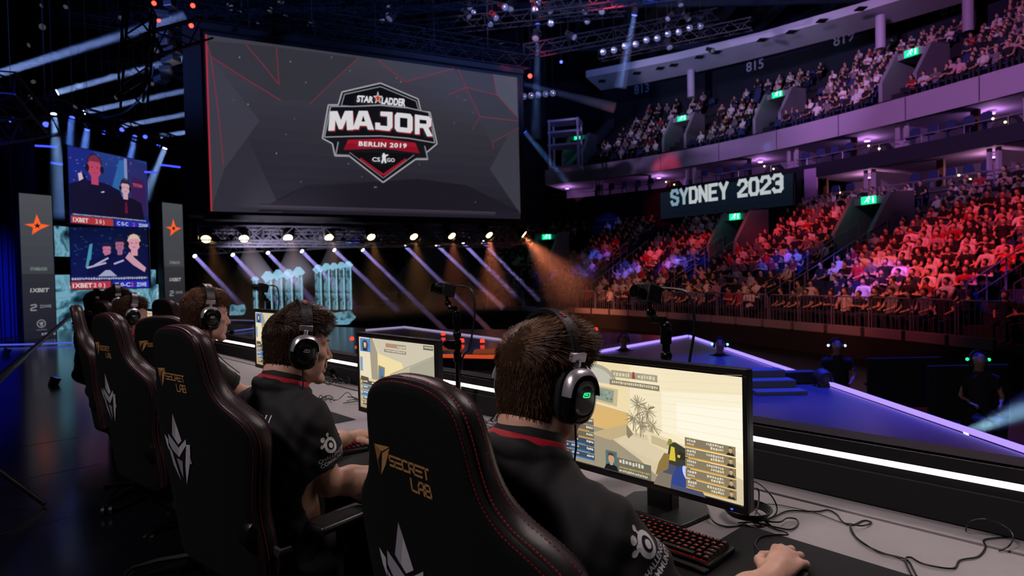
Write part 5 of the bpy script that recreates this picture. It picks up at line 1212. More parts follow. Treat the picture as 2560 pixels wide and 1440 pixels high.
def banner(label, corners, D):
    t, M, W_, H_ = fitted('led_banner', label, 'banner', corners, D, .25)
    q = Pic(None, .0015); q.grad(0, 0, W_, H_, '3a3c44', '70747c', 14); q.grad(0, 0, W_, H_ * .45, '2c2e36', '44464c', 8)
    emblem(q, W_ * .52, H_ * .79, W_ * .40)
    q.text('STAR', W_ * .26, H_ * .475, W_ * .12, 'b8c8c0', .02, width=W_ * .22); q.text('LADDER', W_ * .54, H_ * .475, W_ * .12, 'b8c8c0', .02, width=W_ * .24); q.poly([(W_ * (.5 + .07 * math.sin(i * PI / 2.5 * .5) * (1 if i % 2 == 0 else .45)), H_ * .485 + W_ * .10 * math.cos(i * PI / 5) * (1 if i % 2 == 0 else .45)) for i in range(10)], '9ab0a4')
    q.text('1XBET', W_ * .22, H_ * .325, W_ * .145, 'e8ece8', .04, .15, width=W_ * .60)
    q.text('ZOWIE', W_ * .50, H_ * .215, W_ * .11, 'b8bcc4', .02, width=W_ * .36); q.lines([(W_ * .22, H_ * .235), (W_ * .38, H_ * .24), (W_ * .40, H_ * .225), (W_ * .24, H_ * .215), (W_ * .22, H_ * .2), (W_ * .40, H_ * .2)], .035, 'b8bcc4')
    q.oval(W_ * .53, H_ * .105, W_ * .145, W_ * .155, 'a8acb0', 20); q.oval(W_ * .53, H_ * .105, W_ * .11, W_ * .12, '3a3c44', 20); q.poly([(W_ * .46, H_ * .115), (W_ * .60, H_ * .118), (W_ * .56, H_ * .085), (W_ * .50, H_ * .09)], 'a8acb0'); dash(q, W_ * .36, W_ * .70, H_ * .058, W_ * .05, '8a8e94', random.Random(2)); dash(q, W_ * .52, W_ * .98, H_ * .02, W_ * .11, 'a8b4c0', random.Random(5))
    q.build('banner_picture', mat_pic('banner_glow', .42), t)
banner('tall grey banner with an orange star emblem standing at far left', ((48, 485), (129, 488), (141, 842), (60, 853)), 16.4)
banner('tall grey banner with an orange star emblem beside the giant screen', ((406, 508), (456, 510), (464, 792), (414, 800)), 20.2)

# ---------------------------------------------------------------- ice-blue light panels
def mat_ice(name, st, sc=1.6):
    m = bpy.data.materials.new(name); m.use_nodes = True; nt = m.node_tree; b = nt.nodes['Principled BSDF']; b.inputs['Base Color'].default_value = (.02, .03, .04, 1)
    tc = nt.nodes.new('ShaderNodeTexCoord'); nz = nt.nodes.new('ShaderNodeTexNoise'); nz.inputs['Scale'].default_value = sc; nz.inputs['Detail'].default_value = 4; nz.inputs['Distortion'].default_value = 1.2
    cr = nt.nodes.new('ShaderNodeValToRGB'); e = cr.color_ramp.elements
    e[0].position = .30; e[0].color = (*hexc('0c202c'), 1); e[1].position = .72; e[1].color = (*hexc('c8ecf8'), 1)
    for ps, c in ((.42, '3a6a7c'), (.52, '7cb6cc'), (.60, '5f94ae')):
        x = e.new(ps); x.color = (*hexc(c), 1)
    nt.links.new(tc.outputs['Object'], nz.inputs['Vector']); nt.links.new(nz.outputs[0], cr.inputs[0]); nt.links.new(cr.outputs[0], b.inputs['Emission Color']); b.inputs['Emission Strength'].default_value = st
    m.cycles.emission_sampling = 'NONE'
    return m
ice = mat_ice('ice_panel_glow', .6, 2.6); ice2 = mat_ice('ice_backdrop_glow', .8, 1.5)
rim = mat('ice_rim_glow', '203040', .4, emit='a8e4fa', estr=.9)
def icepanel(px, ptop, pbot, w, D, label):
    c = at(px, ptop, D); zt_ = c[2]; zb_ = at(px, pbot, D)[2]; W_ = w * D / F
    t = thing('ice_panel', label, 'light panel', (c[0], c[1], zb_), math.radians(-12), 'glowing pointed panels on the far stage'); H_ = zt_ - zb_; s_ = W_ * .9
    pr = MB(); pr.prism([(-W_ * .29, 0), (W_ * .29, 0), (W_ * .29, H_ - s_ * .9), (-W_ * .29, H_ - s_ * .9)], 0, .25); pr.build('panel', ice, t, smooth=0)
    pr = MB(); pr.prism([(-W_ / 2, H_ - s_ * .6), (0, H_ - s_ * 1.15), (W_ / 2, H_ - s_ * .6), (0, H_)], -.06, .3); o = pr.build('crystal_tip', mat('ice_tip_glow', '304858', .3, emit='8ccbe4', estr=.75), t, smooth=0)
    pr = MB(); pr.bar((-W_ * .30, .1, 0), (-W_ * .30, .1, H_ - s_), .03); pr.bar((W_ * .30, .1, 0), (W_ * .30, .1, H_ - s_), .03); pr.build('edge_light', rim, t, smooth=0)
for i, (px, tp, w) in enumerate(((634, 692, 11), (666, 678, 27), (692, 674, 26), (718, 673, 26), (743, 667, 26), (792, 662, 22), (813, 658, 20), (832, 657, 19), (851, 655, 18), (868, 653, 17))):
    icepanel(px, tp, 775, w, 30 + .3 * i, 'glowing ice-blue pointed panel, ' + ['short leftmost one of the far stage', 'first of the left-hand four', 'second of the left-hand four', 'third of the left-hand four', 'last of the left-hand four', 'first of the right-hand five', 'second of the right-hand five', 'third of the right-hand five', 'fourth of the right-hand five', 'rightmost one of the far stage'][i])
for (px, py, w, h, lb) in ((840, 795, 90, 34, 'broken ice-blue light block at the foot of the right-hand pointed panels'), (690, 795, 110, 30, 'broken ice-blue light block at the foot of the left-hand pointed panels'), (590, 775, 34, 26, 'small cyan light block beside the third person\'s face')):
    c = at(px, py, 29); W_, H_ = w * 29 / F, h * 29 / F; pr = MB()
    pr.prism([(-W_ / 2, -H_ / 2), (W_ * .3, -H_ / 2), (W_ / 2, 0), (W_ * .35, H_ / 2), (-W_ * .1, H_ * .35), (-W_ * .4, H_ / 2)], 0, .4); o = pr.build('light_block', ice2, smooth=0); o.location = c; tag(o, lb, 'light panel')
for cs, lb in ((((134, 688), (178, 686), (178, 845), (136, 850)), 'glowing icy-blue backdrop panel right of the far-left banner'), (((148, 566), (178, 566), (178, 640), (148, 642)), 'small icy-blue backdrop panel beside the stacked screens'), (((372, 672), (394, 676), (394, 770), (372, 770)), 'narrow icy-blue backdrop panel right of the stacked screens')):
    M, W_, H_ = fit(cs, 20.0); o = MB().box((W_ / 2, .1, H_ / 2), (W_, .12, H_)).build('backdrop_panel', ice2, smooth=0); o.matrix_world = Matrix(M.tolist()); tag(o, lb, 'light panel')
M, W_, H_ = fit(((160, 715), (395, 712), (395, 800), (160, 805)), 20.6); o = MB().box((W_ / 2, .1, H_ / 2), (W_, .12, H_)).build('backdrop_panel', ice2, smooth=0); o.matrix_world = Matrix(M.tolist()); tag(o, 'pale blue backdrop panel low behind the stacked screens', 'light panel')

# ---------------------------------------------------------------- arena shell
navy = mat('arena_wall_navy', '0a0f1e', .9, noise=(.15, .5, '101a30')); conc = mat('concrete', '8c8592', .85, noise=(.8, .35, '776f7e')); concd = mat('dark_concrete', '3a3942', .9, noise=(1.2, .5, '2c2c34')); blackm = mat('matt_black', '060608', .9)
def struct(name, mb, m, smooth=0): return tag(mb.build(name, m, smooth=smooth), kind='structure')
b = MB(); b.box((-2, 14, -1.1), (90, 110, .1)); struct('floor_arena', b, mat('arena_floor', '0b0b11', .3, bump=(2, .03)))
BASE = [(11.9, 8.5), (11.75, 11), (11.5, 13.5), (10.9, 16), (9.4, 20), (7.65, 24), (5.5, 27.8), (2.94, 31), (-.5, 33.8), (-5, 36), (-10, 37.2)]
_bp = smooth_path([(x, y, 0) for x, y in BASE], 12); _l = np.concatenate([[0], np.cumsum(np.linalg.norm(np.diff(_bp, axis=0), axis=1))])
_tg = np.gradient(_bp, axis=0); _tg /= np.linalg.norm(_tg, axis=1)[:, None]; _nm = np.stack([_tg[:, 1], -_tg[:, 0], _tg[:, 2] * 0], 1)
SLEN = _l[-1]
def bp(s, w, z):
    "bowl point: s along the front rail from the right, w outwards, z up"
    return np.array([np.interp(s, _l, _bp[:, i]) + w * np.interp(s, _l, _nm[:, i]) for i in (0, 1)] + [z])
def bn(s): v = np.array([np.interp(s, _l, _nm[:, i]) for i in range(3)]); return v / np.linalg.norm(v)
def s_at(px, w, z):
    S = np.linspace(0, SLEN, 400); q = np.array([proj(bp(s, w, z))[0] for s in S]); return float(S[np.argmin(np.abs(q - px))])
def sweep(mb, prof, s0, s1, n=60, mt=0, closed=False):
    "profile (w, z) swept along the bowl"
    S = np.linspace(s0, s1, n); m = len(prof)
    v = [bp(s, w, z) for s in S for w, z in prof]; k = m if closed else m - 1
    f = [(i * m + j, (i + 1) * m + j, (i + 1) * m + (j + 1) % m, i * m + (j + 1) % m) for i in range(n - 1) for j in range(k)]
    if closed: f += [tuple(range(m)), tuple((n - 1) * m + j for j in range(m - 1, -1, -1))]
    mb.add(v, f, mt); return mb
Z0, TR, RI, NR = -.386, .66, .298, 16
Z1, TR2, RI2, NR2, W1 = 9.1, .70, .40, 14, 10.9
stepm = mat('terrace_dark', '1c1b24', .9, noise=(1.5, .5, '15141b'))
def tiers(w0, z0, tr, ri, n):
    P = [(w0, z0)]
    for i in range(n): P += [(w0 + tr * (i + 1), z0 + ri * i), (w0 + tr * (i + 1), z0 + ri * (i + 1))]
    return P
S0, S1, S2 = 0.3, SLEN - 1, s_at(1462, W1 + 2, Z1 + 1)
struct('floor_lower_stand', sweep(MB(), [(-.9, -1.05), (-.9, Z0), (.2, Z0)] + tiers(.2, Z0, TR, RI, NR)[1:], S0, S1), stepm)
struct('wall_front_stand', sweep(MB(), [(-.92, -1.05), (-.92, Z0 - .02), (-.98, Z0 - .02), (-.98, -1.05)], S0, S1, closed=True), blackm)
struct('floor_upper_stand', sweep(MB(), tiers(W1, Z1, TR2, RI2, NR2), S0, S2), stepm)
WB = W1 + TR2 * NR2; ZB = Z1 + RI2 * NR2
struct('wall_back_upper', sweep(MB(), [(WB + .6, ZB - .5), (WB + .6, ZB + 5)], S0, S2 + 1.0), mat('upper_wall_navy', '141b2c', .9))
fasc = mat('fascia_panel', 'a79cb0', .6, noise=(.6, .3, '9a8fa4'))
sF = s_at(1366, W1, 8.6)
struct('trim_fascia', sweep(MB(), [(W1 - .1, Z1 - .95), (W1 - .1, Z1 + .12), (W1 + .15, Z1 + .12), (W1 + .15, Z1 - .95)], S0, sF, closed=True), fasc)
b = MB()
for s in np.arange(2, sF, 2.6): b.bar(bp(s, W1 - .115, Z1 - .93), bp(s, W1 - .115, Z1 + .1), .03, .02)
struct('trim_fascia_joints', b, concd)
WL = .2 + TR * NR
ZL = Z0 + RI * NR
sB0, sB1 = s_at(1992, WL, 5.8), s_at(1655, WL, 5.8)
wallw = mat('suite_wall', '9a8ea6', .8, noise=(.5, .3, '8a7e96'))
# suites: floors, balcony fronts, back walls
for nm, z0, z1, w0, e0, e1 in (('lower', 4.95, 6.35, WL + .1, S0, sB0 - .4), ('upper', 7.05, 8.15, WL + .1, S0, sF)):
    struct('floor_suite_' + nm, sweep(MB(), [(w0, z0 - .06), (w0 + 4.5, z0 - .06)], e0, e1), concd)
    struct('wall_suite_' + nm, sweep(MB(), [(w0 + 4.2, z0 - .1), (w0 + 4.2, z1 + .1)], e0, e1), wallw)
    struct('ceiling_suite_' + nm, sweep(MB(), [(w0, z1), (w0 + 4.3, z1)], e0, e1), wallw)
struct('wall_balcony', sweep(MB(), [(WL + .05, 6.30), (WL + .05, 7.0), (WL + .25, 7.0), (WL + .25, 6.30)], S0, sF, closed=True), mat('balcony_front_navy', '16182a', .8))
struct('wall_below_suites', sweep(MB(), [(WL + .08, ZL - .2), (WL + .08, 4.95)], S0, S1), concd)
struct('wall_under_suites', sweep(MB(), [(WL + .06, ZL - .2), (WL + .06, 6.35)], sB0 - .2, S1), mat('lower_wall_navy', '10142a', .85))
struct('wall_far_side', sweep(MB(), [(WL + .3, 6.3), (WL + .3, 20)], sF, S1), navy)
b = MB(); b.box((-8, 58, 8), (90, .3, 24)); struct('wall_back', b, navy)
b = MB(); b.box((-36, 15, 8), (.3, 70, 24)); struct('wall_left', b, navy)
b = MB(); b.box((31, 10, 8), (.3, 90, 24)); struct('wall_right', b, navy)
b = MB(); b.box((-2, 14, 20.2), (90, 110, .2)); struct('ceiling', b, mat('ceiling_black', '090b14', .9))
# suite dividers: pairs of pale columns, wooden screens, lit back-wall panels
wood = mat('suite_wood', '6e4c2c', .5, noise=(3, .5, '523720'))
pale = mat('column_pale', 'b4a8bc', .6); lilac = mat('suite_lit_panel', 'b894cc', .7)
k = 0
for (z0, z1, e1, nm) in ((4.95, 6.32, sB0 - .6, 'lower'), (7.0, 8.15, sF - .5, 'upper')):
    for s in np.arange(2.2 if nm == 'upper' else 3.4, e1, 4.4):
        t = thing('suite_divider', 'pair of pale columns between the ' + nm + ' suites', 'column', group='paired columns of the ' + nm + ' suites')
        for d in (-.16, .16): MB().bar(bp(s + d, WL + .6, z0), bp(s + d, WL + .6, z1 - .02), .14).build('column', pale, t)
        MB().bar(bp(s, WL + .75, (z0 + z1) / 2), bp(s, WL + 4.2, (z0 + z1) / 2), .08, z1 - z0 - .12).build('side_wall', wallw, t)
        if s + 2.2 < e1:
            o = MB().bar(bp(s + 2.2, WL + 1.3, z0 - .05), bp(s + 2.2, WL + 1.3, z1), .45, .10).build('wood_screen', wood); tag(o, 'brown wooden screen inside the ' + nm + ' suites', 'screen panel', 'wooden screens of the ' + nm + ' suites')
            o = MB().bar(bp(s + 1.3, WL + 3.7, z0 + .05), bp(s + 1.3, WL + 3.7, z1 - .1), .9, .06).build('lit_panel', lilac); tag(o, 'lilac wall panel at the back of the ' + nm + ' suites', 'panel', 'lilac panels in the ' + nm + ' suites')
            b = MB(); b.prism([(-.45, 0), (.55, 0), (.55, .10), (.25, .45), (-.05, .45)], -.3, .3); o = b.build('stair_block', concd, smooth=0); o.location = bp(s + .8, WL + .62, z0 + .02); o.rotation_euler = (0, 0, math.atan2(*bn(s)[[1, 0]]) - PI / 2); tag(o, 'grey stair block with two step lights at the front of the ' + nm + ' suites', 'steps', 'stair blocks of the ' + nm + ' suites')
            for j, (dz, ds) in enumerate(((.42, .95), (.18, .55))):
                o = MB().ball((0, 0, 0), .045, 10, 6).build('step_light', mat('warm_bulb', 'fff0c0', .4, emit='ffe0a0', estr=4)); o.location = bp(s + ds, WL + .06, z0 - .06 + dz); tag(o, 'tiny warm step light along the ' + nm + ' suites', 'light', 'step lights of the ' + nm + ' suites')
for (zc_, e1, nm) in ((6.1, sB0 - .8, 'lower'), (7.98, sF - .8, 'upper')):  # violet discs and point lights added to brighten the suite interiors
    for s in np.arange(2.0, e1, 4.4 if nm == 'upper' else 4.4):
        p_ = bp(s + 2.2, WL + 2.0, zc_); o = MB().lathe([(0, 0), (.14, 0), (.14, .06), (0, .06)], None, 12).build('suite_fill_disc', mat('suite_fill_glow', 'b090c0', .4, emit='e0a0ff', estr=1.2)); o.location = p_ + np.array([0, 0, .02]); tag(o, 'round violet disc added to light the ' + nm + ' suites', 'light', 'added fill discs of the ' + nm + ' suites')
        d_ = bpy.data.lights.new('suite_fill_light', 'POINT'); d_.energy = 45 if nm == 'upper' else 55; d_.color = (.82, .38, 1.0) if nm == 'upper' else (1, .45, .75); d_.shadow_soft_size = .15; lo = bpy.data.objects.new('suite_fill_light', d_); COL.objects.link(lo); lo.location = Vector(p_) - Vector((0, 0, .15))
# soffit over the upper stand
def zy(px, py, z): return onz(px, py, z)
ZS = 16.2
inner = [(1465, 194), (1560, 176), (1690, 150), (1800, 124), (1900, 100), (2050, 58), (2160, 27), (2250, 0), (2420, -55), (2600, -115)]
outer = [(1502, 226), (1600, 210), (1715, 186), (1830, 160), (1945, 132), (2100, 92), (2250, 52), (2430, 0), (2560, -40), (2760, -100)]
I = [onz(a, c, ZS) for a, c in inner]; O = [onz(a, c, ZS - .3) for a, c in outer]; n = len(I)
b = MB(); b.add([q for q in I] + [q for q in O] + [q + [0, 0, .5] for q in I] + [q + [0, 0, .5] for q in O], [(i, i + 1, n + i + 1, n + i) for i in range(n - 1)] + [(2 * n + i, i + 2 * n + 1, i + 1, i) for i in range(n - 1)] + [(n + i, n + i + 1, 3 * n + i + 1, 3 * n + i) for i in range(n - 1)] + [(0, n, 3 * n, 2 * n)])
struct('ceiling_soffit', b, mat('soffit_white', 'c9c4d0', .8, noise=(.4, .3, 'a49fb0')))
b = MB()
for a, c in ((1505, 203), (1592, 183), (1650, 171), (1684, 163), (1748, 143), (1790, 131), (1905, 100), (1978, 80), (2055, 52), (2152, 22)):
    q = onz(a, c, ZS - .16); b.box(q, (.5, .5, .06))
struct('ceiling_soffit_vents', b, blackm)
for px, p0, p1, lb in ((1727, 176, 222, 'pale round column under the white canopy, left one'), (2201, 40, 95, 'pale round column under the white canopy, right one'), (2420, -20, 50, 'pale round column by the top edge')):
    q = onz(px, p0, ZS - .25); z = at(px, p1, proj(q)[2])[2]; o = MB().cyl((q[0], q[1], z - .6), q, .26, 20).build('column', pale, smooth=60); tag(o, lb, 'column')
for px, py, tx, lb in ((1604, 222, '813', 'faint section number painted high on the back wall, leftmost'), (1887, 163, '815', 'faint section number on the back wall, second from left'), (2109, 95, '819', 'faint section number on the back wall left of the round column'), (2382, 14, '823', 'faint section number on the back wall at top right')):
    s = s_at(px, WB + .55, 15); c = bp(s, WB + .35, 15.5); D = proj(c)[2]; c = at(px, py, D); X = np.cross(bn(s), [0, 0, 1]); M = frame(c, X, (0, 0, 1))
    q = Pic(None, .001); q.text(tx, 0, -.35, .75, 'c4c4da', .02, align='c', wid=.9); o = q.build('section_number', mat_ink('painted_number', .8)); o.matrix_world = Matrix(M.tolist()); tag(o, lb, 'number')
# ribbon board with the city and year
sm = (sB0 + sB1) / 2
tl, tr, br, bl = (1652, 452), (1990, 412), (1990, 485), (1652, 518)
Pl, Pr = bp(sB1, WL - .25, 5.0), bp(sB0, WL - .25, 5.0); X = Pr - Pl; X[2] = 0; BW = np.linalg.norm(X); BM = frame([Pl[0], Pl[1], 4.95], X, (0, 0, 1))
t = thing('ribbon_board', 'dark display board reading SYDNEY 2023 above the lower stand', 'display board'); t.matrix_world = Matrix(BM.tolist())
MB().box((BW / 2, .12, .85), (BW + .1, .2, 1.8)).build('casing', dark, t)
q = Pic(None, .004); q.grad(0, 0, BW, 1.7, '0c1420', '101c2a', 4)
LT = [onplane(a, c, BM) for a, c in ((1676, 471), (1950, 437), (1953, 487), (1676, 511))]
def letters(txt, quad, col, adv, w, thick):
    G = {'S': [(1, .8, .82, 1), (.82, 1, .18, 1), (.18, 1, 0, .82), (0, .82, 0, .62), (0, .62, 1, .40), (1, .40, 1, .18), (1, .18, .82, 0), (.82, 0, .18, 0), (.18, 0, 0, .2)], 'Y': [(0, 1, .5, .45), (1, 1, .5, .45), (.5, .45, .5, 0)], 'D': [(0, 0, 0, 1), (0, 1, .75, 1), (.75, 1, 1, .8), (1, .8, 1, .2), (1, .2, .75, 0), (.75, 0, 0, 0)], 'N': [(0, 0, 0, 1), (0, 1, 1, 0), (1, 0, 1, 1)],
         'E': [(1, 1, 0, 1), (0, 1, 0, 0), (0, 0, 1, 0), (0, .5, .8, .5)], '2': [(0, .78, .18, 1), (.18, 1, .82, 1), (.82, 1, 1, .82), (1, .82, 1, .62), (1, .62, 0, .15), (0, .15, 0, 0), (0, 0, 1, 0)], '0': [(.2, 0, 0, .2), (0, .2, 0, .8), (0, .8, .2, 1), (.2, 1, .8, 1), (.8, 1, 1, .8), (1, .8, 1, .2), (1, .2, .8, 0), (.8, 0, .2, 0)], '3': [(0, .85, .2, 1), (.2, 1, .8, 1), (.8, 1, 1, .85), (1, .85, 1, .6), (1, .6, .45, .52), (.45, .52, 1, .42), (1, .42, 1, .15), (1, .15, .8, 0), (.8, 0, .2, 0), (.2, 0, 0, .15)]}
    n = len(txt); x0, x1 = (quad[0][0] + quad[3][0]) / 2, (quad[1][0] + quad[2][0]) / 2; zb_, zt_ = (quad[3][1] + quad[2][1]) / 2, (quad[0][1] + quad[1][1]) / 2
    wt = [.75 if c == ' ' else 1 for c in txt]; u = (x1 - x0) / (sum(wt) - .28); x = x0; k0 = q.k
    for i, ch in enumerate(txt):
        if ch != ' ':
            for a, b_, c, d in G[ch]:
                A = np.array([x + a * u * .66 + thick / 2, zb_ + b_ * (zt_ - zb_ - thick) + thick / 2]); B = np.array([x + c * u * .66 + thick / 2, zb_ + d * (zt_ - zb_ - thick) + thick / 2]); e = (B - A) / np.linalg.norm(B - A) * thick * .42; q.k = k0
                q.line(A - e, B + e, thick, '7fa0b4' if i == 0 else '9fb4c0' if i == 1 else col)
        x += wt[i] * u
letters('SYDNEY 2023', LT, 'c4ccd0', 1, 1, .20)
q.build('lettering', mat_pic('ribbon_glow', .85), t)
M = frame(bp(sB0 - .35, WL - .1, 5.0), X, (0, 0, 1)); o = MB().box((.35, .15, .9), (.62, .2, 1.75)).build('wall_panel', lilac); o.matrix_world = Matrix(M.tolist()); tag(o, 'lilac wall panel at the right end of the display board', 'panel')

# ---------------------------------------------------------------- spectators
skn = mat('spectator_skin', 'c79a82', .6); hrm = mat('spectator_hair', '241a16', .8); jean = mat('spectator_trousers', '20242e', .9); shirt = mat('spectator_shirt', objcol=True, rough=.9); shirt_ink = mat_ink('spectator_ink', .9)
def spectator(pose, h):
    r = random.Random(pose); g = Field((-.42, -.35, -.02), (.42, .75, 1.45), h); le = r.uniform(-.04, .06)
    g.chain([(0, 0, .50), (0, -.02 + le * .3, .75), (0, -.03 + le, .98)], [.15, .145, .13], .04, 0); g.cone((-.16, -.03 + le, 1.0), (.16, -.03 + le, 1.0), .075, .075, .04, 0)
    g.cone((0, -.02 + le, 1.02), (0, le, 1.12), .055, .055, .02, 1); g.ell((0, .02 + le, 1.225), (.078, .095, .115), .02, None, 1); g.ell((0, -.005 + le, 1.27), (.085, .10, .092), .01, None, 2); g.cone((0, .11 + le, 1.21), (0, .125 + le, 1.195), .014, .014, .01, 1)
    for s in (-1, 1):
        sh = (s * .185, -.02 + le, 1.0)
        if pose == 1 and s == 1: e, w = (s * .33, .05, 1.18), (s * .25, .10, 1.42)
        elif pose == 2: e, w = (s * .25, .10, .78), (-s * .05, .26, .82)
        elif pose == 3: e, w = (s * .23, .16, .78), (s * .06, .34, .98)
        else: e, w = (s * .245, .08, .76), (s * .12, .33, .66)
        m_ = tuple((np.array(sh) + np.array(e)) / 2 + (0, 0, 0)); g.cone(sh, m_, .062, .058, .02, 0); g.cone(m_, e, .048, .042, .015, 1); g.cone(e, w, .042, .032, .02, 1); g.ell(w, (.045, .05, .04), .02, None, 1)
        kx = s * (.12 + (.06 if pose in (2, 4) else .0)); g.cone((s * .10, .02, .50), (kx, .42, .50), .088, .065, .03, 3); g.cone((kx, .42, .50), (kx, .40, .08), .062, .045, .02, 3); g.chain([(kx, .38, .05), (kx, .54, .035)], [.05, .04], .02, 4)
    return g.nets(1)
shoe2 = mat('spectator_shoe', '3c3836', .7)
SP = []
for pz in range(5):
    V, Q, ids = spectator(pz, .026); fm = ids[Q[:, 0]]
    me_o = solid('spectator', V, Q, [shirt, skn, hrm, jean, shoe2], None, fm); SP.append(me_o.data); bpy.data.objects.remove(me_o)
SPL = [spectator(pz, .05) for pz in range(5)]
COLS = [('white', 'd9d5d6', .25), ('black', '141418', .40), ('grey', '6c6870', .12), ('red', 'a02430', .07), ('navy', '1c2440', .12), ('pink', 'c89aa0', .05), ('yellow', 'd8a030', .02)]
INKS = {0: None, 1: 'c79a82', 2: '241a16', 3: '20242e', 4: '3c3836'}
seatm = mat('seat_blue', '1a2a5c', .6)
def make_seat():
    b = MB(); b.box((0, .02, .42), (.46, .42, .05)); P = [(-.22, .42), (.22, .42), (.23, .62), (.20, .80), (.12, .86), (-.12, .86), (-.20, .80), (-.23, .62)]
    b.prism(P, -.24, -.19); b.box((0, -.05, .2), (.06, .3, .4)); return b.mesh('stadium_seat', seatm, 30)
SEAT = make_seat()
# aisles (stairs) and vomitories at places read off the stands
AL = [s_at(2500, 1.5, .6), s_at(2080, 4, 1.8), s_at(1790, 5, 2), s_at(1560, 5, 2), s_at(1400, 5, 2)]
VL = [(s_at(2190, 7.0, 3.3), 10), (s_at(1850, 7.0, 3.1), 10), (s_at(1385, 7, 3.0), 9)]
AU = [s_at(2330, W1 + 4, 11.5), s_at(1990, W1 + 4, 11.5), s_at(1745, W1 + 4, 11.5), s_at(1500, W1 + 3, 11)]
VU = [(s_at(2290, W1 + 2.2, 10.5), 3), (s_at(1955, W1 + 2.2, 10.5), 3), (s_at(1712, W1 + 2.2, 10.5), 3), (s_at(1452, W1 + 2.2, 10.5), 3)]
ORD = ['front row', 'second row', 'third row', 'fourth row', 'fifth row', 'sixth row', 'seventh row', 'eighth row', 'ninth row', 'tenth row', 'eleventh row', 'twelfth row', 'thirteenth row', 'fourteenth row', 'fifteenth row', 'sixteenth row']
people, empties = [], []
prng = random.Random(21)
for tier, (w0, z0, tr, ri, n, al, vl, sEnd, occ) in {'lower': (.2, Z0, TR, RI, NR, AL, VL, S1, .90), 'upper': (W1, Z1, TR2, RI2, NR2, AU, VU, S2 - .5, .80)}.items():
    for rw in range(n):
        w = w0 + tr * rw + .46; z = z0 + ri * rw; s = .9; idx = 0
        while s < sEnd:
            ds = .51 / max(.4, 1.0 + (w * .02)); s += ds; idx += 1
            if any(abs(s - a) < .62 for a in al) or any(abs(s - a) < 1.25 and abs(rw - v) < 2.6 for a, v in vl): continue
            p = bp(s, w, z); px, py, D = proj(p + [0, 0, .9])
            if px < 1220 or px > 2640 or py < -60 or py > 900: continue
            if tier == 'upper' and px < 1310: continue
            # block of seats left thin on the upper tier's middle, as in the photo
            o = occ * (.55 if tier == 'upper' and 1650 < px < 1930 and rw > 4 else 1) * (.8 if tier == 'lower' and rw > 9 and px > 2200 else 1)
            (people if prng.random() < o else empties).append((D, s, w, z, tier, rw, idx, px, py))
people.sort(key=lambda q: q[0]); empties.sort(key=lambda q: q[0])
BLK = lambda s, al: sum(s > a for a in al)
def spot(q):
    D, s, w, z, tier, rw, idx, px, py = q
    if tier == 'lower':
        al = AL; a = min(range(len(al)), key=lambda i: abs(s - al[i])); side = 'left of' if s > al[a] else 'right of'; k = int(abs(s - al[a]) / (.51 / max(.4, 1.0 + w * .02))) + 1
        nm = ['right-hand stairs', 'green gateway stairs', 'display-board stairs', 'fourth stairs', 'farthest stairs'][a]
    else:
        al = AU; a = min(range(len(al)), key=lambda i: abs(s - al[i])); side = 'left of' if s > al[a] else 'right of'; k = int(abs(s - al[a]) / (.51 / max(.4, 1.0 + w * .02))) + 1
        nm = ['right-hand stairs', 'second stairs', 'third stairs', 'last stairs'][a]
    return f'{ORD[rw]} of {tier} stand, seat {k} {side} {nm}'
NI = 300
used = {}
crowd = MB(); CV, CF, CC = [], [], []; nv = 0
for i, q in enumerate(people):
    D, s, w, z, tier, rw, idx, px, py = q
    x = prng.random(); acc = 0
    for cn, cc, pr_ in COLS:
        acc += pr_
        if x < acc: break
    pose = prng.choices([0, 1, 2, 3, 4], [5, .4, 3, 2, 3])[0]; n_ = bn(s); rz = math.atan2(-n_[1], -n_[0]) - PI / 2 + prng.uniform(-.35, .35); sc = prng.uniform(.86, .98); p = bp(s, w, z)
    col = np.array(hexc(cc)) * prng.uniform(.75, 1.15)
    if i < NI:
        o = bpy.data.objects.new('spectator', SP[pose]); COL.objects.link(o); o.location = p; o.rotation_euler = (0, 0, rz); o.scale = (sc, sc, sc); o.color = (*col, 1)
        lb = f'spectator in {cn} top, ' + spot(q)
        tag(o, lb, 'person', 'spectators seated in the ' + tier + ' stand')
    else:
        V, Q, ids = SPL[pose]; c, sn_ = math.cos(rz), math.sin(rz); R = np.array([[c, -sn_, 0], [sn_, c, 0], [0, 0, 1]])
        CV.append(V @ R.T * sc + p); CF.append(Q + nv); nv += len(V)
        pal = np.array([col] + [hexc(INKS[k]) for k in (1, 2, 3, 4)]); CC.append(pal[ids[Q[:, 0]]])
o = solid('crowd', np.concatenate(CV), np.concatenate(CF), shirt_ink); cc = np.concatenate(CC); a = o.data.color_attributes.new('ink', 'FLOAT_COLOR', 'CORNER'); arr = np.ones((len(cc) * 4, 4), np.float32); arr[:, :3] = np.repeat(cc, 4, 0); a.data.foreach_set('color', arr.ravel())
tag(o, 'distant spectators filling the far lower stand and the upper stand', 'crowd', kind='stuff')

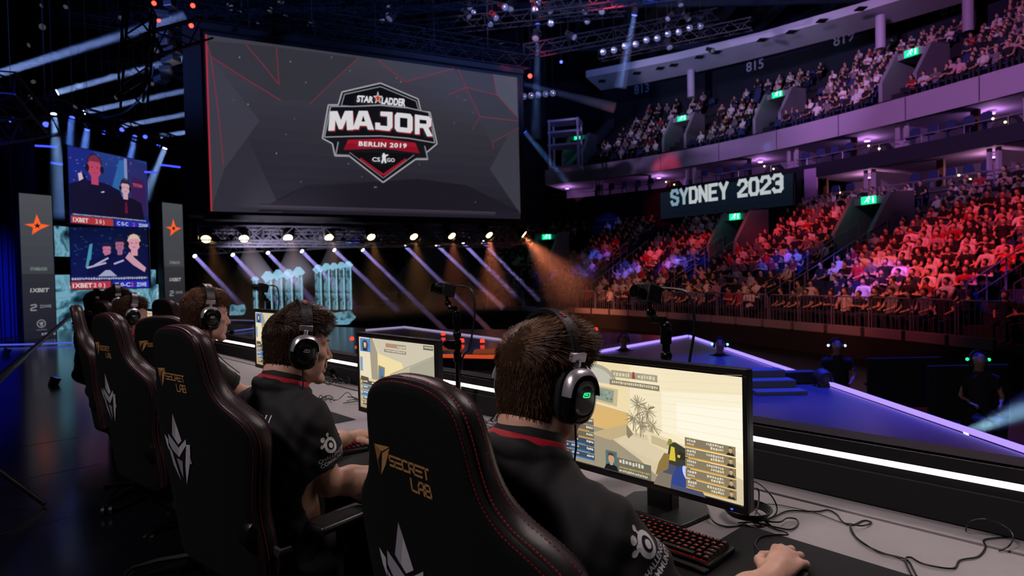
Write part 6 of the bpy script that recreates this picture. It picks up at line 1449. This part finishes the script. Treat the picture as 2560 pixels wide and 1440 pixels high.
SV = np.array([v.co[:] for v in SEAT.vertices]); SFc = [tuple(pg.vertices) for pg in SEAT.polygons]; rest = MB()
for i, q in enumerate(empties + people):
    D, s, w, z, tier, rw, idx, px, py = q; n_ = bn(s); rz = math.atan2(-n_[1], -n_[0]) - PI / 2; p = bp(s, w - .06, z)
    if i < min(150, len(empties)):
        o = bpy.data.objects.new('stadium_seat', SEAT); COL.objects.link(o); o.location = p; o.rotation_euler = (0, 0, rz); tag(o, 'empty dark blue seat, ' + spot(q), 'seat', 'empty seats in the stands')
    elif D < 40:
        c, sn_ = math.cos(rz), math.sin(rz); rest.add(SV @ np.array([[c, -sn_, 0], [sn_, c, 0], [0, 0, 1]]).T + p, SFc)
o = rest.build('seat_rows', seatm, smooth=0); tag(o, 'dark blue seats under the spectators in both stands', 'seats', kind='stuff')
for (z, e1, nm) in ((4.95, sB0 - .9, 'lower'), (7.0, sF - .9, 'upper')):
    for s in np.arange(2.0, e1, .62):
        if abs((s - 2.2) % 4.4 - .8) < .7: continue
        px = proj(bp(s, WL + .5, z))[0]
        if px > 2600: continue
        n_ = bn(s); o = bpy.data.objects.new('stadium_seat', SEAT); COL.objects.link(o); o.location = bp(s, WL + .55, z); o.rotation_euler = (0, 0, math.atan2(-n_[1], -n_[0]) - PI / 2); tag(o, 'dark blue seat at the front of the ' + nm + ' suites', 'seat', 'seats at the front of the ' + nm + ' suites')
    b = MB(); zz = 7.02 if nm == 'upper' else 4.98; b.tube([bp(s, WL + .15, zz + .35) for s in np.linspace(1, e1 + .5, 50)], .022, 6)
    for s in np.arange(1, e1, 1.5): b.cyl(bp(s, WL + .15, zz - .05), bp(s, WL + .15, zz + .35), .015, 6)
    tag(b.build('suite_rail', mat('rail_pale', 'a89cb4', .4, .5)), 'thin pale rail along the front of the ' + nm + ' suites', 'rail')

# ---------------------------------------------------------------- stage platforms beyond the desk
edge = mat('edge_light_violet', '302040', .4, emit='9a80ff', estr=1.6); edgeo = mat('edge_light_orange', '301008', .4, emit='ff6030', estr=.55)
plat = mat('platform_gloss', '17141c', .12, bump=(2, .03), spec=.6)
b = MB(); P0, P1 = (3.95, 3.6, 0), (3.95, 13.6, 0)
o = MB().bar((3.98, 2.6, .03), (3.98, 13.5, .03), .035, .045).build('edge_light', edge, smooth=0); tag(o, 'long violet light strip along the stage edge, right of the desk', 'light strip')
o = MB().bar((3.95, 13.55, .03), (1.35, 10.9, .03), .035, .045).build('edge_light', edge, smooth=0); tag(o, 'short violet light strip running back from the stage corner', 'light strip')
pts = [onz(915, 826, .22), onz(1011, 818, .22), onz(1252, 850, .22), onz(1262, 893, .22), onz(1061, 889, .22), onz(890, 868, .22)]; n = len(pts)
t = thing('stage_platform', 'low glossy platform with pale and orange light edges beyond the monitors', 'platform')
b = MB(); b.add([q for q in pts] + [q - [0, 0, .22] for q in pts], [tuple(range(n))[::-1]] + [(i, (i + 1) % n, (i + 1) % n + n, i + n) for i in range(n)]); b.build('deck', plat, t, smooth=0)
for i, m_ in ((0, 0), (1, 0), (3, 1), (4, 1)):
    o = MB().bar(pts[i] + [0, 0, .0], pts[(i + 1) % n] + [0, 0, .0], .05, .05).build('edge_light', edgeo if m_ else mat('edge_light_pale', '403848', .4, emit='b8a8d8', estr=.7), t, smooth=0)
for (px, py, w, lb) in ((1110, 902, .5, 'small orange-lit block below the far platform, left one'), (1236, 912, .7, 'small orange-lit block below the far platform, right one')):
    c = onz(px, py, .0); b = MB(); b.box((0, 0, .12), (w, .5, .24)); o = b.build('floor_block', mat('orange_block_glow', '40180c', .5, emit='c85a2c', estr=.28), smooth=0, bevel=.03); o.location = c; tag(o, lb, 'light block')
for i, (px, py) in enumerate(((1155, 855), (1206, 856), (1257, 858), (1108, 838), (1332, 820), (1420, 822), (1490, 826), (880, 850), (930, 842))):
    c = onz(px, py, .25); o = MB().lathe([(0, 0), (.045, 0), (.035, .06), (0, .065)], None, 12).build('floor_lamp_red', mat('red_floor_glow', '400808', .4, emit='ff4028', estr=1.6)); o.location = c; tag(o, 'small red uplight on the far stage, ' + ['first of three along the platform', 'second of three along the platform', 'third of three along the platform', 'at the platform back', 'under the stand, first', 'under the stand, second', 'under the stand, third', 'left on the platform', 'second from left on the platform'][i], 'light')
# steps by the stage corner and a round monitor light
t = thing('stage_steps', 'dim teal steps rising beside the blue stage floor', 'steps')
c = onz(1925, 985, 0)
for k in range(3): MB().box((c[0] + .1, c[1] + .22 * k, .025 + .045 * k), (.60 - .06 * k, .22, .05 + .09 * k)).build('step', mat('step_grey', '5c6468', .7), t, bevel=.01)
c = onz(2050, 962, 0); b = MB(); b.lathe([(0, 0), (.10, 0), (.11, .03), (.11, .15), (.08, .155), (.075, .12), (0, .12)], xf((0, 0, .12), rx=PI / 2 + .3), 24); b.box((-.22, .14, .08), (.42, .16, .16)); o = b.build('floor_speaker', mat('speaker_dark', '22242c', .6), smooth=40, bevel=.01); o.location = c; tag(o, 'dark floor speaker with a round black mouth by the violet edge strip', 'speaker')
# crew on the arena floor
def crew(px, py, D, label, glow=None, h=1.0):
    c = at(px, py, D); V, Q, ids = SPL[0]; z = c[2] - 1.22
    t = thing('person', label, 'person', (c[0], c[1], max(z, -1.05)), PI * .9, 'crew working on the arena floor')
    me = solid('body', V, Q, [mat('crew_black', '0e0e12', .9), mat('crew_skin', '8a6450', .6), mat('crew_hair', '14100e', .8)], t, np.clip(ids[Q[:, 0]], 0, 2) * (ids[Q[:, 0]] < 3))
    b = MB(); b.tube([(.1 * math.sin(a), 0, 1.25 + .12 * math.cos(a)) for a in np.linspace(-1.5, 1.5, 12)], .012, 6)
    for s in (-1, 1): b.ball((s * .095, 0, 1.23), (.025, .04, .045), 10, 8)
    hs = thing('headset', 'headset on the ' + label, 'headset', t.location, PI * .9); b.build('headband', dplast, hs)
    if glow:
        g_ = MB()
        for s in (-1, 1): g_.ball((s * .125, .01, 1.25), .02, 8, 6)
        g_.build('glow_lamp', mat('crew_glow_' + glow, '102018', .4, emit=glow, estr=3), hs)
    b = MB(); b.box((0, 0, .23), (.44, .42, .46)); b.box((0, -.2, .6), (.44, .05, .5)); o = b.build('stool', blackm, bevel=.02); o.location = t.location; o.rotation_euler = t.rotation_euler; tag(o, 'black stool under the ' + label, 'stool')
crew(1560, 885, 11.5, 'crew member seen as a dark head below the violet strip', None); crew(1800, 890, 10.5, 'crew member with pale cyan headset lights', '80f0ff'); crew(2445, 985, 8.2, 'crew member in green-lit headset at far right', '20ff70'); crew(2092, 925, 10, 'crew member in a faintly lit headset under the stand', 'd0d8ff')
b = MB(); b.box((0, 0, .36), (1.6, .7, .05)); b.box((-.7, 0, .18), (.06, .6, .36)); b.box((.7, 0, .18), (.06, .6, .36)); o = b.build('crew_table', mat('table_dark', '2a2830', .6), smooth=0); c = onz(2300, 1015, -1.05); o.location = c; tag(o, 'dark crew table on the arena floor at far right', 'table')
for px, D in ((2260, 9), (2420, 8.2)):
    c = at(px, 950, D); b = MB(); b.box((0, 0, 0), (1.1, .05, .75)); b.box((0, .1, -.55), (.1, .1, .5)); o = b.build('crew_screen', blackm, smooth=0, bevel=.01); o.location = (c[0], c[1], -.25); tag(o, 'black back of a crew screen, ' + ('left' if px < 2300 else 'right') + ' one at far right', 'screen')

# ---------------------------------------------------------------- rails, barriers, gateways
steel = mat('rail_steel', '9088a0', .4, .6)
NB = 0
for s in np.arange(S0 + .8, S1 - 8, 1.25):
    px, py, D = proj(bp(s, 0, 0))
    if px < 1230 or px > 2700: continue
    t = thing('crowd_barrier', 'grey crowd barrier panel along the front row', 'barrier', group='crowd barriers along the front of the lower stand')
    b = MB(); z = Z0
    A, B_ = bp(s + .04, -.62, z), bp(s + 1.2, -.62, z); up = np.array([0, 0, 1.0])
    b.tube([A, A + up * .95, A + up * 1.05 + (B_ - A) * .06, B_ + up * 1.05 - (B_ - A) * .06, B_ + up * .95, B_], .022, 6); b.bar(A + up * .2, B_ + up * .2, .02)
    b.build('frame', steel, t)
    b = MB()
    for k in np.linspace(.12, .88, 7): q = A + (B_ - A) * k; b.bar(q + up * .2, q + up * 1.03, .012)
    b.build('bars', steel, t, smooth=0)
    o = MB().bar(bp(s + .06, -.86, Z0 + .10), bp(s + 1.18, -.86, Z0 + .10), .12, .24).build('kick_panel', mat('kick_panel_grey', '7a7078', .7), smooth=0); tag(o, 'low grey kick panel under the front barrier', 'panel', 'kick panels under the crowd barriers')
def rail(path, label, group, r=.022, posts=True):
    P = [np.asarray(q, float) for q in path]; b = MB(); b.tube([q + [0, 0, .95] for q in P], r, 6); b.tube([q + [0, 0, .5] for q in P], r * .7, 6)
    for q in P[::max(1, len(P) // 5)]: b.tube([q, q + [0, 0, .95]], r, 6)
    return tag(b.build('handrail', steel), label, 'handrail', group)
for i, (s, e0, e1) in enumerate([(a, 1.2, 6.4) for a in AL[:4]]):
    for d in (-.55, .55):
        rail([bp(s + d, w, Z0 + RI * max(0, (w - .2) / TR)) for w in np.linspace(e0, e1, 8)], 'steel handrail beside the ' + ['right-hand', 'second', 'third', 'fourth'][i] + ' stairs of the lower stand, ' + ('right' if d < 0 else 'left') + ' side', 'handrails of the lower stand')
rail([bp(s, WL - .1, ZL - .1) for s in np.linspace(.5, sB0 - .5, 14)], 'long steel rail along the top of the lower stand at right', 'rails')
rail([bp(s, WL - .1, ZL - .1) for s in np.linspace(sB1 + .5, S1 - 4, 12)], 'long steel rail along the top of the lower stand at left', 'rails')
exitm = mat('exit_sign_green', '0a6040', .4, emit='10d890', estr=1.6); exitw = mat('exit_sign_white', 'd0ffe8', .4, emit='c8ffe8', estr=2.5)
def gateway(s, w, z, label, wd=1.6, hgt=2.1, depth=2.6):
    X = np.cross(bn(s), [0, 0, 1]); Yv = bn(s); M = frame(bp(s, w, z), X, (0, 0, 1)); t = thing('gateway', label + ' with concrete side walls', 'gateway'); t.matrix_world = Matrix(M.tolist())
    sg = 1 if (M[:3, 1] @ Yv) > 0 else -1
    for d in (-1, 1):
        b = MB(); P = [(0, -.3), (depth, -.3), (depth, hgt + .5), (1.2, hgt + .4), (0, .9)]
        v = [(d * wd / 2 + o_, sg * a, c) for o_ in (-.09, .09) for a, c in P]; k = len(P); b.add(v, [tuple(range(k)), tuple(range(2 * k - 1, k - 1, -1))] + [(i, i + k, (i + 1) % k + k, (i + 1) % k) for i in range(k)]); b.build('side_wall', conc, t, smooth=0)
    b = MB(); b.box((0, sg * 1.9, hgt + .15), (wd, 1.4, .3)); b.build('lintel', conc, t, smooth=0)
    b = MB(); b.box((0, sg * depth, hgt / 2 - .1), (wd, .1, hgt + .4)); b.build('passage_black_sheet', blackm, t, smooth=0)  # black sheet paints the darkness inside the passage
    e = thing('exit_sign', 'green exit sign in the ' + label, 'sign'); e.matrix_world = Matrix((M @ xf((0, sg * 1.1, hgt + .16))).tolist())
    b = MB(); b.box((0, 0, 0), (.62, .06, .32)); b.build('sign_box', exitm, e, smooth=0)
    b = MB(); yy = -.04 * sg
    for A_, B_ in (((-.06, .0), (.02, .08)), ((-.06, .0), (-.17, -.09)), ((-.06, .0), (.03, -.03)), ((.03, -.03), (.0, -.11)), ((.02, .07), (.10, .02)), ((.02, .08), (-.09, .09))): b.bar((A_[0], yy, A_[1]), (B_[0], yy, B_[1]), .035, .01)
    b.ball((.05, yy, .12), .03, 8, 6); b.box((.22, yy, .0), (.05, .008, .24)); b.build('pictogram', exitw, e, smooth=0)
    d_ = bpy.data.lights.new('exit_glow', 'POINT'); d_.energy = 4; d_.color = (.1, 1, .6); d_.shadow_soft_size = .2; lo = bpy.data.objects.new('exit_glow', d_); COL.objects.link(lo); lo.location = Vector(M[:3, 3]) + Vector(-Yv * .5 + [0, 0, hgt])
for (s, rw), nm in zip(VL, ('green-lit gateway of the lower stand at right', 'green-lit gateway left of it in the lower stand', 'green-lit gateway at the far end of the lower stand')): gateway(s, .2 + TR * (rw - 2), Z0 + RI * (rw - 2), nm)
for (s, rw), nm in zip(VU, ('right-hand gateway of the upper stand', 'second gateway of the upper stand', 'third gateway of the upper stand', 'leftmost gateway of the upper stand')): gateway(s, W1 + TR2 * (rw - 2), Z1 + RI2 * (rw - 2), nm)
# pale service tower at the far end of the upper stand
c = at(1415, 400, 38); t = thing('service_tower', 'pale open service tower at the far end of the upper stand', 'tower', (c[0], c[1], 8.2), -.3)
for x in (-.9, .9):
    for y in (-.6, .6): MB().box((x, y, 1.4), (.12, .12, 3.2)).build('post', pale, t)
for z in (.0, 1.4, 2.2, 2.9): MB().box((0, 0, z), (2.0, 1.4, .12)).build('shelf', pale, t)
P = s_at(1470, W1 + .5, 10); b = MB(); b.prism([(0, -.4), (9.0, 4.9), (9.0, 5.6), (0, .3)], -.25, .25); o = b.build('end_wall', conc, smooth=0); q = bp(S2 + .4, W1, Z1); o.location = q; n_ = bn(S2); o.rotation_euler = (0, 0, math.atan2(n_[1], n_[0])); tag(o, kind='structure'); o.name = 'wall_end_upper'

# ---------------------------------------------------------------- lamps with visible beams
lens_w = mat('lens_warm', 'fff0c8', .3, emit='ffd890', estr=9); lens_c = mat('lens_cold', 'e8f0ff', .3, emit='c8d8ff', estr=8); lens_b = mat('lens_blue', 'a0b0ff', .3, emit='4050ff', estr=3); lens_glint = mat('lens_painted_glint', '8a8a94', .15, .6, emit='b0b0c0', estr=.10)  # faint emission on the unlit lenses paints their specular glints
for m_ in (lens_w, lens_c, lens_b, lens_glint): m_.cycles.emission_sampling = 'NONE'
HAZE, HAZE2, HAZE3 = mat_haze('beam_haze', .5), mat_haze('cone_haze', .22), mat_haze('wide_haze', .06)
def head(name, label, loc, aim, lens, size=.16, group=None, hang=True):
    "moving-head lamp pointing at aim"
    t = thing(name, label, 'stage light', tuple(loc), 0, group)
    t.rotation_euler = (Vector(aim) - Vector(loc)).to_track_quat('-Z', 'Y').to_euler()
    k = size / .16
    b = MB(); b.lathe([(0, .34 * k), (.10 * k, .34 * k), (.14 * k, .24 * k), (.15 * k, .06 * k), (.165 * k, 0), (.15 * k, -.01 * k), (.14 * k, .02 * k), (0, .02 * k)], None, 16); b.build('body', blackm, t, smooth=40)
    b = MB(); b.lathe([(0, .0), (.13 * k, .0), (.11 * k, -.012 * k), (0, -.02 * k)], None, 16); b.build('lens', lens, t, smooth=60)
    b = MB(); b.tube([(-.2 * k, 0, .12 * k), (-.2 * k, 0, .40 * k), (.2 * k, 0, .40 * k), (.2 * k, 0, .12 * k)], .018 * k, 6); b.box((0, 0, .46 * k), (.26 * k, .2 * k, .1 * k)); b.build('yoke', blackm, t)
    if hang:
        R_ = np.array(t.rotation_euler.to_matrix()); u_ = R_.T @ np.array([0, 0, max(.3, 17.5 - loc[2])]); MB().cyl((0, 0, .46 * k), np.array([0, 0, .46 * k]) + u_, .007, 6).build('drop_pipe', blackm, t)
    return t
def beam(t, L, r0, r1, hz, power, color, spread=None, angle=None):
    "haze lit by the lamp itself: a body of haze along the beam and the light that fills it"
    b = MB(); b.lathe([(r1, -L), (r0 + (r1 - r0) * .5, -.03 - L / 2), (r0, -.03)], None, 20); o = b.build('light_beam', hz, t, smooth=0); o['kind'] = 'stuff'; o['label'] = 'beam of light in the haze'
    d = bpy.data.lights.new('beam_source', 'AREA' if spread else 'SPOT'); d.energy = power; d.color = color
    if spread: d.shape = 'DISK'; d.size = r0 * 1.7; d.spread = math.radians(spread)
    else: d.spot_size = math.radians(angle); d.spot_blend = 1.0; d.shadow_soft_size = .05
    lo = bpy.data.objects.new('beam_source', d); COL.objects.link(lo); lo.parent = t; lo.location = (0, 0, -.05)
# nine warm lamps under the giant screen
WP = ((515, 598), (610, 597), (720, 595), (823, 594), (928, 593), (1035, 592), (1130, 590), (1223, 588), (1310, 586))
for i, (px, py) in enumerate(WP):
    f = (px - 515) / (1310 - 515); D = proj(sl + SX * SW * f)[2] - .15 - .02 * i; c = at(px, py, D)
    t = head('stage_lamp', 'round warm stage lamp under the giant screen, ' + ['first from left', 'second from left', 'third from left', 'fourth from left', 'middle of the nine', 'fourth from right', 'third from right', 'second from right', 'rightmost'][i], c, c + np.array([.35 + .12 * i, -1.0, -.9 - .1 * i]) * 5 if i < 8 else c + np.array([1.6, -.2, -1.3]), lens_w, .19, 'warm lamps under the giant screen', False)
    aim = c + np.array([.1, .4, -3]) if i < 8 else c + np.array([1.6, 1.2, -1.9])
    k = head('haze_lamp', 'small black flood lamp just behind the ' + ['first', 'second', 'third', 'fourth', 'middle', 'sixth', 'seventh', 'eighth', 'rightmost'][i] + ' warm lamp', c + np.array([0, .4, -.05]), aim + np.array([0, .4, 0]), lens_w, .12, 'flood lamps behind the warm lamps', False)
    beam(k, 3.0 if i < 8 else 4.0, .06, 1.7 if i < 8 else 2.3, HAZE3, (70, 60, 100, 150, 150, 200, 420, 1100, 2600)[i], (1, .40, .12) if i < 6 else (1, .26, .12), None, 46)
# violet beams slanting down towards the far stage
for i, (x0, y0, x1, y1) in enumerate(((487, 640, 565, 722), (582, 637, 660, 720), (670, 632, 745, 712), (755, 628, 840, 715), (836, 625, 940, 725), (907, 625, 1050, 765), (1013, 615, 1210, 812), (1092, 612, 1200, 715), (1158, 608, 1245, 695), (1207, 605, 1300, 700))):
    D = 25.5 + .5 * i * .5; a, e = at(x0, y0, D), at(x1, y1, D - 1.2); L = np.linalg.norm(e - a)
    t = head('moving_light', 'violet beam light slanting down over the far stage, ' + ['first', 'second', 'third', 'fourth', 'fifth', 'sixth', 'seventh', 'eighth', 'ninth', 'tenth'][i] + ' from left', a, e, lens_c, .10, 'violet beam lights over the far stage'); beam(t, L * 1.5, .09, .14, HAZE, 2.2, (.42, .34, 1.0), 2.5)
# blue-white beams at upper left, running behind the giant screen
for i, (x0, y0, x1, y1, D) in enumerate(((-60, 202, 420, 52, 15), (143, 231, 490, 137, 20), (210, 281, 490, 221, 22), (302, 316, 490, 281, 24), (397, 341, 490, 327, 26))):
    a, e = at(x0, y0, D), at(x1, y1, D + 1.5); L = np.linalg.norm(e - a)
    t = head('moving_light', 'blue-white beam light at upper left, ' + ['highest', 'second', 'third', 'fourth', 'lowest'][i] + ' of five', a, e, lens_c, .12, 'blue-white beam lights at upper left'); beam(t, L * 1.1, .11, .17, HAZE2, (5, 5.5, 5, 5, 5)[i], (.28, .44, 1.0), 1.2)
for i, (x0, y0, x1, y1, D, c, lb) in enumerate(((134, 285, 150, 480, 18, (.25, .45, 1), 'first'), (180, 294, 174, 372, 19, (.12, .25, 1), 'second'), (218, 323, 208, 385, 20, (.15, .3, 1), 'third'), (337, 341, 326, 395, 23, (.15, .3, 1), 'fourth'), (412, 371, 372, 470, 22, (.3, .5, 1), 'fifth'))):
    a, e = at(x0, y0, D), at(x1, y1, D - .5); L = np.linalg.norm(e - a)
    t = head('spot_light', 'blue spotlight shining down over the left stage, ' + lb + ' from left', a, e, lens_c if i in (0, 4) else lens_b, .09, 'blue spotlights over the left stage'); beam(t, L * 1.3, .10, .42, HAZE2, 5, c, 9)
for i, (px, py, D) in enumerate(((30, 300, 15), (115, 311, 16), (260, 331, 21), (305, 324, 21), (363, 342, 23), (396, 364, 24), (1403, 155, 30), (1325, 190, 28))):
    a = at(px, py, D); head('spot_light', 'small blue lamp glowing in the dark rig, ' + ['far left', 'second from left', 'third from left', 'fourth from left', 'fifth from left', 'sixth from left', 'upper right of the giant screen', 'beside the giant screen\'s top right corner'][i], a, CP + (a - CP) * .8 + [0, 0, -1.5], lens_b, .09, 'small blue lamps in the rig')
# cyan beam at lower right, tall blue beams by the giant screen
t = head('floor_light', 'cyan floor light throwing a fan of light at lower right', at(2412, 1082, 6.6), at(2600, 1010, 6.2), lens_c, .12, None, False); beam(t, 1.6, .05, .36, HAZE2, 3, (.35, .75, 1), 22)
for i, (x0, y0, x1, y1, D) in enumerate(((1586, 38, 1556, 190, 26), (1345, 60, 1340, 300, 30), (1312, 330, 1430, 470, 30), (1310, 210, 1500, 260, 32))):
    a, e = at(x0, y0, D), at(x1, y1, D + .5); L = np.linalg.norm(e - a)
    t = head('moving_light', 'faint blue beam light right of the giant screen, ' + ['topmost', 'second', 'lowest', 'third'][i], a, e, lens_b, .15, 'faint blue beam lights right of the giant screen'); beam(t, L * 1.2, .11, .3, HAZE2, (3, 1.5, 1.5, .6)[i], (.16, .36, 1), 3)

# ---------------------------------------------------------------- roof rig
ri = random.Random(31); blu_m = mat('rig_blue_grey', '30384e', .5, .4)
def T(px, py, D): return at(px, py, D)
RIG = (((350, 20, 12.5), (330, 260, 13.5), 'dark vertical truss at upper left'), ((0, 205, 13), (88, 305, 15), 'slanting truss at far left'), ((380, 110, 14), (505, 75, 15), 'short truss left of the giant screen'), ((900, 30, 24), (1240, -20, 20), 'rigging truss above the giant screen, left one'), ((980, 78, 26), (1560, 20, 26), 'rigging truss above the giant screen, right one'),
       ((1310, 130, 27), (1790, 40, 27), 'long lamp truss above the stand'), ((1500, 140, 34), (1880, 60, 30), 'second lamp truss in front of the canopy'), ((-20, 20, 30), (520, 95, 36), 'blue-grey truss high at upper left'), ((-20, 140, 32), (500, 190, 38), 'second blue-grey truss at upper left'), ((560, 30, 22), (1000, 10, 25), 'roof truss at top middle'), ((1340, 20, 22), (1760, -40, 18), 'roof truss at top right'), ((105, 262, 18.3), (440, 362, 23), 'lighting truss over the left stage'), ((470, 622, 25.8), (1230, 590, 30.5), 'low truss over the far stage carrying the violet beam lights'), ((-40, 330, 13), (140, 310, 17), 'lighting truss end at far left'))
for a, c, lb in RIG: truss('truss', lb, T(*a), T(*c), .5, blu_m if 'blue' in lb else truss_k, group='roof trusses')
for k in range(16):
    x = -24 + k * 3.2; b = MB(); b.box((x, 18, 18.4), (.25, 60, .6)); o = b.build('beam', mat('roof_beam', '1a2234', .7), smooth=0); tag(o, kind='structure'); o.name = 'ceiling_beam'
for k in range(7):
    b = MB(); b.box((-2, 2 + k * 7, 17.9), (60, .2, .4)); o = b.build('beam', MATS['roof_beam'], smooth=0); tag(o, kind='structure'); o.name = 'ceiling_beam'
lamp('SPOT', 'wash_light', (-14, 8, 6), (-10, 22, 18), 9000, (.12, .25, 1), .4, 78); lamp('SPOT', 'wash_light', (4, 16, 7), (2, 24, 19), 7000, (.16, .28, 1), .4, 110)
for i in range(10):
    px = 1508 + i * 27; a = at(px, 130 - i * 7.5 + (i % 2) * 3, 27.2); head('par_lamp', f'round silver par lamp in the row above the stand', a, (a + CP) / 2 - [0, 0, 2], lens_glint, .17, 'row of par lamps above the stand')
for i in range(5):
    a = at(1310 + i * 18, 241 - i * 2, 31); head('par_lamp', 'round silver par lamp in the short row beside the giant screen', a, (a + CP) / 2, lens_glint, .2, 'short row of par lamps beside the giant screen')
for i in range(46):
    reg = ri.random()
    if reg < .35: px, py, D = ri.uniform(20, 480), ri.uniform(5, 280), ri.uniform(28, 34)
    elif reg < .8: px, py, D = ri.uniform(520, 1350), ri.uniform(0, 110 if False else 70), ri.uniform(22, 27)
    else: px, py, D = ri.uniform(1320, 1800), ri.uniform(5, 130), ri.uniform(24, 30)
    a = at(px, py, D); head('rig_lamp', 'dark stage lamp hanging in the roof rig', a, a + np.array([ri.uniform(-3, 3), ri.uniform(-6, -1), -3]), lens_glint, ri.uniform(.12, .2), 'dark lamps hanging in the roof rig')
for i, (px, py) in enumerate(((385, 8), (482, 14), (396, 50), (478, 64), (1325, 190))):
    a = at(px, py, 19); o = MB().ball((0, 0, 0), .07, 10, 6).build('red_marker', mat('red_marker_glow', '501010', .4, emit='ff4030', estr=4)); o.location = a; tag(o, 'small red marker light in the rig, ' + ['top left', 'top right', 'middle left', 'lower right', 'by the giant screen'][i], 'light')
# speaker array at upper left
c = at(415, 90, 17.5); t = thing('speaker_array', 'hanging array of pale-edged equipment boxes at upper left', 'speaker array', tuple(c))
for k in range(9):
    b = MB(); b.box((ri.uniform(-.2, .2), 0, .9 - k * .27), (ri.uniform(.2, .55), .3, .17), euler(ri.uniform(-.2, .2), ri.uniform(-.15, .15), ri.uniform(-.5, .5))); b.build('speaker_box', mat('array_grey', '3c3c42', .4, .3), t, smooth=0, bevel=.02)
lamp('SPOT', 'array_light', tuple(at(440, 250, 17)), tuple(c), 120, (1, .9, .85), .2, 30)
b = MB(); b.tube(smooth_path([at(385, 165, 20), at(368, 220, 20), at(320, 275, 20), at(270, 292, 20), at(225, 285, 20)], 8), .03, 6); tag(b.build('hanging_cable', cabg), 'slack cable drooping under the upper-left rig', 'cable')
# curtain at far left, boom pole
cur = mat('curtain_blue', '1c2870', .8)
b = MB(); X0 = at(-160, 600, 15); X1 = at(92, 600, 18.5); X1[2] = X0[2] = 0; d = X1 - X0; L = np.linalg.norm(d); d /= L; nn = np.array([-d[1], d[0], 0]); v = []; N = 140
for i in range(N + 1):
    for z in (0.02, 3, 6.2): v.append(X0 + d * L * i / N + nn * .13 * math.sin(i * .95) * (1 + .25 * math.sin(i * .31)) + [0, 0, z])
b.add(v, [(i * 3 + j, i * 3 + 3 + j, i * 3 + 4 + j, i * 3 + 1 + j) for i in range(N) for j in range(2)]); o = b.build('curtain', cur, smooth=80); tag(o, 'tall blue-lit pleated curtain at the far left edge', 'curtain')
b = MB()
for k, (a, c_) in enumerate((((140, 367), (46, 362)), ((128, 407), (162, 411)), ((362, 430), (392, 431)), ((402, 412), (450, 418)))):
    o = MB().bar(at(*a, 19), at(*c_, 19), .05).build('blue_light_bar', mat('blue_bar_glow', '2030a0', .4, emit='3848ff', estr=2)); tag(o, 'thin blue light bar in the dark above the left stage, ' + ['far left', 'second', 'third', 'fourth'][k], 'light bar')
for k, (px, py) in enumerate(((25, 852), (60, 838), (20, 872), (140, 940))):
    a = onz(px, py, .12) if k < 3 else onz(px, 945, .1); t = head('floor_light', 'small blue floor light at the foot of the left stage, ' + ['first', 'second', 'third', 'nearest'][k], a, a + np.array([.2, .3, .8]), lens_b, .07, 'blue floor lights at the left stage', False)
P = [onz(-90, 1010, .02)]; b = MB(); a, c_ = at(-12, 955, 4.6), at(167, 797, 7.4); t = thing('boom_pole', 'long black boom pole slanting up from the left edge', 'boom pole'); b.cyl(a + (a - c_) * .25, c_, .022, 10); b.cyl(a + (a - c_) * .2, a + (c_ - a) * .3, .03, 10); b.build('boom', met, t)
e = a + (a - c_) * .22; b = MB(); b.cyl((e[0], e[1], 0), (e[0], e[1], e[2]), .03, 10)
for k in range(3): b.cyl((e[0], e[1], .4), (e[0] + .5 * math.cos(k * 2.1), e[1] + .5 * math.sin(k * 2.1), .015), .015, 8)
b.build('stand', met, t)
b = MB(); q = np.array([-12.2, 18.6, 0.0]); a_ = np.linspace(0, 2 * PI, 60)[:-1]; b.tube([(q[0] + 4.4 * math.cos(k), q[1] + 4.0 * math.sin(k), .05) for k in a_], .022, 6, closed=True); o = b.build('platform_rim', mat('rim_pale', '8088b0', .3, emit='6070c0', estr=.5)); tag(o, 'pale curved rim light on the floor round the left stage', 'light strip')
lamp('SPOT', 'floor_wash', (-9, 14, 7), (-8.5, 12.0, 0), 900, (1, .55, .50), .2, 22); lamp('SPOT', 'floor_wash', (-8, 12, 8), (-7.6, 10.5, 0), 260, (.5, .35, 1), .2, 36); lamp('SPOT', 'stage_wash', (-7, 12, 10), (-4, 18, 0), 500, (1, .4, .35), .3, 50); lamp('SPOT', 'stage_wash', (4, 18, 9), (-1, 14, 0), 600, (.75, .35, .6), .3, 60)
c = at(881, 606, 33); t = thing('video_screen', 'tiny blue video board far behind the warm lamps', 'screen', tuple(c), -.2); MB().box((0, .05, 0), (.9, .08, .34)).build('casing', dark, t)
q = Pic(None, .002); q.rect(-.43, -.15, .43, .15, '1c30c8'); q.rect(-.40, -.05, .05, .10, '7aa0f0'); q.rect(.10, -.10, .40, .02, '3c58e0'); q.build('screen_picture', mat_pic('video_glow', .8), t)
